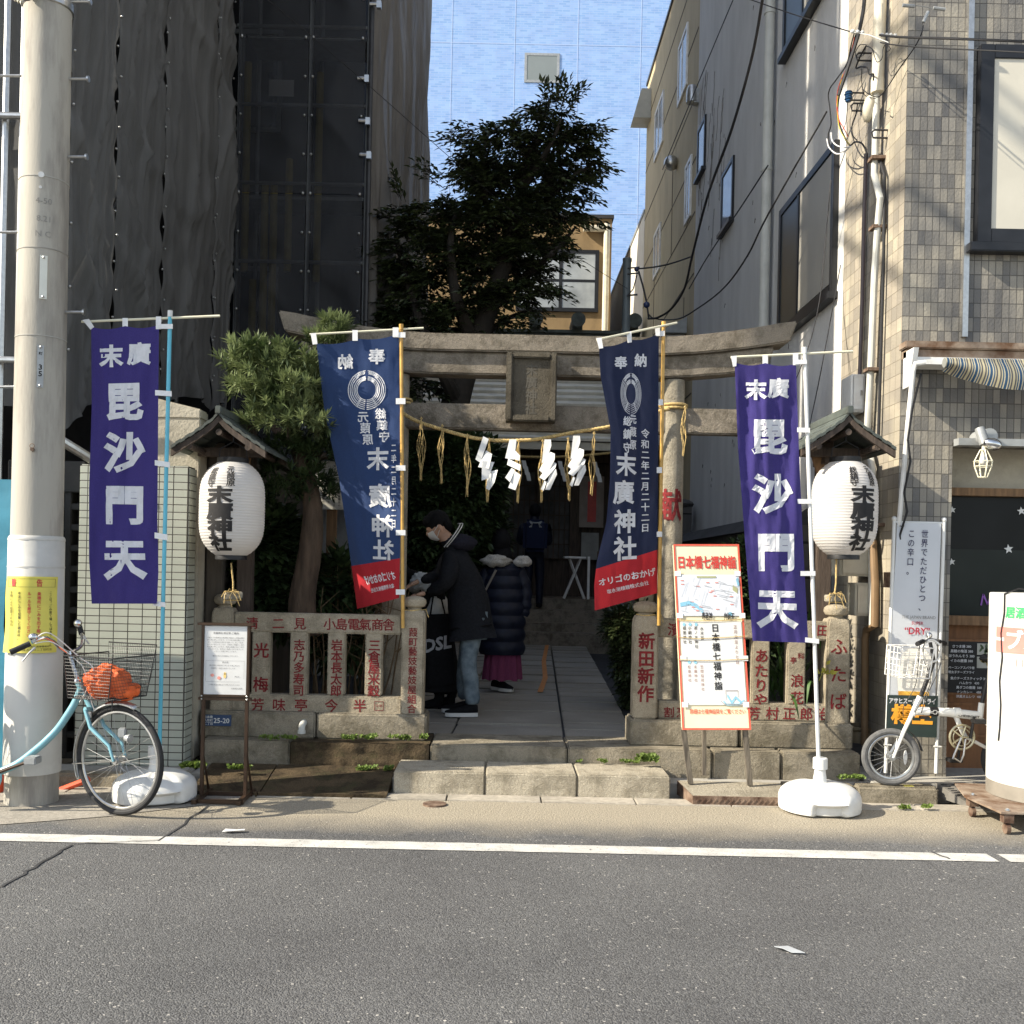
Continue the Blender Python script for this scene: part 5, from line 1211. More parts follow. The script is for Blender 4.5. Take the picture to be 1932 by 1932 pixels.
# left navy banner, seen from behind
L = [(0, (597, 648)), (.25, (612, 775)), (.5, (640, 905)), (.75, (658, 1030)), (1, (674, 1149))]; Rr = [(0, (752, 630)), (.4, (756, 830)), (.8, (755, 1040)), (1, (753, 1128))]
F4 = mkF(L, Rr, lambda u, v: Y - .06 + .42 * v, Y - .01, .05, 8, lambda u, v: u)
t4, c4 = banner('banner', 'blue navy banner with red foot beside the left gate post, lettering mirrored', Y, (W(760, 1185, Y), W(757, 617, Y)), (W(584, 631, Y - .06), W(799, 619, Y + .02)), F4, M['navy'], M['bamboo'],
    [[W(586, 629, Y - .08), W(596, 628, Y - .08), W(599, 649, Y - .08), W(590, 650, Y - .08)], loopq(665, 675, 633, 20, Y - .05), loopq(741, 752, 627, 18, Y - .02), loopq(743, 765, 632, 10, Y - .016), loopq(747, 765, 757, 11, Y - .016), loopq(747, 765, 883, 10, Y - .016), loopq(747, 765, 1005, 10, Y - .016), loopq(747, 764, 1117, 10, Y - .016)], cuts=.83, cloth2=M['redcloth'], cap=M['bamboo'])
f4 = mk(F4, L, Rr); b = B()
for ch, x, y, sz in (('納', 652, 682, 30), ('奉', 711, 672, 32), ('末', 713, 863, 42), ('廣', 718, 930, 44), ('神', 722, 985, 42), ('社', 724, 1030, 40)): T(b, ch, f4, x, y, sz, .03, flip=-1, ml=7, mir=True)
for ch, x, y in (('元', 685, 785), ('葭', 689, 806), ('原', 694, 827), ('総', 718, 780), ('鎮', 721, 801), ('守', 725, 823)): T(b, ch, f4, x, y, 21, .022, flip=-1, ml=7, mir=True)
T(b, '二年二月二十二日', f4, 743, 835, 16, .02, True, 19.5, flip=-1, ml=7, sx=.6, mir=True); emblem(b, f4, 692, 735, 35, 36)
T(b, 'オリゴのおかげ', f4, 717, 1086, 20, .03, flip=-1, ml=6, sx=.42, rot=R(13), mir=True); T(b, '塩水港精糖株式会社', f4, 722, 1107, 10, .012, flip=-1, ml=6, sx=.5, rot=R(14), mir=True)
b.obj('lettering', M['white_ink'], c4)
# water bases
def base(c, lab, cut):
    t = thing('flag_weight', lab, 'flag weight', tuple(c), 'white plastic banner bases'); x, y, z = c
    b = B(); n = 84; V = []
    prof = [(.55, 0), (.9, .002), (.985, .012), (1.0, .03), (1.0, .06), (1.0, .085), (.985, .105), (.94, .128), (.84, .15), (.7, .168), (.5, .18), (.3, .185), (0, .186)]
    for r, h in prof:
        for j in range(n):
            a = 2 * math.pi * j / n; R0 = .258
            k = abs(((a - cut) / (2 * math.pi) + .5) % 1 - .5) * 2 * math.pi; k2 = abs(((a - cut - math.pi) / (2 * math.pi) + .5) % 1 - .5) * 2 * math.pi; k = min(k, k2)
            sm = min(1, max(0, (.46 - k) / .06)); low = 1 if h < .082 and r > .6 else 0
            rr = r * R0 * (1 - .17 * sm * low); hh = h - (.026 * min(1, max(0, (.5 - k) / .12)) * min(1, (r / .8) ** 3) if h > .1 else 0); V.append((x + rr * math.cos(a), y + rr * math.sin(a), z + hh))
    k = len(prof); b.add(V, [(i * n + j, i * n + (j + 1) % n, (i + 1) * n + (j + 1) % n, (i + 1) * n + j) for i in range(k - 1) for j in range(n)] + [tuple(range(n))[::-1]])
    b.obj('water_tank', M['white'], t, ang=50)
    b = B(); b.lathe([(.046, .18), (.042, .2), (.034, .26), (.034, .265), (.046, .268), (.046, .335), (.04, .34), (0, .34)], (x, y, z), 20); b.obj('socket', M['white'], t)
    return t
base((W(1550, 1500, 6.56).x, 6.6, .004), 'round white plastic base holding the right purple banner', R(-90))
base((W(292, 1490, 6.5).x, 6.5, .008), 'white plastic banner base behind the bicycle front wheel', R(-60))
# ---------------------------------------------------------------- roofed lantern stands
def lantern_stand(lab, X, Yf, zr, side, pY, px_post):
    t = thing('lantern_stand', lab, 'lantern stand', (px_post, pY, .1), 'roofed lantern stands')
    b = B(); b.box(px_post - .055, px_post + .055, pY - .055, pY + .055, .1, zr + .02); b.obj('post', M['wood_dark'], t, bevel=.006)
    hw, dp, rise = .32, .85, .235
    for s in (-1, 1):
        b = B()
        def rf(u, v, s=s): # u from ridge to eave, v front to back
            x = X + s * (hw * u); z = zr - rise * (u ** .82) ; return Vector((x, Yf + dp * v, z))
        n = 10
        for i in range(n):
            u0, u1 = i / n, (i + 1) / n; off = .012 * (1 - (i % 2))
            p = [rf(u0, 0), rf(u1, 0), rf(u1, 1), rf(u0, 1)]; st = (i // 2)
            b.prism([q + Vector((0, 0, .006 + .006 * ((i + 1) % 2))) for q in p], (0, 0, -.022))
        b.obj('roof_slope', M['copper'], t)
        b = B()
        for y in (Yf + .01, Yf + dp - .04):
            for i in range(8):
                u0, u1 = i / 8, (i + 1) / 8; p0, p1 = rf(u0, 0), rf(u1, 0); b.prism([(p0.x, y, p0.z - .02), (p1.x, y, p1.z - .02), (p1.x, y, p1.z - .065), (p0.x, y, p0.z - .065)], (0, .03, 0))
        b.obj('bargeboard', M['wood_dark'], t)
    b = B(); b.box(X - .02, X + .02, Yf - .015, Yf + dp + .01, zr - .01, zr + .045); b.obj('ridge', M['copper'], t, bevel=.005)
    b = B()
    for s in (-1, 0, 1): b.cyl((X + s * .2, Yf + .02, zr - .13 - .1 * abs(s)), (X + s * .2, Yf + dp - .02, zr - .13 - .1 * abs(s)), .022, n=10)
    b.box(X - .24, X + .24, Yf + .35, Yf + .42, zr - .26, zr - .2); b.box(min(X, px_post) - .03, max(X, px_post) + .03, Yf + .42, pY, zr - .3, zr - .24); b.obj('beam', M['wood_dark'], t)
    b = B(); b.prism([(X + .03 * side, Yf + .5, zr - .24), (X + .1 * side, Yf + .5, zr - .24), (px_post, Yf + .6, zr - .62), (px_post - .07 * side, Yf + .6, zr - .62)], (0, .03, 0)); b.obj('brace', M['wood'], t)
    return t
xl_, xr_ = W(412, 775, 6.95).x, W(1604, 775, 6.95).x
lantern_stand('wooden lantern stand with green copper roof, left of the entrance', xl_, 6.95, W(412, 778, 6.95).z, 1, 7.72, W(466, 950, 7.72).x)
lantern_stand('wooden lantern stand with green copper roof, against the tiled wall', xr_, 6.95, W(1604, 778, 6.95).z, -1, 7.66, W(1553, 950, 7.66).x)
def lantern(lab, c, rot, h=.64, r=.222):
    t = thing('paper_lantern', lab, 'paper lantern', tuple(c), 'white paper lanterns'); c = Vector(c)
    def prf(v): # v 0 bottom..1 top
        a = (v - .5) * 2; return r * (1 - abs(a) ** 4.2 * .52)
    n = 132; prof = []
    for i in range(n + 1):
        v = i / n; prof.append((prf(v) + .0018 * math.cos(2 * math.pi * v * 33), (v - .5) * h))
    b = B(); b.lathe(prof, c, 48); o = b.obj('paper_shade', M['lantern'], t, ang=80)
    b = B(); b.lathe([(.105, h / 2 - .012), (.108, h / 2), (.108, h / 2 + .035), (.1, h / 2 + .035), (.1, h / 2)], c, 28); b.obj('top_ring', M['black'], t)
    b = B(); b.lathe([(.1, -h / 2 - .03), (.108, -h / 2 - .03), (.108, -h / 2), (.105, -h / 2 + .012)], c, 28); b.obj('bottom_ring', M['black'], t)
    b = B(); z = c.z + h / 2 + .03
    b.tube([c + Vector((-.1, 0, h / 2 + .02)), c + Vector((-.09, 0, h / 2 + .1)), c + Vector((0, 0, h / 2 + .15)), c + Vector((.09, 0, h / 2 + .1)), c + Vector((.1, 0, h / 2 + .02))], .004, 5); b.tube([c + Vector((0, 0, h / 2 + .15)), c + Vector((0, 0, h / 2 + .22))], .006, 5); b.obj('hanger', M['cable'], t)
    def fs(u, v, w=0):
        a = rot + u / r; k = v / h + .5; rr = prf(min(max(k, 0), 1)) + .0045; return Vector((c.x + rr * math.sin(a), c.y - rr * math.cos(a), c.z + v))
    b = B()
    for ch, y, sz in (('末', .085, .118), ('廣', -.025, .122), ('神', -.132, .118), ('社', -.238, .118)): T(b, ch, fs, -.005, y, sz, .045, ml=.014, sx=1.55)
    for ch, x, y in (('元', .065, .262), ('葭', .07, .215), ('原', .07, .168), ('総', -.075, .252), ('鎮', -.075, .206), ('守', -.075, .162)): T(b, ch, fs, x, y, .052, .022, ml=.014, sx=1.2)
    b.obj('lettering', M['black_ink'], o); return t
lantern('white paper lantern in full sun left of the entrance', W(438, 961, 7.12), -.12)
lantern('white paper lantern partly shaded in front of the tiled wall', W(1593, 960, 7.1), .30)
for lab, p0, p1 in (('square stone weight on straw rope under the left lantern', (436, 1062), (440, 1124)), ('square stone weight on straw rope under the right lantern', (1578, 1055), (1574, 1128))):
    Y = 7.1; p, q = W(*p0, Y), W(*p1, Y); t = thing('rope_weight', lab, 'rope weight', tuple(q), 'stone weights under the lanterns')
    b = B(); b.obox(q, (.055, .02, .005), (-.015, .035, 0), (0, .005, .024)); b.obj('stone', M['stone'], t, bevel=.006)
    b = B(); b.tube([p, p.lerp(q, .6) + Vector((.006, 0, 0)), q + Vector((0, -.005, .02))], .006, 6)
    for k in range(7): a = k * .9; b.tube([q + Vector((0, -.03, .03)), q + Vector((.05 * math.cos(a), -.05, .02 + .03 * math.sin(a))), q + Vector((.07 * math.cos(a + .3), -.045, -.03 + .05 * math.sin(a)))], .0025, 4)
    b.tube([q + Vector((.045, -.03, .03)), q + Vector((-.045, -.04, .028)), q + Vector((-.05, -.045, -.03)), q + Vector((.05, -.02, -.03)), q + Vector((.045, -.03, .03))], .004, 4); b.obj('rope', M['straw'], t)
# ---------------------------------------------------------------- brown notice stand
Y = 6.55; t = thing('notice_stand', 'brown metal stand with a white paper notice left of the fence', 'notice stand', (W(422, 1500, Y).x, Y, 0))
xa, xb2 = W(380, 1250, Y).x, W(471, 1250, Y).x; zt_, zb_ = W(425, 1180, Y).z, W(425, 1318, Y).z
b = B()
for x in (xa + .005, xb2 - .025): b.box(x, x + .022, Y, Y + .022, .03, zb_)
b.box(xa - .015, xb2 + .015, Y - .004, Y + .024, zb_ - .012, zb_ + .008); b.obj('leg', M['brown_metal'], t, bevel=.002)
b = B(); b.box(xa, xa + .018, Y - .01, Y + .02, zb_ + .01, zt_); b.box(xb2 - .018, xb2, Y - .01, Y + .02, zb_ + .01, zt_); b.box(xa + .018, xb2 - .018, Y - .009, Y + .02, zb_ + .01, zb_ + .026); b.box(xa - .025, xb2 + .025, Y - .02, Y + .03, zt_, zt_ + .016); b.obj('frame', M['brown_metal'], t, bevel=.002)
b = B(); b.box(xa - .01, xb2 + .01, Y - .13, Y - .1, .004, .03); b.box(xa - .01, xb2 + .01, Y + .1, Y + .13, .004, .03)
for x in (xa, xb2 - .03): b.box(x, x + .03, Y - .16, Y + .22, .005, .032)
for x in (xa + .012, xb2 - .014): b.tube([(x, Y + .03, .3), (x, Y + .18, .03)], .008, 6)
b.obj('foot', M['brown_metal'], t, bevel=.002)
b = B(); b.box(xa + .018, xb2 - .018, Y - .004, Y + .004, zb_ + .026, zt_ - .004); pp = b.obj('paper', M['paper'], t)
b = B(); wd = xb2 - xa - .036; fn = plane((xa + .018, Y - .004, zt_ - .004)); ht = zt_ - zb_ - .03
T(b, '末廣神社 節分祭 ご案内', fn, wd / 2, -.045, .0155, .01); txt = ('平素より末廣神社の諸祭儀に格別のご厚情を賜り', '厚く御礼申し上げます。さて本年の節分祭につき', 'ましては感染症の流行を考慮いたしまして左記', 'のとおり斎行いたします。皆様のご理解とご協力', 'をお願い申し上げます。祭典は神職のみにて執り', '行いますので、参列はご遠慮いただきますよう', 'よろしくお願い申し上げます。', '', '福豆の授与は社務所にて行います。')
for i, s in enumerate(txt): T(b, s, fn, wd * .5, -.075 - i * .0145, .0108, -.0)
T(b, '節分祭', fn, wd / 2, -.232, .013); T(b, '斎行日時 令和四年二月三日 午後二時より', fn, wd * .48, -.252, .0105); T(b, '社務所にて福豆を授与いたします', fn, wd * .45, -.27, .0105)
T(b, 'ご不明な点は社務所までお問い合わせください', fn, wd * .48, -.375, .0098); T(b, '末廣神社社務所', fn, wd * .78, -.398, .0105); T(b, '節分豆', fn, wd * .78, -.322, .01)
for x0, x1, y0, y1 in ((.012, wd - .015, -.222, -.221), (.012, wd - .04, -.356, -.355), (.012, .013, -.355, -.222), (wd - .016, wd - .015, -.335, -.222)): rect(b, fn, x0, x1, y0, y1)
b.obj('lettering', mat('grey_ink', (.2, .2, .21), .8), pp)
b = B(); disc(b, fn, .055, -.315, .012, .01); disc(b, fn, .098, -.332, .012, .011); b.obj('red_drawing', mat('drawing_red', (.7, .3, .25), .8), pp)
b = B(); disc(b, fn, .135, -.318, .009, .016); disc(b, fn, .135, -.302, .008); b.obj('yellow_drawing', mat('drawing_yellow', (.75, .55, .2), .8), pp)
b = B()
for x in (xa + .01, xb2 - .01):
    for z in (zb_ - .004, zb_ + .016): b.ell((x, Y - .014, z), .0065, 8, 5)
b.obj('screw', M['steel'], t)
# address plate
p, q = W(384, 1348, 7.415), W(436, 1370, 7.415); b = B(); b.box(p.x, q.x, 7.41, 7.419, q.z, p.z); o = tag(b.obj('address_plate', M['plate_navy'], loc=(p.x, 7.41, q.z)), 'small navy address plate reading 25-20 on the left fence plinth', 'plate')
fn = plane((p.x, 7.41, p.z)); b = B(); wd, ht = q.x - p.x, p.z - q.z; T(b, '25-20', fn, wd * .66, -ht * .5, ht * .62, .015)
for i, s in enumerate(('日本橋', '人形町', '二丁目')): T(b, s, fn, wd * .19, -ht * (.2 + .3 * i), ht * .27, .01)
b.obj('lettering', M['white'], o)
# ---------------------------------------------------------------- pilgrimage A-board
q = [W(1270, 1027, 7.12), W(1394, 1027, 7.12), W(1417, 1377, 6.86), W(1287, 1377, 6.86)]
t = thing('pilgrimage_board', 'tall cream board with red edge, shrine map and pilgrimage lists', 'board', tuple(G(1355, 1480, .09)))
b = B(); b.slab(q, .03); bd = b.obj('panel', M['cream_board'], t, bevel=.003)
n = (q[1] - q[0]).cross(q[3] - q[0]).normalized(); sgn = 1 if n.y < 0 else -1
def fb(u, v, w=0): return (q[0] * (1 - u) + q[1] * u) * (1 - v) + (q[3] * (1 - u) + q[2] * u) * v + n * sgn * (.004 + w + (0 if sgn < 0 else .0))
if n.y > 0:
    pass
off_front = .034 if sgn > 0 else .004
def fb(u, v, w=0): 
    p = (q[0] * (1 - u) + q[1] * u) * (1 - v) + (q[3] * (1 - u) + q[2] * u) * v
    return p + n * sgn * (off_front + w)
b = B()
for x0, x1, y0, y1 in ((0, 1, 0, .009), (0, 1, .991, 1), (0, .028, .009, .991), (.972, 1, .009, .991)): rect(b, fb, x0, x1, y0, y1)
b.obj('red_edge', mat('orange_red_edge', (.6, .1, .06), .5), bd)
b = B(); T(b, '日本橋七福神詣', fb, .5, .102, .074, .03, flip=-1, sx=1.72); b.obj('title', M['red'], bd)
b = B(); T(b, '詳細は七福神詣栞をご覧ください', fb, .53, .905, .028, .015, flip=-1, sx=1.95); b.obj('footnote', mat('orange_red_ink', (.55, .1, .05), .7), bd)
f2_ = lambda u, v, w=0: fb(u, v, .003)
b = B(); rect(b, f2_, .035, .965, .17, .395); mp = b.obj('map_sheet', M['map'], bd)
f3_ = lambda u, v, w=0: fb(u, v, .0055)
random.seed(4)
b = B()
for k in range(46):
    x, y, a = random.uniform(.06, .92), random.uniform(.19, .38), random.choice((.25, .28, -1.25, -1.3)) + random.uniform(-.1, .1); L_ = random.uniform(.05, .3)
    x1, y1 = x + L_ * math.cos(a), y + L_ * .36 * math.sin(a)
    if .05 < x1 < .95 and .18 < y1 < .39: stroke(b, f3_, [(x, y), (x1, y1)], .004)
b.obj('map_street', mat('map_grey', (.45, .47, .5), .7), mp)
b = B(); stroke(b, f3_, [(.06, .335), (.2, .325), (.3, .34), (.4, .375)], .022); stroke(b, f3_, [(.93, .19), (.95, .23)], .03); disc(b, f3_, .8, .385, .03, .01); b.obj('map_water', mat('map_blue', (.2, .42, .55), .7), mp)
b = B()
for k in range(16): x, y = random.uniform(.08, .88), random.uniform(.19, .37); rect(b, f3_, x, x + .05, y, y + .005)
b.obj('map_label', mat('map_red', (.6, .22, .18), .7), mp)
b = B(); rect(b, f3_, .33, .62, .178, .188); stroke(b, f3_, [(.86, .24), (.93, .26)], .03); b.obj('map_title', mat('map_olive', (.35, .36, .2), .7), mp)
b = B(); T(b, '弁財天', f3_, .78, .4, .045, .02, flip=-1, sx=1.2); T(b, '寿老神', f3_, .45, .398, .045, .02, flip=-1, sx=1.2); b.obj('hidden_lettering', M['black_ink'], bd)
b = B(); rect(b, f2_, .045, .955, .425, .87); ps = b.obj('list_sheet', M['paper'], bd)
b = B(); T(b, '日本橋七福神詣', f3_, .56, .437, .047, .02, True, .0515, flip=-1, sx=2.5)
for i, (s, x, y) in enumerate((('水天宮', .36, .455), ('茶ノ木神社', .27, .452), ('小網神社', .18, .452), ('福徳神社', .1, .452))): T(b, s, f3_, x, y, .021, .01, True, .0245, flip=-1, sx=2.5)
b.obj('lettering', M['black_ink'], ps)
b = B()
for i, (s, x, y) in enumerate((('笠間稲荷神社', .33, .66), ('末廣神社', .235, .66), ('松島神社', .145, .66))): T(b, s, f3_, x, y, .02, .0, True, .0235, flip=-1, sx=2.5)
T(b, '正月元旦より七日', f3_, .86, .445, .022, .004, True, .027, flip=-1, sx=2.5); b.obj('brown_lettering', mat('brown_ink', (.24, .12, .1), .8), ps)
b = B()
for x, y in ((.1, .442), (.19, .442), (.28, .442), (.15, .645), (.24, .645)): disc(b, f3_, x, y, .025, .009)
stroke(b, f3_, [(.62, .85), (.66, .868), (.85, .868), (.92, .845)], .01); stroke(b, f3_, [(.68, .82), (.74, .86), (.8, .83), (.88, .858)], .016); b.obj('boat_drawing', mat('drawing_blue', (.25, .48, .6), .8), ps)
b = B(); stroke(b, f3_, [(.66, .845), (.66, .795), (.84, .795), (.84, .83)], .006); stroke(b, f3_, [(.58, .848), (.63, .866), (.9, .87), (.95, .85)], .005); b.obj('boat_outline', mat('drawing_grey', (.35, .33, .33), .8), ps)
f4_ = lambda u, v, w=0: fb(u, v, .007)
b = B()
for x, y in ((.0, .15), (.9, .15), (.0, .38), (.93, .38), (.02, .61), (.93, .61), (.01, .855), (.9, .855)): rect(b, f4_, x, x + .09, y, y + .028)
b.obj('clear_tape', mat('clear_tape', (.7, .7, .68), .2, .05), bd)
b = B()
for y, a in ((.418, .0), (.51, .004), (.632, -.002)): b.tube([fb(-.02, y, .009), fb(.3, y + .006 + a, .01), fb(.6, y + .004, .01), fb(1.02, y - .004, .009)], .0028, 5)
b.obj('string', M['straw'], bd)
for pa, pb2 in (((1289, 1372), (1303, 1479)), ((1405, 1372), (1415, 1482))):
    a_, c_ = W(*pa, 6.885), G(*pb2, .09); b = B(); d = (c_ - a_); b.obox((a_ + c_) / 2, (.018, 0, 0), (0, .012, 0), d / 2); b.obj('leg', M['leg_wood'], t, bevel=.003)
b = B()
for x in (-.05, .05): 
    pass
a_, c_ = (q[0] + q[1]) / 2 + Vector((0, .05, -.15)), Vector(((q[3].x + q[2].x) / 2, 7.24, .09)); b.obox((a_ + c_) / 2, (.014, 0, 0), (0, .012, 0), (c_ - a_) / 2); b.obj('rear_leg', M['leg_wood'], t)
# ---------------------------------------------------------------- garden history board
p, q_ = W(587, 870, 8.7), W(655, 962, 8.7); t = thing('history_board', 'white wooden notice board under a small roof in the left garden', 'notice board', (p.x + .15, 8.7, .26))
b = B(); b.box(p.x, q_.x, 8.68, 8.7, q_.z, p.z); bd = b.obj('panel', mat('ivory_board', (.5, .48, .42), .7, .06, 3), t)
b = B(); fn = plane((p.x, 8.68, p.z))
for i, s in enumerate(('当社の起源は延宝三年板橋住の', '氏子の厄年に毘沙門天が発見され', 'い末廣の二字を冠したもので', 'の人達が信仰したとのことで', 'ものです。')): T(b, s, fn, .25 - i * .045, -.03, .022, .01, True, .0255)
b.obj('lettering', M['black_ink'], bd)
b = B(); b.prism([(p.x - .06, 8.6, p.z + .0), (q_.x + .06, 8.6, p.z + .06), (q_.x + .06, 8.6, p.z + .1), (p.x - .06, 8.6, p.z + .04)], (0, .2, 0)); b.obj('roof', M['wood_dark'], t)
b = B(); b.box(p.x + .14, p.x + .22, 8.705, 8.77, .26, p.z); b.obj('post', M['wood'], t)
# ---------------------------------------------------------------- drinks banner on a frame
Y = 7.2; t = thing('drinks_banner', 'narrow white drinks banner with a glass of beer on a white pipe frame', 'banner stand', (W(1720, 1455, Y).x, Y, .085))
q = [W(1693, 986, Y), W(1776, 988, Y), W(1762, 1385, Y), W(1672, 1382, Y)]
b = B(); b.slab(q, .003); ct = b.obj('cloth', mat('white_banner_cloth', (.62, .64, .67), .8, .04, 3, trans=.2), t)
fb2 = bil(q, .001); n = (q[1] - q[0]).cross(q[3] - q[0]).normalized(); sg = 1 if n.y < 0 else -1
def fz(u, v, w=0): return (q[0] * (1 - u) + q[1] * u) * (1 - v) + (q[3] * (1 - u) + q[2] * u) * v + Vector((0, -.006 - w, 0))
b = B(); T(b, '世界でただひとつ、', fz, .63, .03, .041, .006, True, .0435, flip=-1, sx=4.0); T(b, 'この辛口。', fz, .33, .03, .041, .006, True, .0445, flip=-1, sx=4.0); b.obj('lettering', mat('navy_ink', (.02, .02, .07), .8), ct)
b = B(); T(b, 'THE JAPAN BRAND', fz, .57, .447, .021, 0, flip=-1, sx=4.1); b.obj('grey_lettering', mat('grey_print', (.22, .22, .22), .8), ct)
b = B(); T(b, 'SUPER', fz, .55, .475, .021, .01, flip=-1, sx=4.4); T(b, '“DRY”', fz, .55, .512, .045, .02, flip=-1, sx=4.4); b.obj('red_lettering', mat('crimson_print', (.4, .02, .05), .8), ct)
b = B(); T(b, 'Asahi', fz, .1, .015, .012, .02, flip=-1, sx=4.2); b.obj('small_lettering', M['black_ink'], ct)
P1 = [fz(.2, .8), fz(.86, .8), fz(.8, .97), fz(.28, .97)]; b = B(); b.add(P1, [(0, 1, 2, 3)])
gr = [fz(.25, .83, .001), fz(.82, .83, .001), fz(.79, .93, .001), fz(.29, .93, .001)]; bl = b.obj('beer', mat('amber_print', (.62, .25, .03), .6, .35, 9, c2=(.8, .5, .08)), ct)
b = B(); P = [fz(.16, .72), fz(.2, .64), fz(.35, .6), fz(.55, .588), fz(.75, .6), fz(.9, .64), fz(.92, .72), fz(.87, .8, .0), fz(.2, .8, .0)]; b.add(P, [tuple(range(9))]); b.obj('foam', mat('foam_print', (.72, .7, .64), .7, .04), ct)
q2 = [W(1672, 1312, Y - .004), W(1770, 1315, Y - .004), W(1766, 1396, Y - .004), W(1671, 1393, Y - .004)]
q2[0] = W(1674, 1311, Y - .008); b = B(); b.add([W(1674, 1311, Y - .009), W(1770, 1313, Y - .009), W(1767, 1392, Y - .009), W(1671, 1388, Y - .009)], [(0, 1, 2, 3)]); db = b.obj('dark_foot', mat('dark_green_print', (.02, .035, .032), .6), ct)
def fy(u, v, w=0):
    Q = [W(1674, 1311, Y - .011), W(1770, 1313, Y - .011), W(1767, 1392, Y - .011), W(1671, 1388, Y - .011)]; return (Q[0] * (1 - u) + Q[1] * u) * (1 - v) + (Q[3] * (1 - u) + Q[2] * u) * v
b = B(); T(b, 'アサヒスーパードライ', fy, .5, .14, .15, .03, flip=-1, sx=.62); b.obj('white_lettering', M['white_ink'], db)
b = B(); T(b, '樽生', fy, .5, .47, .48, .05, flip=-1, sx=.85); b.obj('orange_lettering', mat('orange_print', (.8, .35, .03), .6), db)
b = B()
for xa_, xb_, yt_, yb_ in ((1687, 1671, 981, 1458), (1781, 1766, 983, 1459)): b.tube([W(xa_, yt_, Y + .01), W(xb_, yb_, Y + .01)], .013, 10); b.ell(W(xa_, yt_ - 2, Y + .01), .019, 10, 6)
b.tube([W(1687, 985, Y + .01), W(1781, 987, Y + .01)], .008, 8)
for py in (1405,): b.tube([W(1668, py, Y), W(1682, py + 1, Y)], .006, 6); b.tube([W(1762, py + 3, Y), W(1776, py + 4, Y)], .006, 6)
b.obj('pipe_frame', M['white'], t)
# ---------------------------------------------------------------- cylindrical sign
cx, cy, rr = W(1990, 1400, 6.55).x, 6.55, .395
t = thing('cylinder_sign', 'big white cylindrical bar sign standing on a rusty wheeled plate', 'sign', (cx, cy, 0))
z1 = W(1900, 1121, 6.3).z; zb = W(1880, 1487, 6.3).z
b = B(); b.lathe([(rr, .14), (rr, zb)], (cx, cy, 0), 72); b.obj('dirty_skirt', M['skirt'], t)
b = B(); b.lathe([(rr + .001, zb), (rr + .001, z1), (rr - .006, z1 + .006), (0, z1 + .006)], (cx, cy, 0), 72); bd = b.obj('body', M['sign_white'], t)
def fcyl(u, v, w=0): a = -math.pi / 2 + .0 + u / rr; return Vector((cx + (rr + .004) * math.sin(a + .0), cy - (rr + .004) * math.cos(a), v))
a0 = .35 * rr
b = B(); zA, zB = W(1880, 1184, 6.35).z, W(1880, 1233, 6.35).z; b.grid(lambda u, v: fcyl(a0 * 0 + .02 + .9 * u, zB + (zA - zB) * v) , 40, 1); rb = b.obj('red_band', mat('faded_red', (.62, .2, .17), .6, .12, 4), bd, ang=180)
fo = lambda u, v, w=0: fcyl(u, v) + Vector((0, -.003, 0))
b = B(); T(b, 'ーブル', fo, .175, (zA + zB) / 2, .13, .03, ml=.03); b.obj('white_lettering', M['white'], bd)
b = B(); T(b, '居酒屋', fo, .215, W(1880, 1156, 6.3).z, .075, .03, ml=.02); b.obj('green_lettering', mat('green_print', (.05, .42, .12), .6), bd)
b = B(); T(b, 'NOBLE', fo, .3, W(1880, 1250, 6.3).z, .075, .0, ml=.02); b.obj('pale_red_lettering', mat('faded_red_ink', (.66, .4, .36), .6), bd)
b = B(); P = [(.10, z1 + .0), (.10, z1 - .12), (.075, z1 - .25), (.09, z1 - .4), (.07, z1 - .55), (.085, z1 - .7), (.08, z1 - .85), (.07, z1 - .93)]; b.tube([Vector((cx - rr * .55, cy - rr * .75, z1 + .01)), fcyl(.2, z1 + .035)] + [fcyl(*p) - Vector((.004, 0, 0)) for p in P], .005, 5); b.obj('cable', M['cable'], t)
b = B(); z = .125
pc = [G(1820, 1505, z), G(1889, 1536, z)]; p0, p1 = Vector(pc[0]), Vector(pc[1]); d = (p1 - p0); nn = Vector((-d.y, d.x, 0)); 
e1 = Vector((1, -.02, 0)) * .85
b.prism([p0, p1, p1 + e1, p0 + e1 + Vector((.1, .35, 0)), p0 + Vector((.12, .42, 0))], (0, 0, .012)); b.obj('base_plate', M['rust_plate'], t)
for k, c in enumerate((p0 + Vector((.06, .02, 0)), p1 + Vector((.05, .03, 0)), p1 + Vector((.55, .04, 0)))):
    b = B(); b.cyl(c + Vector((-.012, 0, -.091)), c + Vector((.012, 0, -.091)), .032, .032, 14); b.box(c.x - .03, c.x + .03, c.y - .025, c.y + .025, .07, .124); b.obj('caster', M['rust'], t)
    b = B(); b.ell(c + Vector((.0, .0, .016)), .014, 8, 5); b.obj('bolt', M['steel'], t)
# drain grate beside the kerb
x0, x1 = 3.05, 3.72
t = thing('drain_ramp', 'black perforated plastic kerb ramp between kerb stone and white cylinder', 'ramp', (3.4, 7, 0))
b = B(); b.add([(x0, 7.1, .095), (x1, 7.1, .095), (x1 + .1, 6.72, .012), (x0 + .1, 6.72, .012), (x0, 7.1, 0), (x1, 7.1, 0), (x1 + .1, 6.72, 0), (x0 + .1, 6.72, 0)], [(0, 1, 2, 3), (0, 3, 7, 4), (1, 5, 6, 2), (3, 2, 6, 7)]); b.obj('plate', mat('worn_black_plastic', (.15, .14, .125), .6, .2, 10), t)
b = B()
for i in range(9):
    for j in range(11):
        u, v = (i + .5) / 9, (j + .7) / 12; y = 7.1 - .38 * v; x = x0 + .1 * v + (x1 - x0) * u; z = .095 - .083 * v; b.obox((x, y, z + .001), (.02, 0, 0), (0, .0085, -.0018), (0, 0, .0025))
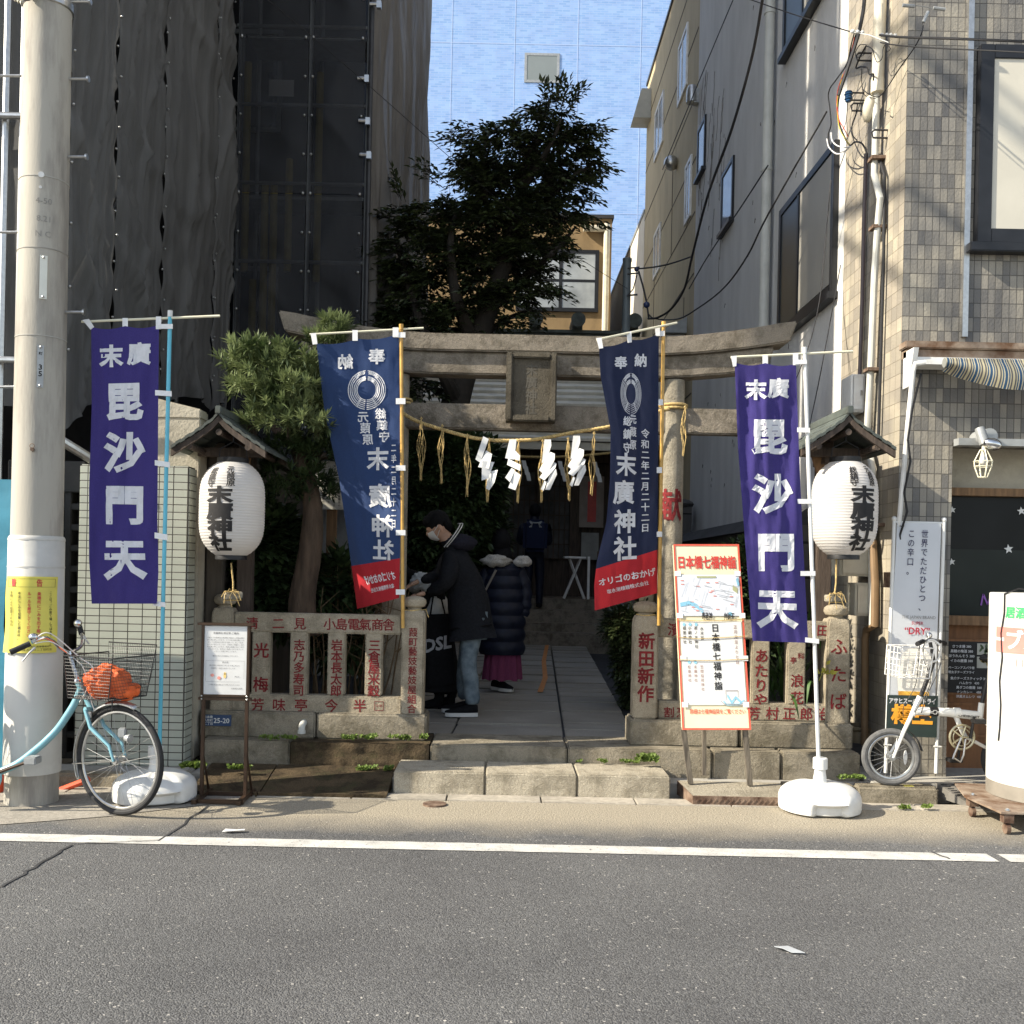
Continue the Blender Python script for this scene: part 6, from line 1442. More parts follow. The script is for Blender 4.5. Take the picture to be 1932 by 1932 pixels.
b.obj('slot', M['dark_wall'], t)
# manhole, litter
c = G(1080, 1510 + 53, 0); c = G(820, 1517, .006); b = B(); b.cyl((c.x + .0, c.y, .0), (c.x, c.y, .011), .075, .075, 24); tag(b.obj('valve_cover', M['rust'], loc=tuple(c)), 'small round iron valve cover in the gutter before the steps', 'cover')
def litter(px, py, pts, lab, m):
    c = G(px, py); b = B(); random.seed(px)
    b.prism([(c.x + x, c.y + y, .006 + random.uniform(0, .012)) for x, y in pts], (0, 0, .002)); tag(b.obj('litter', m, loc=tuple(c)), lab, 'litter', 'scraps on the road')
litter(441, 1571, [(-.06, -.02), (-.02, -.03), (.06, -.0), (.055, .03), (.01, .02), (-.05, .015)], 'white paper scrap lying above the white road line', M['paper'])
litter(1491, 1797, [(-.055, .035), (.0, .035), (.05, -.03), (.0, -.02), (-.03, -.0)], 'grey paper scrap on the asphalt in the foreground', mat('grey_paper', (.36, .38, .4), .7))
litter(1813, 1514, [(-.04, -.01), (.04, -.02), (.05, .01), (-.03, .02)], 'yellow paint scrap on the right kerb', M['yellow']) if False else None
c = G(1725, 1484 + 4, .09); b = B(); b.box(c.x - .035, c.x + .03, 7.0, 7.045, .0885, .0905); tag(b.obj('paint_mark', M['yellow'], loc=tuple(c)), 'small yellow paint mark on the right kerb stone', 'paint mark')
o = B().box(-2.75, -2.2, 6.97, 7.0, .3, .31) 
b = B(); p, q_ = W(90, 1500, 6.75), W(168, 1470, 6.75); b.tube([p, q_], .02, 8); b.box(-3.4, -3.2, 6.6, 6.7, 0, .12); tag(b.obj('traffic_bar', mat('orange_red_plastic', (.7, .1, .04), .5), loc=tuple(p)), 'orange red plastic bar lying behind the utility pole foot', 'bar')
# ---------------------------------------------------------------- bicycles
def wheel(par, c, wd, r, tr, m_tyre, m_rim, nsp=28, name='wheel', rimw=.012):
    c, wd = Vector(c), Vector(wd).normalized(); z = Vector((0, 0, 1)); ax = wd.cross(z)
    P = lambda R_, a, o=0: c + (wd * math.cos(a) + z * math.sin(a)) * R_ + ax * o
    b = B(); n = 72; b.tube([P(r - tr, 2 * math.pi * i / n) for i in range(n)], tr, 10, True); o = b.obj('tyre', m_tyre, par); 
    b = B(); b.tube([P(r - 2 * tr - .004, 2 * math.pi * i / n) for i in range(n)], rimw * .75, 8, True, 1.3); b.obj('rim', m_rim, o)
    b = B()
    for i in range(nsp):
        a = 2 * math.pi * i / nsp; s = .028 if i % 2 else -.028; a2 = a + (.7 if (i // 2) % 2 else -.7); b.tube([P(.022, a2, s), P(r - 2 * tr - .006, a)], .0012, 4)
    b.obj('spokes', M['steel'], o)
    b = B(); b.cyl(c - ax * .045, c + ax * .045, .018, .018, 12); b.cyl(c - ax * .033, c - ax * .027, .026, .026, 12); b.cyl(c + ax * .027, c + ax * .033, .026, .026, 12); b.obj('hub', M['steel'], o)
    return o, P, ax
# city bicycle
hub = W(226, 1432, 6.09); hub.z = .33
t = thing('city_bicycle', 'light blue city bicycle with front basket, parked by the utility pole', 'bicycle', (hub.x - .4, 6.15, 0), 'parked bicycles')
ang = R(-23); wd = Vector((math.cos(ang), math.sin(ang), 0)); lat = Vector((-wd.y, wd.x, 0))
fw, P, ax = wheel(t, hub, wd, .327, .0175, M['rubber'], M['steel'], 32)
Yh = 6.17
b = B(); n = 26
for k in range(n): pass
def fen(u, v): 
    a = R(68 + (205 - 68) * u); c_ = R(-85 + 170 * v); return P(.33 + .024 * math.cos(c_), a, .028 * math.sin(c_))
b.grid(fen, 34, 8); o = b.obj('mudguard', M['steel'], t, ang=180); md = o.modifiers.new('s', 'SOLIDIFY'); md.thickness = .002
b = B(); b.tube([P(.345, R(188), -.03), P(.0, 0, -.05)], .003, 5); b.tube([P(.345, R(188), .03), P(.0, 0, .05)], .003, 5); b.obj('stay', M['steel'], o)
crown = W(172, 1338, Yh); ht = W(147, 1285, Yh + .01); st = W(130, 1231, Yh + .02)
b = B()
for s in (-1, 1): b.tube([crown + lat * .045 * s, crown + lat * .052 * s + wd * .05 - Vector((0, 0, .1)), hub - wd * .035 + lat * .052 * s + Vector((0, 0, .09)), hub + lat * .05 * s], [.0125, .0125, .01, .008], 9)
b.tube([crown - lat * .05 + Vector((0, 0, .005)), crown + lat * .05 + Vector((0, 0, .005))], .014, 9); b.obj('fork', M['bike_blue'], t)
b = B(); b.tube([crown + Vector((.002, 0, .01)), ht], .021, 12)
fr_ = [W(x, y, Y) for x, y, Y in ((153, 1300, 6.17), (142, 1325, 6.17), (130, 1345, 6.16), (110, 1374, 6.16), (88, 1397, 6.15), (66, 1416, 6.15), (33, 1441, 6.15), (0, 1456, 6.15), (-20, 1463, 6.15))]
b.tube(spl(fr_, 4), .0225, 12)
bb = fr_[-1]; rear = Vector((hub.x - 1.12, 6.2, .33))
b.tube([bb, bb + Vector((-.16, 0, .52))], .017, 10)
for s in (-.05, .05): b.tube([bb + Vector((0, s * .5, 0)), rear + Vector((0, s, 0))], .011, 8); b.tube([bb + Vector((-.14, s * .4, .45)), rear + Vector((0, s, 0))], .009, 8)
b.obj('frame', M['bike_blue'], t)
wheel(t, rear, (1, 0, 0), .327, .0175, M['rubber'], M['steel'], 32)
b = B(); b.grid(lambda u, v: rear + Vector((.346 * math.cos(R(10 + 190 * u)), (v - .5) * .05, .346 * math.sin(R(10 + 190 * u)))), 30, 3); o = b.obj('mudguard', M['steel'], t, ang=180)
b = B(); sp_ = bb + Vector((-.2, 0, .6)); b.tube([bb + Vector((-.15, 0, .5)), sp_], .012, 8); b.obj('seat_post', M['steel'], t)
b = B(); b.ell(sp_ + Vector((-.03, 0, .04)), (.14, .1, .045)); b.obj('saddle', M['black'], t)
b = B(); b.lathe([(.0, -.008), (.07, -.008), (.085, -.004), (.09, .004), (.07, .008), (0, .012)], bb + Vector((0, -.05, 0)), 28, ax=(0, -1, 0)); o = b.obj('chain_guard', M['grey_metal'], t)
b = B(); b.tube([bb + Vector((.094 * math.cos(a * .2244), -.05, .094 * math.sin(a * .2244))) for a in range(28)], .007, 6, True); b.obj('guard_rim', M['bike_blue'], o)
pd = W(64, 1433, 6.02); b = B(); b.tube([bb + Vector((0, -.07, 0)), Vector((pd.x, bb.y - .085, pd.z))], [.012, .008], 8); b.obj('crank', M['brown_metal'], t)
b = B(); b.box(pd.x - .035, pd.x + .035, bb.y - .19, bb.y - .1, pd.z - .022, pd.z + .022); b.obj('pedal', M['grey_metal'], t, bevel=.006)
b = B(); b.tube([ht, st + Vector((0, 0, .005))], .0125, 10); b.lathe([(.02, -.012), (.024, 0), (.02, .012)], ht, 14)
hb = [W(x, y, Y) for x, y, Y in ((60, 1212, 5.92), (82, 1203, 5.97), (100, 1210, 6.05), (112, 1221, 6.12), (128, 1231, 6.18), (140, 1228, 6.24), (152, 1220, 6.3), (156, 1208, 6.35), (154, 1195, 6.39))]
b.tube(spl(hb, 4), .011, 10); b.obj('handlebar', M['chrome'], t)
for a, c in ((W(57, 1214, 5.91), W(19, 1231, 5.86)), (W(154, 1196, 6.39), W(147, 1172, 6.45))):
    b = B(); b.tube([a, c], [.016, .0175], 12); b.obj('grip', M['black'], t)
b = B(); b.tube([W(66, 1222, 5.9), W(55, 1232, 5.87), W(42, 1248, 5.86)], [.008, .006, .005], 6); b.tube([W(158, 1200, 6.36), W(164, 1210, 6.36), W(168, 1215, 6.36)], [.008, .006, .005], 6); b.obj('brake_lever', M['steel'], t)
b = B(); b.ell(W(63, 1202, 5.93), (.028, .028, .024)); b.ell(W(147, 1176, 6.35), (.026, .026, .026)); b.obj('bell', M['chrome'], t)
b = B(); b.tube(spl([W(66, 1205, 5.92), W(95, 1195, 5.95), (W(150, 1240, 6.1)), W(176, 1262, 6.05), W(170, 1310, 6.05), W(178, 1340, 6.08)], 5), .0035, 5); b.tube(spl([W(66, 1214, 5.91), W(100, 1212, 5.98), W(140, 1242, 6.05), W(158, 1262, 6.05), W(165, 1296, 6.08), W(150, 1325, 6.12)], 5), .003, 5); b.obj('brake_cable', M['white_metal'], t)
# basket in the steering frame
def bk(a, l, z): return hub + wd * a + lat * l + Vector((0, 0, z - hub.z))
b = B()
z0, z1 = .70, .95
def bkp(side, u, v): # side 0..3 round the basket
    fl = 1 + .16 * v; A0, A1, Lh = -.26 - .015 * v, .05 + .05 * v, .155 * fl
    zz = z0 + (z1 + (.06 if side == 2 else 0) - z0) * v
    c = [(A0, -Lh), (A1, -Lh), (A1, Lh), (A0, Lh)]; p, q = c[side], c[(side + 1) % 4]
    return bk(p[0] + (q[0] - p[0]) * u, p[1] + (q[1] - p[1]) * u, zz)
for s in range(4):
    n = 26
    for i in range(n + 1): b.tube([bkp(s, i / n, 0), bkp(s, i / n, 1)], .0011, 3)
    for j in range(14): b.tube([bkp(s, 0, j / 13), bkp(s, 1, j / 13)], .0011, 3)
for s in range(4):
    for v, r in ((0, .003), (1, .0045)): b.tube([bkp(s, 0, v), bkp(s, 1, v)], r, 5)
    b.tube([bkp(s, 0, 0), bkp(s, 0, 1)], .0035, 5)
for i in range(18): b.tube([bk(-.26 + .31 * i / 17, -.155, z0), bk(-.26 + .31 * i / 17, .155, z0)], .0011, 3)
for i in range(16): b.tube([bk(-.26, -.155 + .31 * i / 15, z0), bk(.05, -.155 + .31 * i / 15, z0)], .0011, 3)
b.tube([bk(-.02, -.05, z0), bk(-.02, -.05, .63), hub + Vector((0, 0, .34))], .005, 5); b.tube([bk(-.02, .05, z0), bk(-.02, .05, .63), hub + Vector((0, 0, .34)) + lat * .04], .005, 5)
b.obj('basket', mat('basket_wire', (.03, .03, .03), .5, .2, 20), t)
b = B(); random.seed(12)
def lump(c, r, seed, n=26, m=16, amp=.18):
    q = B(); q.ell((0, 0, 0), r, n, m); 
    return [Vector(c) + Vector(p) * (1 + amp * noise.noise(Vector(p) * 16 + Vector((seed, 0, 0))) + amp * .9 * (.5 - 1.6 * abs(noise.noise(Vector(p) * 24 + Vector((seed, 2, 0))))) + amp * .35 * noise.noise(Vector(p) * 60 + Vector((seed, 5, 0)))) for p in q.v], q.f
b.add(*lump(bk(-.1, -.01, .79), (.125, .125, .095), 1, 44, 28, .26)); b.add(*lump(bk(.0, .04, .74), (.07, .1, .05), 4, 36, 22, .26))
o = tag(b.obj('orange_bag', M['orange'], loc=tuple(bk(-.1, 0, .7)), ang=60), 'crumpled orange cloth bag lying in the city bicycle basket', 'bag')
b = B(); c = hub + wd * .07 + lat * -.06 + Vector((0, 0, .17)); b.box(c.x - .02, c.x + .025, c.y - .02, c.y + .02, c.z - .02, c.z + .035); b.cyl(c + Vector((.02, -.0, -.02)), c + Vector((.06, -.02, -.025)), .02, .026, 12); b.obj('dynamo_lamp', M['grey_metal'], t, bevel=.006)
b = B(); b.box(crown.x - .02, crown.x + .02, crown.y - .05, crown.y - .02, crown.z - .05, crown.z - .01); b.obj('brake', M['steel'], t, bevel=.004)
# folding bicycle
Y = 7.02; t = thing('folding_bicycle', 'small white folding bicycle with wire basket beside the drinks banner', 'bicycle', (W(1750, 1470, Y).x, Y, .09), 'parked bicycles')
hub = W(1681, 1419, Y); wz = .197; hub.z = .088 + wz
wheel(t, hub, (1, -.12, 0), wz, .022, M['rubber_grey'], M['steel'], 24, rimw=.014)
rh = W(1905, 1417, Y + .02); rh.z = .088 + wz; wheel(t, rh, (1, 0, 0), wz, .022, M['rubber'], M['steel'], 24)
q = lambda x, y, d=0: W(x, y, Y + d)
b = B()
for s in (-.042, .042): b.tube([hub + Vector((0, s, 0)), q(1705, 1380, s), q(1722, 1345, s * .8)], [.009, .013, .014], 9)
b.tube([q(1722, 1347, -.04), q(1722, 1347, .04)], .015, 9); b.obj('fork', M['bike_white'], t)
b = B(); b.tube([q(1721, 1350), q(1736, 1314)], .02, 12); b.tube([q(1728, 1341), q(1790, 1344), q(1849, 1351)], [.03, .031, .031], 14); b.tube([q(1801, 1345), q(1811, 1370), q(1821, 1390)], .017, 10); b.tube([q(1849, 1352), q(1852, 1326)], .02, 10)
b.tube([q(1849, 1352), q(1870, 1375), rh + Vector((-.02, 0, .02))], .011, 8); b.tube([q(1822, 1390), rh + Vector((-.02, 0, 0))], .012, 8); b.cyl(q(1805, 1345) - Vector((.02, 0, 0)), q(1805, 1345) + Vector((.02, 0, 0)), .036, .036, 14); fb_ = b.obj('frame', M['bike_white'], t)
b = B(); b.cyl(q(1752, 1342), q(1768, 1343), .0325, .0325, 16); bd = b.obj('black_band', M['black'], t)
b = B(); fn = plane(q(1760, 1342.5) - Vector((0, .0335, 0)))
for pts in ([(-.03, -.005), (-.012, -.005), (-.009, -.012), (.011, -.012), (.009, -.003), (.03, -.003), (.027, .006), (.012, .006), (.009, .013), (-.011, .013), (-.009, .005), (-.027, .005), (-.03, -.005)],): stroke(b, fn, pts, .003)
b.obj('emblem', M['white'], bd)
b = B(); T(b, 'CHEVROLET', plane(q(1824, 1350) - Vector((0, .0325, 0)), (1, 0, -.06)), 0, 0, .02, .02, sx=1.3); b.obj('lettering', M['black'], fb_)
b = B(); b.tube([q(1738, 1312), q(1752, 1275), q(1762, 1248), q(1755, 1212)], [.0145, .0145, .013, .012], 10); b.box(q(1745, 1318).x - .03, q(1745, 1318).x + .03, Y - .02, Y + .02, q(0, 1318).z - .006 + .0, q(0, 1318).z + .012); b.obj('stem', M['black'], t)
b = B(); b.tube([q(1735, 1213, -.18), q(1752, 1206, -.02), q(1760, 1207, .05), q(1776, 1211, .22)], .011, 8); b.obj('handlebar', M['steel'], t)
for a, c in ((q(1731, 1215, -.24), q(1741, 1210, -.13)), (q(1769, 1209, .15), q(1783, 1214, .28))): b = B(); b.tube([a, c], .016, 10); b.obj('grip', M['black'], t)
b = B(); b.ell(q(1753, 1199), (.02, .02, .022)); b.obj('bell', M['chrome'], t)
b = B(); c = q(1757, 1228, -.06); b.tube([c + Vector((.065 * math.cos(a * .26), -.01 * math.sin(a), .075 * math.sin(a * .26))) for a in range(24)], .007, 6, True); tag(b.obj('cable_lock', M['white'], loc=tuple(c)), 'white cable lock looped on the folding bicycle handlebar', 'lock')
b = B(); b.tube(spl([q(1745, 1208, -.1), q(1742, 1240, -.05), q(1755, 1290, -.03), q(1722, 1350, -.03)], 5), .003, 4); b.tube(spl([q(1765, 1212, .1), q(1775, 1250), q(1750, 1310, -.04), q(1738, 1345, -.03)], 5), .003, 4); b.tube(spl([q(1735, 1216, -.15), q(1728, 1290, -.05), q(1706, 1330, -.04), q(1704, 1352, -.03)], 5), .0028, 4); b.obj('brake_cable', M['cable'], t)
b = B(); b.tube([q(1852, 1330), q(1863, 1280), q(1874, 1246)], .014, 9); b.obj('seat_post', M['black'], t)
b = B(); b.ell(q(1880, 1240), (.12, .06, .03), q=Matrix.Rotation(R(-6), 3, 'Y').to_quaternion()); b.ell(q(1862, 1239), (.05, .025, .02)); b.obj('saddle', M['black'], t)
b = B(); c = q(1810, 1389); b.tube([c + Vector((.083 * math.cos(a * .2244), -.04, .083 * math.sin(a * .2244))) for a in range(28)], .008, 6, True); b.tube([c + Vector((.06 * math.cos(a * .2244), -.04, .06 * math.sin(a * .2244))) for a in range(28)], .004, 6, True)
for a in range(5): b.tube([c + Vector((0, -.04, 0)), c + Vector((.08 * math.cos(a * 1.257), -.04, .08 * math.sin(a * 1.257)))], .006, 6)
b.obj('chainring', mat('brassy_ring', (.5, .45, .3), .35, metal=.6), t)
b = B(); c = q(1822, 1390); b.tube([c + Vector((0, -.07, 0)), q(1838, 1352, -.08)], [.012, .009], 8); b.tube([c + Vector((0, .07, 0)), q(1808, 1430, .08)], [.012, .009], 8); b.obj('crank', M['black'], t)
for c in (q(1848, 1361, -.12), q(1800, 1434, .12)): b = B(); b.box(c.x - .045, c.x + .045, c.y - .04, c.y + .04, c.z - .013, c.z + .013); b.obj('pedal', M['black'], t, bevel=.004)
b = B(); b.tube([q(1814, 1392, -.05), q(1800, 1425, -.07), q(1798, 1432, -.08)], .007, 7); b.tube([q(1822, 1395, -.05), q(1818, 1425, -.07), q(1812, 1438, -.09), q(1800, 1430, -.09)], .006, 7); b.obj('kickstand', M['steel'], t)
b = B()
def bq(u, v, w_): return Vector((q(1683 + 3 * v, 1275, 0).x + (.20 + .02 * v) * u, Y - .13 + .26 * w_, q(1700, 1276).z + .205 * v))
for u in (0, 1):
    for v in [i / 5 for i in range(6)]: b.tube([bq(u, v, 0), bq(u, v, 1)], .0022, 4)
    for w_ in [i / 4 for i in range(5)]: b.tube([bq(u, 0, w_), bq(u, 1, w_)], .0022, 4)
for w_ in (0, 1):
    for v in [i / 4 for i in range(5)]: b.tube([bq(0, v, w_), bq(1, v, w_)], .0022 if 0 < v < 1 else .004, 4)
    for u in [i / 4 for i in range(5)]: b.tube([bq(u, 0, w_), bq(u, 1, w_)], .0022 if 0 < u < 1 else .004, 4)
for u in [i / 4 for i in range(5)]: b.tube([bq(u, 0, 0), bq(u, 0, 1)], .0022, 4)
b.tube([bq(1, .15, .5), q(1752, 1270)], .008, 6); b.obj('basket', M['white_metal'], t)
b = B(); c = hub + Vector((.095, -.012, -.0)); b.ell(c, (.014, .006, .05)); b.obj('reflector', M['white'], t)
b = B(); 
def fen2(u, v): a = R(12 + 60 * u); return hub + Vector(((wz + .018) * math.cos(a), (v - .5) * .05, (wz + .018) * math.sin(a)))
b.grid(fen2, 12, 3); b.obj('mudguard', mat('grey_plastic', (.12, .12, .125), .5), t, ang=180)
# ---------------------------------------------------------------- plants
def leaf(b, p, d, up, L_, wd, fold=.25):
    d = d.normalized(); s = d.cross(up)
    if s.length < 1e-4: s = d.orthogonal()
    s.normalize(); n = s.cross(d); m = p + d * L_ * .45
    b.add([p, m + s * wd + n * wd * fold, p + d * L_ - n * L_ * .08, m - s * wd + n * wd * fold], [(0, 1, 2), (0, 2, 3)])
def rv(): 
    while 1:
        v = Vector((random.uniform(-1, 1), random.uniform(-1, 1), random.uniform(-1, 1)))
        if .05 < v.length < 1: return v
def sprig(b, p, d, n, L_, wd, length, droop=.3, tw=None):
    d = d.normalized(); side = d.cross(Vector((0, 0, 1)));
    if side.length < .1: side = Vector((1, 0, 0))
    side.normalize()
    for i in range(n):
        s = i / n; q = p + d * length * s - Vector((0, 0, droop * length * s * s)); sg = 1 if i % 2 else -1
        ld = (d * .8 + side * sg * random.uniform(.5, 1) + rv() * .45 - Vector((0, 0, droop)))
        leaf(b, q, ld, Vector((0, 0, 1)) + rv() * .6, L_ * random.uniform(.7, 1.15), wd * random.uniform(.8, 1.1))
    leaf(b, p + d * length - Vector((0, 0, droop * length)), d - Vector((0, 0, droop)), Vector((0, 0, 1)) + rv() * .5, L_, wd)
    if tw is not None: tw.tube([p - d * .05, p + d * length * .6 - Vector((0, 0, droop * length * .36))], .004, 3)
def crown(b, blobs, Y, dens, L_, wd, length, n=7, droop=.35, tw=None, yr=1.0, fill=.55):
    for px, py, rx, ry in blobs:
        c = W(px, py, Y); RX, RZ = rx * Y / F, ry * Y / F; RY = (RX + RZ) / 2 * yr; cnt = int(dens * (rx * ry) ** .5 * (rx + ry) / 400)
        for _ in range(cnt):
            v = rv().normalized() * (random.uniform(.25, 1.0) ** fill); v = v * (1 + .25 * noise.noise(v * 2.5 + c))
            p = c + Vector((v.x * RX, v.y * RY, v.z * RZ)); d = Vector((v.x, v.y, v.z * .7 + .15)) + rv() * .6; sprig(b, p, d, n, L_, wd, length, droop, tw)
random.seed(31)
YT_ = 12.0
t = thing('big_tree', 'big dark evergreen tree in front of the blue building', 'tree', (-.8, YT_, .27))
b = B(); tr = [W(x, y, YT_) for x, y in ((815, 1272), (828, 1100), (838, 900), (855, 780), (880, 690), (915, 600), (950, 500), (975, 400), (1000, 300), (1020, 240))]
b.tube(spl(tr, 4), [.17] * 9 + [.19 - .006 * i for i in range(28)], 12)
for a, c, r in (((862, 760), [(830, 690), (790, 600), (760, 500), (745, 440)], .09), ((895, 650), [(860, 560), (850, 460), (860, 400)], .09), ((920, 590), [(980, 530), (1040, 480), (1085, 430)], .07), ((955, 480), [(1010, 400), (1070, 340), (1120, 310)], .06), ((950, 500), [(920, 400), (910, 300), (930, 230)], .06), ((985, 360), [(1040, 270), (1060, 220)], .045), ((900, 640), [(960, 600), (1000, 585)], .05)):
    pts = [W(*a, YT_)] + [W(x, y, YT_ + random.uniform(-.5, .5)) for x, y in c]; b.tube(spl(pts, 3), [r * (1 - .8 * i / (3 * len(c))) for i in range(3 * len(c) + 1)], 8)
b.obj('trunk', M['bark_dark'], t)
b = B(); tw = B()
BL = [(1000, 265, 80, 55), (935, 300, 60, 60), (1040, 300, 75, 55), (1042, 212, 26, 30), (1085, 262, 30, 16), (1088, 312, 30, 14), (975, 350, 95, 60), (1060, 365, 62, 34), (905, 370, 60, 55), (850, 440, 70, 60), (925, 440, 95, 70), (1005, 425, 75, 45), (1062, 392, 36, 16), (800, 405, 40, 34), (785, 480, 60, 60), (860, 530, 90, 75), (940, 520, 80, 60), (1000, 480, 55, 40), (1010, 545, 50, 22), (760, 560, 42, 70), (737, 470, 24, 50), (748, 620, 34, 36), (810, 610, 70, 50), (890, 600, 70, 40), (975, 592, 45, 20), (740, 410, 20, 26), (1030, 500, 40, 14), (780, 700, 40, 46), (800, 750, 32, 34)]
def pads(b, blobs, Y, dens, L_, wd, tw):
    for px, py, rx, ry in blobs:
        c = W(px, py, Y); RX, RZ = rx * Y / F, ry * Y / F; n = max(2, int(dens * rx * ry / 1000))
        for _ in range(n):
            v = rv().normalized() * random.uniform(.35, 1) ** .6; p = c + Vector((v.x * RX, v.y * RX * .9, v.z * RZ)); out = Vector((v.x + random.uniform(-.3, .3), v.y + random.uniform(-.3, .3), .12)).normalized()
            for k in range(random.randint(5, 8)):
                a = random.uniform(-1.1, 1.1); d = Vector((out.x * math.cos(a) - out.y * math.sin(a), out.x * math.sin(a) + out.y * math.cos(a), random.uniform(-.15, .35)))
                sprig(b, p + d * random.uniform(0, .06), d, 6, L_, wd, random.uniform(.14, .27), random.uniform(.15, .5), tw)
pads(b, BL, YT_, 8.5, .1, .021, tw)
for px, py, dx, dz in ((1030, 195, .1, 1), (1060, 185, .2, 1), (900, 235, -1, .4), (1104, 240, 1, .5), (1108, 300, 1, .2), (830, 330, -.8, .6), (1090, 400, 1, 0), (1075, 185, .5, 1), (885, 250, -1, .3), (760, 350, -.4, 1)):
    for k in range(6): sprig(b, W(px + random.uniform(-14, 6), py + random.uniform(0, 25), YT_ + random.uniform(-.3, .3)), Vector((dx, random.uniform(-.4, .4), dz)) + rv() * .3, 9, .105, .02, .34, .3, tw)
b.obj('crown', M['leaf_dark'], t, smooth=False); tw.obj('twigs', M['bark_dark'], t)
# second slimmer trunk seen between the beams
# yew-like tree on the left
Yp = 7.9; t = thing('yew_pine', 'yew pine with bright narrow leaves reaching over the left lantern', 'tree', tuple(W(560, 1180, Yp)))
b = B(); tr = [W(x, y, Yp) for x, y in ((572, 1200), (570, 1130), (585, 1040), (590, 960), (578, 900), (560, 840), (545, 790), (520, 740))]
b.tube(spl(tr, 4), [.125, .12, .115, .11, .105, .1, .095, .095, .09, .09, .085, .08] + [.075 - .0025 * i for i in range(17)], 12)
for a, c, r in (((578, 900), [(600, 850), (610, 780), (612, 720)], .05), ((560, 840), [(510, 800), (470, 740), (450, 700)], .04), ((545, 790), [(560, 740), (590, 680), (610, 640)], .04), ((520, 740), [(525, 680), (530, 640)], .04), ((580, 910), [(530, 880), (500, 860)], .03)):
    pts = [W(*a, Yp)] + [W(x, y, Yp + random.uniform(-.25, .25)) for x, y in c]; b.tube(spl(pts, 3), [r * (1 - .75 * i / (3 * len(c))) for i in range(3 * len(c) + 1)], 7)
b.obj('trunk', M['bark'], t)
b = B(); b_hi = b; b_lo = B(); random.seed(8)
cur = [None]
def rosette(p, d, n, L_, wd):
    b = cur[0]
    d = d.normalized()
    for i in range(n):
        s = random.uniform(0, 1); v = (d * (.35 + .9 * s) + rv().normalized() * (1.05 - .45 * s)); q = p + d * .07 * s; leaf(b, q, v, Vector((0, 0, 1)) + rv() * .3, L_ * random.uniform(.7, 1.1), wd, .12)
for px, py, rx, ry, cn in ((520, 672, 36, 14, 24), (560, 690, 42, 14, 28), (632, 622, 22, 12, 18), (612, 646, 30, 16, 22), (470, 668, 34, 12, 24), (448, 690, 26, 12, 16), (500, 705, 46, 14, 34), (590, 712, 56, 16, 44), (545, 735, 62, 18, 56), (470, 735, 38, 16, 28), (520, 768, 56, 16, 40), (600, 765, 52, 18, 42), (560, 800, 62, 18, 44), (490, 795, 34, 12, 18), (618, 805, 36, 20, 26), (600, 862, 38, 16, 26), (640, 842, 26, 26, 18), (540, 850, 50, 18, 32), (500, 885, 38, 18, 22), (570, 905, 52, 20, 32), (520, 930, 40, 18, 20), (600, 935, 34, 20, 20), (470, 930, 24, 16, 10)):
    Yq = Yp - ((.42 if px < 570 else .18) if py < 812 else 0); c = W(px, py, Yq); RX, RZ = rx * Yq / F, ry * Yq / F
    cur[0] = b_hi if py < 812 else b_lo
    for _ in range(cn):
        v = rv().normalized() * random.uniform(.45, 1); p = c + Vector((v.x * RX, v.y * RX * 1.2, v.z * RZ)); rosette(p, Vector((v.x * .9, v.y * .9 - .25, v.z * .5 + .6)), 20, .088, .0088)
b_hi.obj('crown', M['leaf_pod'], t, smooth=False); b_lo.obj('lower_foliage', M['leaf_mid'], t, smooth=False)  # lower leaves take a darker green, their shade put into the colour
# dark glossy shrubs
def shrub(name, lab, cat, loc, blobs, Y, dens, L_, wd, m, n=7, length=.2, grp='shrubs round the shrine path', droop=.2):
    t = thing(name, lab, cat, loc, grp); b = B(); tw = B(); crown(b, blobs, Y, dens, L_, wd, length, n, droop, tw, 1.1); b.obj('foliage', m, t, smooth=False); tw.obj('stems', M['twig'], t); return t
random.seed(14)
shrub('evergreen_shrub', 'tall dark glossy shrub behind the bending man', 'shrub', tuple(W(820, 1200, 10.6)), [(810, 870, 60, 45), (800, 930, 55, 60), (850, 880, 55, 50), (860, 940, 50, 55), (895, 900, 35, 55), (880, 975, 35, 40), (800, 1010, 50, 50), (850, 1030, 40, 40), (790, 1080, 40, 40), (905, 1000, 22, 30)], 10.6, 95, .1, .024, M['leaf_mid'])
shrub('low_shrub', 'low dark bush along the right edge of the path', 'shrub', tuple(W(1200, 1330, 9.5)), [(1205, 1190, 32, 40), (1200, 1240, 34, 40), (1210, 1290, 30, 40), (1175, 1180, 26, 26), (1230, 1220, 20, 60)], 9.6, 120, .05, .016, M['leaf_dark'], 7, .1)
shrub('low_shrub', 'leafy undergrowth in the left garden behind the fence', 'shrub', tuple(W(500, 1250, 8.3)), [(500, 1030, 45, 40), (520, 1090, 45, 35), (470, 1110, 35, 30), (640, 1100, 35, 30), (530, 1130, 60, 25), (660, 1200, 40, 30), (510, 1000, 30, 20)], 8.4, 50, .11, .03, M['leaf_mid'])
shrub('low_shrub', 'bushy dark foliage behind the right fence, beside the board', 'shrub', tuple(W(1410, 1250, 8.4)), [(1408, 1090, 22, 40), (1412, 1150, 22, 40), (1400, 1220, 30, 40)], 8.4, 100, .06, .02, M['leaf_mid'])
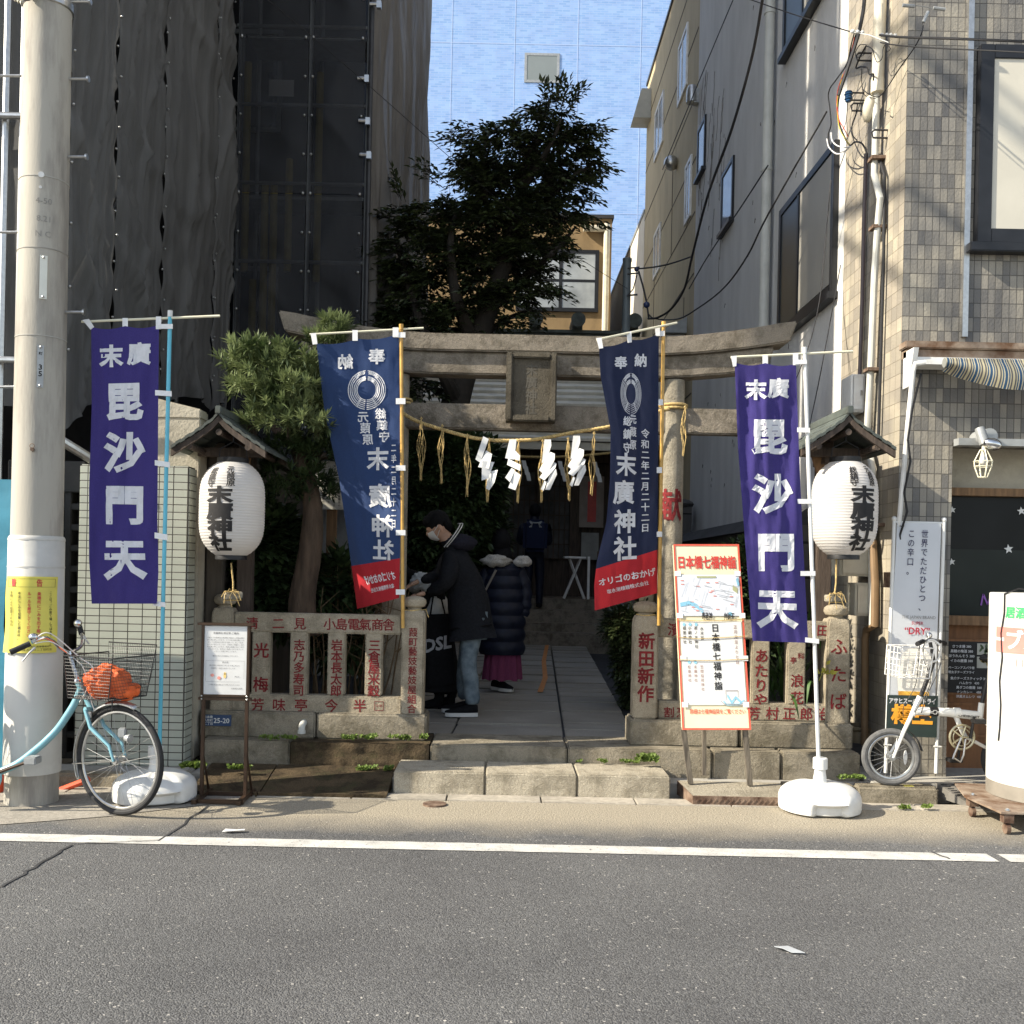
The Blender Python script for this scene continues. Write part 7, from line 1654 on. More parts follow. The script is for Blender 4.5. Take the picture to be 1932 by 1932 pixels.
# dry stems in the left garden
t = thing('bare_shrub', 'bare dry stems rising behind the left fence', 'shrub', tuple(W(640, 1190, 8.1))); b = B(); random.seed(5)
for k in range(34):
    x0 = random.uniform(590, 740); p = W(x0, 1310, 8.0 + random.uniform(-.15, .3)); a = random.uniform(-.5, .5); L_ = random.uniform(.5, 1.15); pts = [p]
    for i in range(5): p = p + Vector((a * .09 + random.uniform(-.03, .03), random.uniform(-.02, .02), L_ / 5)); pts.append(p)
    b.tube(pts, [.008, .007, .006, .005, .004, .002], 5)
    for j in (2, 3, 4): b.tube([pts[j], pts[j] + Vector((random.choice((-1, 1)) * random.uniform(.05, .15), random.uniform(-.05, .05), random.uniform(.04, .14)))], [.004, .002], 4)
b.obj('stems', M['twig'], t)
# strap leaved plant
t = thing('strap_leaf_plant', 'bright strap leaved plant growing through the right fence', 'plant', tuple(W(1475, 1330, 7.75))); b = B(); random.seed(17)
def strap(p, d, L_, wd, bend):
    pts = []; d = d.normalized(); n = 9; s = d.cross(Vector((0, 0, 1))); s.normalize()
    for i in range(n + 1):
        u = i / n; c = p + d * L_ * u - Vector((0, 0, bend * L_ * u * u)); w_ = wd * (1 - u ** 3) + .001; pts.append((c - s * w_, c + s * w_))
    V = [q for pr_ in pts for q in pr_]; b.add(V, [(2 * i, 2 * i + 1, 2 * i + 3, 2 * i + 2) for i in range(n)])
for k in range(80):
    p = W(random.uniform(1455, 1540), random.uniform(1300, 1335), random.uniform(7.68, 8.0)); strap(p, Vector((random.uniform(-.6, .6), random.uniform(-.5, .3), 1)), random.uniform(.35, .75), .011, random.uniform(.15, .6))
strap(W(1530, 1290, 7.55), Vector((-.15, -.25, .5)), .22, .012, 1.5); strap(W(1490, 1310, 7.47), Vector((.02, -.5, .1)), .22, .012, .9)
strap(W(1522, 1190, 7.7), Vector((.1, -.1, 1)), .3, .018, .1); strap(W(1526, 1220, 7.7), Vector((.15, -.1, 1)), .3, .016, .2)
b.obj('foliage', M['strap'], t)
# small yellow sprig at the end post
t = thing('sprig', 'small yellow green sprig poking out by the right end post', 'plant', tuple(W(1558, 1268, 7.4))); b = B()
for k in range(14): leaf(b, W(1548 + random.uniform(-2, 22), 1258 + random.uniform(-5, 18), 7.4 + random.uniform(-.04, .04)), rv(), Vector((0, -1, .5)), .05, .014)
b.tube([W(1570, 1262, 7.5), W(1552, 1268, 7.4), W(1545, 1285, 7.4)], .003, 4); b.obj('foliage', mat('yellow_leaf', (.35, .33, .05), .6, trans=.3), t)
# weeds in the joints
def weed(lab, pts, Y, sc_=1.0):
    c = W(*pts[0], Y); t = thing('weed', lab, 'weed', tuple(c), 'weeds in the stone joints'); b = B()
    for px, py in pts:
        p0 = W(px, py, Y)
        for k in range(26):
            p = p0 + Vector((random.uniform(-.028, .028), random.uniform(-.03, .0), random.uniform(0, .02))) * sc_; leaf(b, p, Vector((random.uniform(-1, 1), random.uniform(-1.2, .2), random.uniform(.1, 1))), Vector((0, -1, 1)), .024 * sc_, .011 * sc_)
    b.obj('leaves', M['weed'], t, smooth=False)
random.seed(6)
def run(x0, x1, y, n): return [(random.uniform(x0, x1), y + random.uniform(-1.5, 1.5)) for _ in range(n)]
weed('weeds along the joint left of the drain elbow', [(640 - 100, 1394), (520, 1395), (500, 1393), (553, 1394)], 7.3)
weed('bright weeds along the joint under the left plinth, near the gate post', run(650, 720, 1394, 6) + run(740, 800, 1394, 7), 7.3)
weed('single leafy weed patch at the right end of the middle kerb joint', run(1205, 1232, 1435, 5), 7.2, 1.6)
weed('thin moss and weeds in the joint behind the step stones', run(1090, 1200, 1438, 9), 7.24, .7)
weed('weeds at the foot of the wet stone block', run(675, 745, 1452, 8), 7.2)
weed('green weeds at the corner of the cream tiled wall', run(350, 385, 1447, 6), 7.05, 1.4)
weed('weeds at the foot of the notice stand', run(440, 470, 1450, 4), 7.05, 1.1)
weed('weeds at the foot of the right lower course', run(1585, 1622, 1468, 5), 7.1)
weed('grass tuft in the gutter before the drain ramp', run(1690, 1712, 1524, 4) + run(1742, 1752, 1524, 3), 6.68, .8)
# ---------------------------------------------------------------- people
def skin(name, nodes_, edges, m, parent, sub=2, root=0, ms=None):
    """One continuous surface grown over a skeleton of joints."""
    me = bpy.data.meshes.new(name); org = ORG[parent]
    me.from_pydata([tuple(Vector(n[0]) - org) for n in nodes_], edges, []); o = bpy.data.objects.new(name, me); COL.objects.link(o)
    sk = o.modifiers.new('k', 'SKIN'); sk.use_smooth_shade = True; sk.branch_smoothing = .6
    for i, n in enumerate(nodes_):
        r = n[1]; d = me.skin_vertices[0].data[i]; d.radius = r if isinstance(r, tuple) else (r, r); d.use_root = (i == root)
    ss = o.modifiers.new('s', 'SUBSURF'); ss.levels = sub; ss.render_levels = sub
    dg = bpy.context.evaluated_depsgraph_get(); m2 = bpy.data.meshes.new_from_object(o.evaluated_get(dg)); m2.name = name
    bpy.data.objects.remove(o); bpy.data.meshes.remove(me); m2.materials.clear()
    for x in (m if isinstance(m, (list, tuple)) else [m]): m2.materials.append(x)
    m2.shade_smooth(); return link(name, m2, parent, org)
def chain(n0, pts): return None
def hand(parent, wr, d, palm_n, s=1.0, curl=.5):
    d = d.normalized(); pn = palm_n.normalized(); lat_ = d.cross(pn).normalized(); nodes_, ed = [], []
    def add(p, r): nodes_.append((p, r)); return len(nodes_) - 1
    w0 = add(wr, .024 * s); p0 = add(wr + d * .05 * s, (.03 * s, .018 * s)); ed.append((w0, p0))
    o = skin('hand', nodes_ + [(wr + d * .085 * s, (.034 * s, .014 * s))], [(0, 1), (1, 2)], M['skin'], parent, 1)
    b = B()
    for k, (off, L_) in enumerate(((-.028, .062), (-.009, .072), (.010, .068), (.028, .052))):
        q = wr + d * .08 * s + lat_ * off * s; a = d.copy(); P = [q]
        for j in range(3):
            a = (a + pn * curl * .45).normalized(); q = q + a * L_ * s * (.42, .33, .25)[j]; P.append(q)
        b.tube(P, [.0095 * s, .0092 * s, .0085 * s, .006 * s], 8)
    q = wr + d * .025 * s - lat_ * .03 * s; b.tube([q, q + (d * .7 - lat_ * .8 + pn * .3).normalized() * .035 * s, q + (d * 1.3 - lat_ * .8 + pn * .6).normalized() * .06 * s], [.012 * s, .0105 * s, .007 * s], 8)
    b.obj('fingers', M['skin'], o)
    return o
# bending man
Y = 8.75; pt = lambda x, y, d=0: W(x, y, Y + d)
zg = pz(8.75)
t = thing('person', 'person in dark hooded jacket, jeans and white mask bending over the left gate post', 'person', (pt(880, 1340).x, Y, zg), 'visitors at the shrine')
hipL, hipR = pt(893, 1172, -.08), pt(893, 1172, .08); kL, kR = pt(882, 1252, -.09), pt(878, 1250, .1); aL, aR = pt(890, 1326, -.09), pt(876, 1318, .12)
sh, nk, hd = pt(857, 1045), pt(846, 1022), pt(826, 994)
body = [(pt(893, 1168), .13), (pt(882, 1110), .15), (pt(866, 1060), .165), (nk, .06), (hd + Vector((.02, 0, -.02)), .085), (hipL, .1), (kL, .066), (aL, .05), (hipR, .1), (kR, .064), (aR, .05),
        (pt(852, 1054, -.17), .075), (pt(842, 1100, -.2), .055), (pt(806, 1119, -.12), .04), (pt(848, 1050, .17), .07), (pt(822, 1092, .2), .052), (pt(795, 1094, .08), .038)]
E_ = [(0, 1), (1, 2), (2, 3), (3, 4), (0, 5), (5, 6), (6, 7), (0, 8), (8, 9), (9, 10), (2, 11), (11, 12), (12, 13), (2, 14), (14, 15), (15, 16)]
bo = skin('body', body, E_, [M['jeans'], M['skin'], M['jacket']], t)
for p in bo.data.polygons:
    z = p.center.z + ORG[bo].z; x = p.center.x + ORG[bo].x
    p.material_index = 1 if z > nk.z - .0 else (2 if z > hipL.z + .02 else 0)
jk = [(pt(888, 1160), (.205, .2)), (pt(880, 1115), (.2, .205)), (pt(866, 1066), (.195, .21)), (pt(856, 1040), (.13, .14)), (pt(854, 1052, -.18), .1), (pt(844, 1100, -.21), .078), (pt(812, 1116, -.13), .054), (pt(850, 1048, .18), .09), (pt(826, 1090, .2), .07), (pt(800, 1094, .1), .05), (pt(890, 1180), (.19, .18))]
jko = skin('jacket', jk, [(0, 1), (1, 2), (2, 3), (2, 4), (4, 5), (5, 6), (2, 7), (7, 8), (8, 9), (0, 10)], M['jacket'], t)
tx = bpy.data.textures.new('cloth_crease', 'CLOUDS'); tx.noise_scale = .11; md = jko.modifiers.new('d', 'DISPLACE'); md.texture = tx; md.strength = .035; md.texture_coords = 'GLOBAL'
b = B(); 
for i in range(18):
    a = math.pi * (-.15 + 1.3 * i / 17)
c0 = pt(862, 1022); b.add(*lump(pt(868, 1024), (.14, .13, .075), 3, amp=.12)); ho = b.obj('hood', M['hood'], t)
b = B()
for d in (0, 5): b.tube(spl([pt(838 + d, 1032, -.1), pt(850 + d, 1018, -.13), pt(860 + d, 1004, -.12), pt(866 + d, 994, -.08), pt(868 + d, 988, 0), pt(864 + d, 988, .06)], 4), .005, 5)
b.obj('white_piping', M['white'], ho)
q = Matrix.Rotation(R(-26), 3, 'Y').to_quaternion()
b = B(); b.ell(hd, (.098, .078, .125), 24, 16, q); f = hd + q @ Vector((-.097, 0, -.02)); b.ell(f, (.022, .016, .024), 10, 6); b.ell(hd + q @ Vector((.015, -.078, -.02)), (.022, .012, .036), 12, 8, q)
for s in (-1, 1): b.ell(hd + q @ Vector((-.088, .032 * s, .01)), (.012, .016, .008), 8, 6)
he = b.obj('head', M['skin'], t)
b = B(); b.ell(hd + q @ Vector((.012, 0, .045)), (.108, .09, .1), 26, 14, q); b.ell(hd + q @ Vector((.075, 0, -.0)), (.05, .08, .085), 16, 10, q); b.ell(hd + q @ Vector((-.045, 0, .075)), (.062, .076, .055), 14, 8, q)
V = b.v; b.v = [tuple(Vector(v) + Vector((noise.noise(Vector(v) * 40), noise.noise(Vector(v) * 40 + Vector((5, 0, 0))), noise.noise(Vector(v) * 45))) * .008) for v in V]; b.obj('hair', M['hair'], he)
b = B(); b.grid(lambda u, v: hd + q @ Vector((-(.1035 + .016 * math.cos((u - .5) * 3) * math.sin(math.pi * min(1, v * 1.15))) * math.cos((u - .5) * 2.2) * math.cos(.12 + .85 * v), .082 * math.sin((u - .5) * 2.2) * math.cos(.12 + .8 * v), -.131 * math.sin(.12 + .85 * v))), 14, 8); b.obj('mask', M['paper'], he, ang=180)
b = B(); b.tube([hd + q @ Vector((-.045, -.083, -.03)), hd + q @ Vector((.01, -.086, .005))], .0025, 4); b.tube([hd + q @ Vector((-.045, -.083, -.09)), hd + q @ Vector((.01, -.086, -.03))], .0025, 4); b.obj('mask_strap', M['white'], he)
hand(t, pt(803, 1119, -.12), Vector((-1, -.2, -.25)), Vector((0, .2, -1)), 1.05, .5); hand(t, pt(791, 1096, .08), Vector((-1, -.1, -.5)), Vector((0, .1, -1)), 1.1, .45)
def shoe(par, heel, toe, r=.042, m=None, sole=True, name='shoe'):
    heel, toe = Vector(heel), Vector(toe); d = toe - heel; L_ = d.length; d.normalize(); s = Vector((-d.y, d.x, 0)).normalized()
    b = B(); prof = [(0, .7, .075), (.1, .95, .085), (.3, 1, .08), (.55, 1.1, .06), (.8, 1.05, .045), (.95, .75, .034), (1, .35, .026)]; n = 12; V = []
    for u, w_, h in prof:
        for j in range(n):
            a = 2 * math.pi * j / n; V.append(heel + d * L_ * u + s * r * w_ * math.cos(a) + Vector((0, 0, .02 + h * .5 + h * .5 * math.sin(a))))
    k = len(prof); b.add(V, [(i * n + j, i * n + (j + 1) % n, (i + 1) * n + (j + 1) % n, (i + 1) * n + j) for i in range(k - 1) for j in range(n)] + [tuple(range(n)), tuple(range((k - 1) * n, k * n))]); o = b.obj(name, m or M['blackcloth'], par)
    if sole:
        b = B(); P = [heel + d * L_ * u + s * r * w_ * 1.08 for u, w_, h in prof] + [heel + d * L_ * u - s * r * w_ * 1.08 for u, w_, h in prof[::-1]]; b.prism([(p.x, p.y, heel.z + .002) for p in P], (0, 0, .032)); b.obj('sole', M['white'], o)
    return o
g = lambda x, y: Vector((*G(x, y, zg)[:2], zg + .002))
h_ = pt(901, 1342, -.1); shoe(t, (h_.x, Y - .1, zg + .004), (h_.x - .275, Y - .14, zg + .004)); h_ = pt(890, 1330, .13); shoe(t, (h_.x, Y + .13, zg + .004), (h_.x - .26, Y + .11, zg + .004))
# cuffs and creases of the jeans
jn = [(pt(893, 1175), (.12, .12)), (hipL + Vector((0, -.01, -.03)), .098), (kL, .08), (pt(890, 1300, -.09), .07), (pt(892, 1332, -.09), .066), (hipR + Vector((0, .01, -.03)), .098), (kR, .078), (pt(874, 1300, .12), .066), (pt(876, 1322, .12), .062), (pt(886, 1275, -.09), .073)]
jo = skin('jeans', jn, [(0, 1), (1, 2), (2, 9), (9, 3), (3, 4), (0, 5), (5, 6), (6, 7), (7, 8)], M['jeans'], t)
tx = bpy.data.textures.new('crease', 'CLOUDS'); tx.noise_scale = .07; md = jo.modifiers.new('d', 'DISPLACE'); md.texture = tx; md.strength = .025; md.texture_coords = 'GLOBAL'
# person beside him, mostly hidden by the post
Y = 9.15; pt = lambda x, y, d=0: W(x, y, Y + d); zg = pz(Y)
t = thing('person', 'person in long black skirt and heeled boots stooping behind the left gate post', 'person', (pt(825, 1320).x, Y, zg), 'visitors at the shrine')
bd = [(pt(828, 1170), .13), (pt(822, 1120), .14), (pt(800, 1082), .13), (pt(778, 1078), .055), (pt(758, 1086), .085), (pt(818, 1180, -.08), .1), (pt(818, 1250, -.08), .07), (pt(828, 1315, -.08), .045), (pt(834, 1180, .08), .1), (pt(834, 1250, .08), .07), (pt(842, 1312, .08), .045), (pt(806, 1090, -.17), .065), (pt(800, 1140, -.17), .05), (pt(780, 1165, -.15), .035)]
skin('body', bd, [(0, 1), (1, 2), (2, 3), (3, 4), (0, 5), (5, 6), (6, 7), (0, 8), (8, 9), (9, 10), (2, 11), (11, 12), (12, 13)], M['blackcloth'], t)
b = B(); b.add(*lump(pt(806, 1105), (.16, .2, .11), 6, amp=.15)); b.add(*lump(pt(822, 1150), (.12, .19, .16), 9, amp=.12)); b.obj('white_top', mat('white_knit', (.5, .5, .49), .85, .08, 12), t, ang=60)
b = B(); b.lathe([(.15, pt(0, 1190).z), (.19, pt(0, 1240).z), (.235, pt(825, 1300).z), (.22, pt(825, 1302).z)], (pt(826, 1200).x, Y, 0), 24); b.obj('skirt', M['blackcloth'], t)
b = B(); b.ell(pt(758, 1086), (.09, .085, .11)); b.obj('hair', M['hair'], t)
for x, d in ((822, -.08), (846, .08)):
    p = pt(x, 1330, d); b = B(); b.tube([(p.x + .04, p.y, zg + .26), (p.x + .03, p.y, zg + .1), (p.x + .0, p.y, zg + .05), (p.x - .12, p.y - .02, zg + .03)], [.055, .045, .045, .032], 10); b.box(p.x + .02, p.x + .06, p.y - .02, p.y + .02, zg, zg + .07); b.obj('boot', M['blackcloth'], t)
c = pt(828, 1222, -.26); to_ = thing('tote_bag', 'black tote bag with big white letters hanging beside the stooping visitors', 'bag', tuple(c), 'visitors bags')
b = B(); b.prism([W(800, 1160, 8.9), W(852, 1158, 8.9), W(858, 1290, 8.9), W(806, 1300, 8.9)], (0, .09, 0)); bg_ = b.obj('bag_body', M['blackcloth'], to_, bevel=.015)
b = B(); T(b, 'DSL', plane(W(826, 1214, 8.9), (1, 0, .22)), 0, 0, .155, .035, sx=.95); b.obj('lettering', mat('grey_white_print', (.4, .4, .42), .8), bg_)
b = B(); b.tube([W(812, 1160, 8.9), W(818, 1120, 8.9), W(828, 1110, 8.9), W(840, 1160, 8.9)], .008, 6); b.obj('strap', M['blackcloth'], to_)
b = B(); c = W(803, 1098, 8.95); b.add(*lump(c, (.09, .08, .075), 2, amp=.5)); b.add(*lump(W(790, 1092, 9.0), (.06, .06, .055), 7, amp=.5)); tag(b.obj('plastic_bag', M['plastic'], loc=tuple(c), ang=60), 'crumpled white plastic bag in the bending man\'s hands', 'bag')
# woman in puffer coat
Y = 10.4; pt = lambda x, y, d=0: W(x, y, Y + d); zg = pz(Y)
t = thing('person', 'person in long navy puffer coat and pink skirt walking away on the path', 'person', (pt(948, 1300).x, Y, zg), 'visitors at the shrine')
bd = [(pt(948, 1160), .13), (pt(948, 1110), .13), (pt(948, 1068), .12), (pt(948, 1045), .05), (pt(946, 1022), .085), (pt(940, 1165), .09), (pt(940, 1235), .06), (pt(940, 1285), .04), (pt(956, 1165), .09), (pt(956, 1235), .06), (pt(954, 1285), .04), (pt(922, 1072), .06), (pt(912, 1120), .05), (pt(915, 1160), .04), (pt(976, 1072), .06), (pt(984, 1110), .05), (pt(985, 1140), .04)]
skin('body', bd, [(0, 1), (1, 2), (2, 3), (3, 4), (0, 5), (5, 6), (6, 7), (0, 8), (8, 9), (9, 10), (2, 11), (11, 12), (12, 13), (2, 14), (14, 15), (15, 16)], M['blackcloth'], t)
b = B(); zt, zb = pt(948, 1062).z, pt(948, 1234).z; n = 7; prof = []
for i in range(n * 6 + 1):
    u = i / (n * 6); wv = .5 + .5 * math.cos(2 * math.pi * (u * n - .5)); r0 = .165 + .055 * min(1, u * 1.6) if u > .06 else .1 + u; prof.append((r0 + .022 * wv ** .6, zt + (zb - zt) * u))
prof.append((.15, zb + .01)); xx = pt(948, 1150).x
b.lathe(prof[::-1], (xx, Y, 0), 36, sy=.8); co = b.obj('puffer_coat', M['puffer'], t)
for s, P in ((-1, [(922, 1074), (909, 1110), (912, 1150), (918, 1172)]), (1, [(976, 1074), (989, 1105), (990, 1140), (984, 1160)])):
    b = B(); P = spl([pt(*p) for p in P], 6); b.tube(P, [.06 + .014 * abs(math.sin(i * .9)) for i in range(len(P))], 12); b.obj('sleeve', M['puffer'], co)
b = B(); zt, zb = pt(948, 1222).z, pt(948, 1281).z; k = 72; V = []
for z, r in ((zt, .17), (zb, .2)):
    for j in range(k): a = 2 * math.pi * j / k; rr = r * (1 + .05 * math.sin(a * 14) + .02 * math.sin(a * 5)); V.append((xx + .01 + rr * math.cos(a), Y + rr * .85 * math.sin(a), z + .008 * math.sin(a * 9)))
b.add(V, [(j, (j + 1) % k, k + (j + 1) % k, k + j) for j in range(k)]); b.obj('tulle_skirt', M['pink'], t)
b = B(); b.ell(pt(946, 1020), (.1, .11, .13), 20, 14); b.ell(pt(948, 1050), (.1, .1, .14), 18, 12); b.v = [tuple(Vector(v) + Vector((noise.noise(Vector(v) * 30), noise.noise(Vector(v) * 33), 0)) * .012) for v in b.v]; b.obj('long_hair', M['hair'], t)
b = B(); b.add(*lump(pt(935, 1058, -.1), (.14, .09, .06), 3, amp=.3)); b.add(*lump(pt(986, 1059, -.06), (.085, .07, .055), 5, amp=.25)); b.obj('fur_collar', M['fur'], co, ang=80)
b = B(); b.tube([pt(936, 1075, -.2), pt(918, 1110, -.21), pt(905, 1135, -.18)], .012, 6); b.obj('bag_strap', mat('grey_strap', (.2, .18, .16), .7), co)
for x, d, tx_ in ((938, .06, -.02), (952, -.05, .12)): p = pt(x, 1302, d); shoe(t, (p.x - .05, Y + d, zg + .004), (p.x - .05 + .13, Y + d - .09, zg + .004), .04)
# person with backpack
Y = 17.15; pt = lambda x, y, d=0: W(x, y, Y + d); zg = .885
t = thing('person', 'person in dark clothes with a backpack praying at the shrine steps', 'person', (pt(1010, 1130).x, Y, zg), 'visitors at the shrine')
hz = zg + 1.72; xx = pt(1009, 1000).x
bd = [((xx, Y, zg + .92), .15), ((xx, Y, zg + 1.2), .17), ((xx, Y, zg + 1.42), .16), ((xx, Y, zg + 1.5), .06), ((xx, Y, zg + 1.62), .1), ((xx - .09, Y, zg + .85), .1), ((xx - .1, Y, zg + .45), .075), ((xx - .1, Y, zg + .04), .055), ((xx + .09, Y, zg + .85), .1), ((xx + .1, Y, zg + .45), .075), ((xx + .1, Y, zg + .04), .055), ((xx - .2, Y, zg + 1.4), .075), ((xx - .26, Y + .05, zg + 1.12), .06), ((xx - .15, Y + .25, zg + 1.1), .045), ((xx + .2, Y, zg + 1.4), .075), ((xx + .26, Y + .05, zg + 1.12), .06), ((xx + .15, Y + .25, zg + 1.1), .045)]
skin('body', bd, [(0, 1), (1, 2), (2, 3), (3, 4), (0, 5), (5, 6), (6, 7), (0, 8), (8, 9), (9, 10), (2, 11), (11, 12), (12, 13), (2, 14), (14, 15), (15, 16)], M['puffer'], t)
b = B(); b.ell((xx, Y, zg + 1.64), (.1, .115, .13)); b.obj('hair', M['hair'], t)
b = B(); b.box(xx - .2, xx + .2, Y - .34, Y - .13, zg + .95, zg + 1.48); bk_ = b.obj('backpack', M['navy_d'], t, bevel=.06, seg=3)
b = B(); fn = plane((xx, Y - .345, zg + 1.4))
stroke(b, fn, [(-.1, .05), (-.06, .03), (-.02, .025), (.02, .025), (.06, .03), (.1, .05)], .018); stroke(b, fn, [(-.1, -.05), (-.065, -.02), (-.05, .03)], .02); stroke(b, fn, [(.1, -.05), (.065, -.02), (.05, .03)], .02); stroke(b, fn, [(-.1, .05), (-.06, -.0), (-.07, -.05)], .02); stroke(b, fn, [(.1, .05), (.06, 0), (.07, -.05)], .02); b.obj('emblem', mat('pale_print', (.45, .46, .47), .8), bk_)
for s in (-.1, .1): shoe(t, (xx + s, Y - .08, zg), (xx + s, Y + .18, zg), .045, sole=False)
# ---------------------------------------------------------------- wires and the iron pole in the shrine yard
c = W(1180, 1270, 12.6); zt = W(1184, 488, 12.6).z
t = thing('iron_pole', 'dark grey iron pole with insulators and wires behind the torii', 'pole', (c.x, 12.6, .3)); x = W(1182, 560, 12.6).x
b = B(); b.cyl((x, 12.6, .3), (x, 12.6, zt), .055, .05, 16); b.lathe([(.056, zt - .04), (.058, zt), (.0, zt + .02)], (x, 12.6, 0), 16); b.obj('shaft', mat('grey_painted_iron', (.1, .12, .13), .45), t)
b = B(); z = W(0, 505, 12.6).z + .14
for dz in (0, -.07): b.tube([(x, 12.55, z + dz), (x + .14, 12.5, z + dz)], .01, 6)
z2 = W(1200, 560, 12.6).z
b.tube([(x, 12.55, z2), (x + .12, 12.5, z2)], .012, 6); b.tube([W(1205, 512, 12.5), W(1213, 540, 12.45), W(1220, 570, 12.4), W(1224, 600, 12.4)], .012, 6); b.tube([W(1183, 560, 12.5), W(1195, 545, 12.5), W(1202, 518, 12.5)], .008, 5); b.obj('bracket', M['dark_metal'], t)
b = B(); b.ell(W(1220, 575, 12.4), (.04, .04, .04)); b.ell(W(1201, 508, 12.5), (.03, .03, .03)); b.obj('insulator', mat('blue_black_insulator', (.02, .03, .08), .25), t)
def wire(lab, P, r, m=None, name='overhead_cable', grp='overhead cables', k=6):
    b = B(); P = [W(*p) for p in P]; b.tube(spl(P, k), r * .72, 6); return tag(b.obj(name, m or M['cable'], loc=tuple(P[len(P) // 2])), lab, 'cable', grp)
o = wire('thick black cable curving down across the grey wall to the iron pole', [(1441, -30, 8.0), (1437, 8, 8.1), (1418, 110, 8.5), (1381, 242, 9.1), (1336, 367, 9.8), (1306, 483, 10.6), (1291, 545, 11.1), (1266, 583, 11.7), (1241, 599, 12.1), (1223, 601, 12.4)], .018)
wire('thin black cable hanging in a long bow from the wall to the iron pole', [(1560, 210, 8.3), (1449, 405, 8.9), (1410, 483, 9.3), (1366, 543, 10), (1316, 582, 11), (1278, 602, 11.7), (1235, 601, 12.2), (1222, 590, 12.4)], .011)
wire('straight black wire along the grey wall up to the roof edge', [(1383, 0, 10.0), (1345, 90, 11.2), (1314, 165, 12.4), (1250, 320, 14.5)], .008)
wire('slanting black wire crossing the grey wall to the small windows', [(1449, 312, 9.2), (1395, 395, 10.2), (1336, 483, 11.4), (1300, 545, 12.3)], .009)
wire('short cable from the iron pole to the grey wall', [(1205, 507, 12.5), (1240, 503, 12.5), (1270, 496, 12.6), (1302, 485, 13.0)], .014)
wire('faint thin wire crossing in front of the scaffold netting', [(440, -40, 8), (505, 0, 8.3), (560, 45, 8.6), (700, 165, 9.5), (858, 305, 10.6), (1000, 425, 11.5), (1184, 545, 12.5)], .0045)
wire('thin wire running to the wall clamp at the top right', [(1395, -8, 9), (1500, 28, 8.3), (1605, 60, 7.8), (1612, 62, 7.7)], .006)
wire('black service cable from the clamp to the right edge', [(1660, 66, 7.3), (1700, 70, 7.0), (1800, 73, 6.6), (1950, 79, 6.2)], .011)
wire('thin black cable below the service cable', [(1661, 80, 7.3), (1676, 83, 7.2), (1720, 88, 6.9), (1790, 92, 6.6), (1880, 96, 6.3), (1960, 100, 6.1)], .006)
wire('black cable dropping from the corner to the pipe', [(1742, 48, 7.1), (1738, 65, 7.1), (1725, 90, 7.2), (1700, 125, 7.4), (1685, 148, 7.5), (1674, 165, 7.55), (1664, 178, 7.6), (1655, 183, 7.6), (1640, 178, 7.6), (1627, 168, 7.65)], .006)
wire('heavy black cable falling from the top beside the fat pipe', [(1631, -30, 7.7), (1630, 10, 7.7), (1622, 55, 7.7), (1612, 90, 7.7), (1602, 120, 7.7), (1592, 150, 7.72), (1582, 180, 7.75)], .02)
cl = thing('cable_clamp', 'white cable clamps on the wire in front of the side wall', 'clamp', tuple(W(1640, 62, 7.6)))
b = B()
for px, py in ((1609, 59), (1618, 60), (1627, 61), (1664, 66), (1673, 66), (1681, 66), (1689, 67)): b.ell(W(px, py, 7.55), (.016, .014, .014), 8, 6)
b.tube([W(1604, 60, 7.6), W(1640, 66, 7.5), W(1676, 80, 7.4)], .004, 5); b.obj('clamps', M['white'], cl)
b = B(); random.seed(44)
def loopw(P, r, m, lab):
    b = B(); b.tube(spl([SX(x, y, d) for x, y, d in P], 6), r * .8, 5); tag(b.obj('service_wire', m, loc=tuple(SX(P[0][0], P[0][1], P[0][2]))), lab, 'cable', 'tangled service wires')
D1, D2, D3 = 2.74, 2.7, 2.66
loopw([(1612, 62, D2), (1606, 85, D2), (1598, 120, D2), (1578, 150, D2), (1567, 165, D2), (1563, 180, D2), (1566, 205, D2), (1568, 235, D2), (1563, 255, D2), (1568, 280, D2), (1582, 288, D2), (1596, 284, D2), (1603, 276, D2)], .007, M['cable'], 'black wire hanging in a big loop left of the pale pipe')
loopw([(1615, 65, D1), (1603, 110, D1), (1592, 150, D1), (1583, 185, D1), (1580, 215, D1), (1586, 240, D1), (1595, 262, D1), (1604, 274, D1), (1613, 268, D1), (1625, 270, D1), (1634, 285, D1), (1634, 300, D1)], .009, M['cable'], 'black wire running down into the dark conduit')
loopw([(1612, 70, D3), (1605, 105, D3), (1594, 135, D3), (1582, 165, D3), (1579, 195, D3), (1583, 225, D3), (1592, 242, D3), (1600, 258, D3)], .0045, mat('red_wire', (.5, .05, .03), .5), 'thin red wire in the cable tangle')
loopw([(1590, 140, D3), (1580, 190, D3), (1581, 225, D3), (1586, 248, D3), (1602, 272, D3)], .0035, mat('yellow_wire', (.55, .45, .05), .5), 'thin yellow wire in the cable tangle')
loopw([(1568, 250, D3), (1570, 265, D3), (1580, 275, D3), (1595, 278, D3), (1606, 276, D3)], .006, M['loop'], 'white sleeved wire loop low in the cable tangle')
loopw([(1560, 262, D3), (1564, 278, D3), (1578, 290, D3), (1592, 287, D3), (1602, 279, D3)], .006, M['loop'], 'lowest white sleeved wire loop in the cable tangle')
loopw([(1636, 85, D1), (1622, 85, D1), (1614, 100, D1), (1618, 108, D1), (1630, 103, D1), (1634, 88, D1), (1645, 92, D1), (1650, 106, D1), (1655, 117, D1), (1664, 110, D1), (1666, 92, D1), (1672, 84, D1), (1680, 92, D1), (1674, 98, D1)], .004, M['cable'], 'curly thin wire below the white clamps')
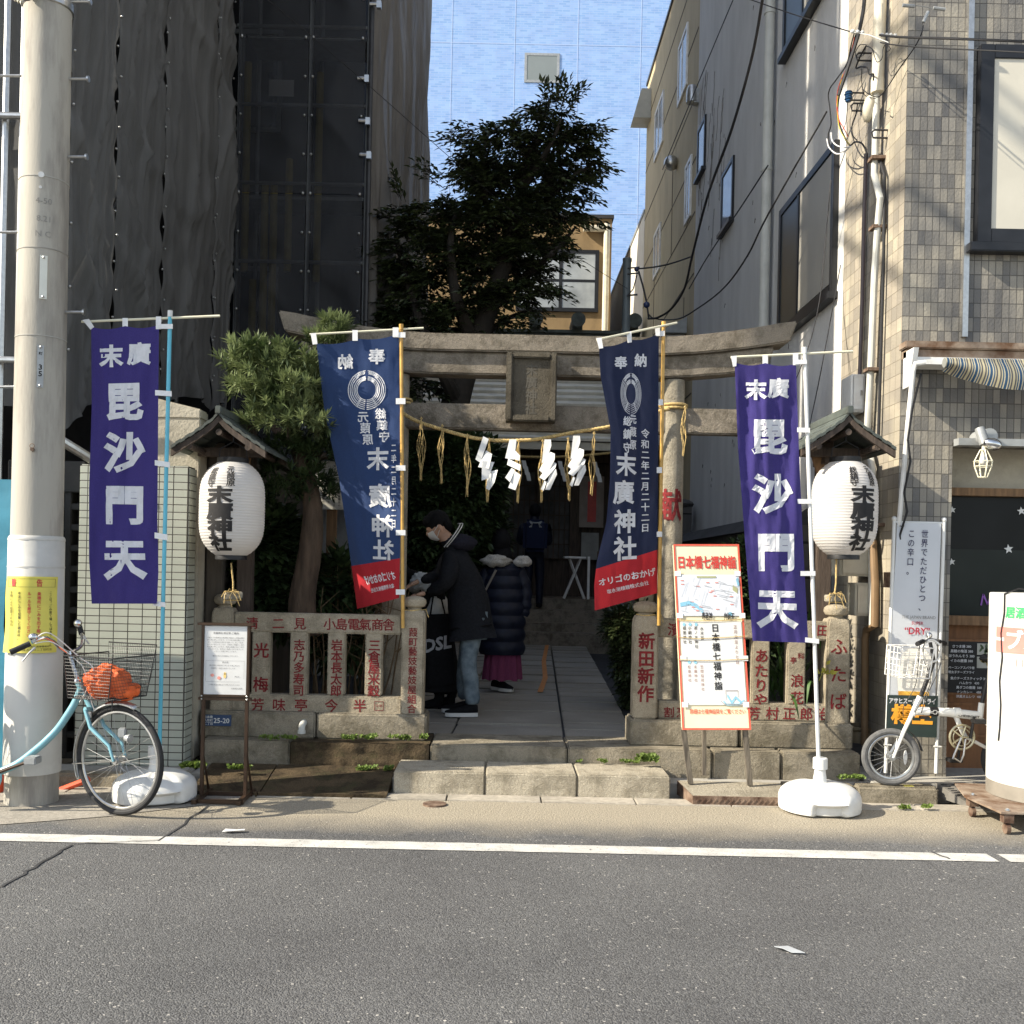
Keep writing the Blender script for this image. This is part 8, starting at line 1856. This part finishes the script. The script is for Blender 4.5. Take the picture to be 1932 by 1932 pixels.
loopw([(1634, 87, D1), (1624, 105, D1), (1615, 128, D1), (1625, 126, D1), (1636, 128, D1), (1640, 140, D1), (1648, 140, D1), (1648, 152, D1)], .008, M['cable'], 'short kinked black cable beside the insulator')
loopw([(1626, 130, D1), (1626, 155, D1), (1629, 175, D1), (1636, 182, D1), (1652, 186, D1)], .004, M['cable'], 'thin wire from the insulator to the pale pipe')
loopw([(1600, 190, D1), (1596, 230, D1), (1590, 245, D1)], .004, M['cable'], 'thin wire straight under the blue insulator')
loopw([(1618, 195, D1), (1615, 215, D1), (1608, 235, D1), (1609, 255, D1), (1617, 265, D1)], .006, M['cable'], 'wavy black wire between insulator and conduit')
b = B(); p = SX(1601, 182, D1)
for k, r in enumerate((.03, .036, .03, .034, .026)): b.ell(p + Vector((0, 0, .035 - .018 * k)), (r, r, .011), 14, 6)
tag(b.obj('insulator', mat('blue_insulator', (.03, .09, .2), .2), loc=tuple(p)), 'blue ceramic insulator among the wires on the side wall', 'insulator')
b = B(); p = SX(1640, 205, 2.76); b.ell(p, (.05, .05, .1), 14, 10, Matrix.Rotation(R(25), 3, 'X').to_quaternion()); tag(b.obj('pipe_trap', M['cream_metal'], loc=tuple(p)), 'cream pipe trap beside the long pale pipe', 'pipe')
for px, py, w_ in ((1625, 100, 20), (1655, 245, 26), (1612, 175, 14), (1615, 195, 18)):
    p = SX(px, py, XS - .02); b = B(); b.tube([p + Vector((.1, 0, 0)), p + Vector((-.02, 0, 0)), p + Vector((-.04, 0, -.02)), p + Vector((-.03, 0, -.06)), p + Vector((.1, 0, -.06))], .008, 6); o = b.obj('wall_hook', M['dark_metal'], loc=tuple(p)); tag(o, {1625: 'bent hook high on the side wall beside the fat pipe', 1655: 'square hook bracket behind the long pale pipe', 1612: 'upper small hook beside the blue insulator', 1615: 'lower small hook beside the blue insulator'}[px], 'hook', 'hooks on the side wall')
b = B(); 
for px, py in ((1700, 10), (1716, 12)): pass
p, q_ = W(1703, 10, 7.2), W(1725, 12, 7.2); b.tube([p, q_], .012, 8); p, q_ = W(1761, 15, 7.2), W(1783, 18, 7.2); b.tube([p, q_], .012, 8); p, q_ = W(1751, 22, 7.2), W(1742, 42, 7.2); b.tube([p, q_], .012, 8); b.tube([W(1725, 10, 7.2), W(1740, 12, 7.2), W(1760, 15, 7.2)], .003, 4); tag(b.obj('wire_splice', M['grey_metal'], loc=tuple(p)), 'grey wire splices in front of the tiled corner, at the top', 'splice')
wire('black wire hanging from the big window corner down to the lantern roof', [(1586, 500, 8.8), (1575, 560, 8.7), (1562, 630, 8.5), (1545, 720, 8.2), (1528, 800, 7.9), (1515, 860, 7.7)], .006)
wire('second black wire from the window down past the white pole', [(1568, 340, 8.8), (1556, 470, 8.7), (1548, 555, 8.6), (1530, 640, 8.4), (1500, 720, 8.1), (1488, 745, 8.0)], .006)

# unseen cables added high over the street to cast slanting shadow streaks on the wall
random.seed(77)
for i, (x, z, r, lab) in enumerate(((-6.6, 11.2, .045, 'first thick unseen cable bundle added over the street for its shadow'), (-5.6, 11.5, .03, 'second unseen cable bundle added over the street for its shadow'), (-7.4, 12.6, .06, 'third and thickest unseen cable bundle added over the street for its shadow'), (-5.0, 12.0, .035, 'fourth unseen cable bundle added over the street for its shadow'), (-6.0, 13.3, .05, 'fifth and highest unseen cable bundle added over the street for its shadow'), (-7.9, 11.0, .03, 'sixth and lowest unseen cable bundle added over the street for its shadow'))):
    b = B(); P = [Vector((x + .25 * (y - 4) * (1 + .2 * i % 2), y, z - .35 * math.sin(math.pi * (y + 6) / 20) + .02 * i * y)) for y in range(-6, 15, 2)]; b.tube(spl(P, 3), r, 8); tag(b.obj('shadow_cable', M['cable'], loc=tuple(P[5])), lab, 'cable', 'unseen cables added for their shadows')
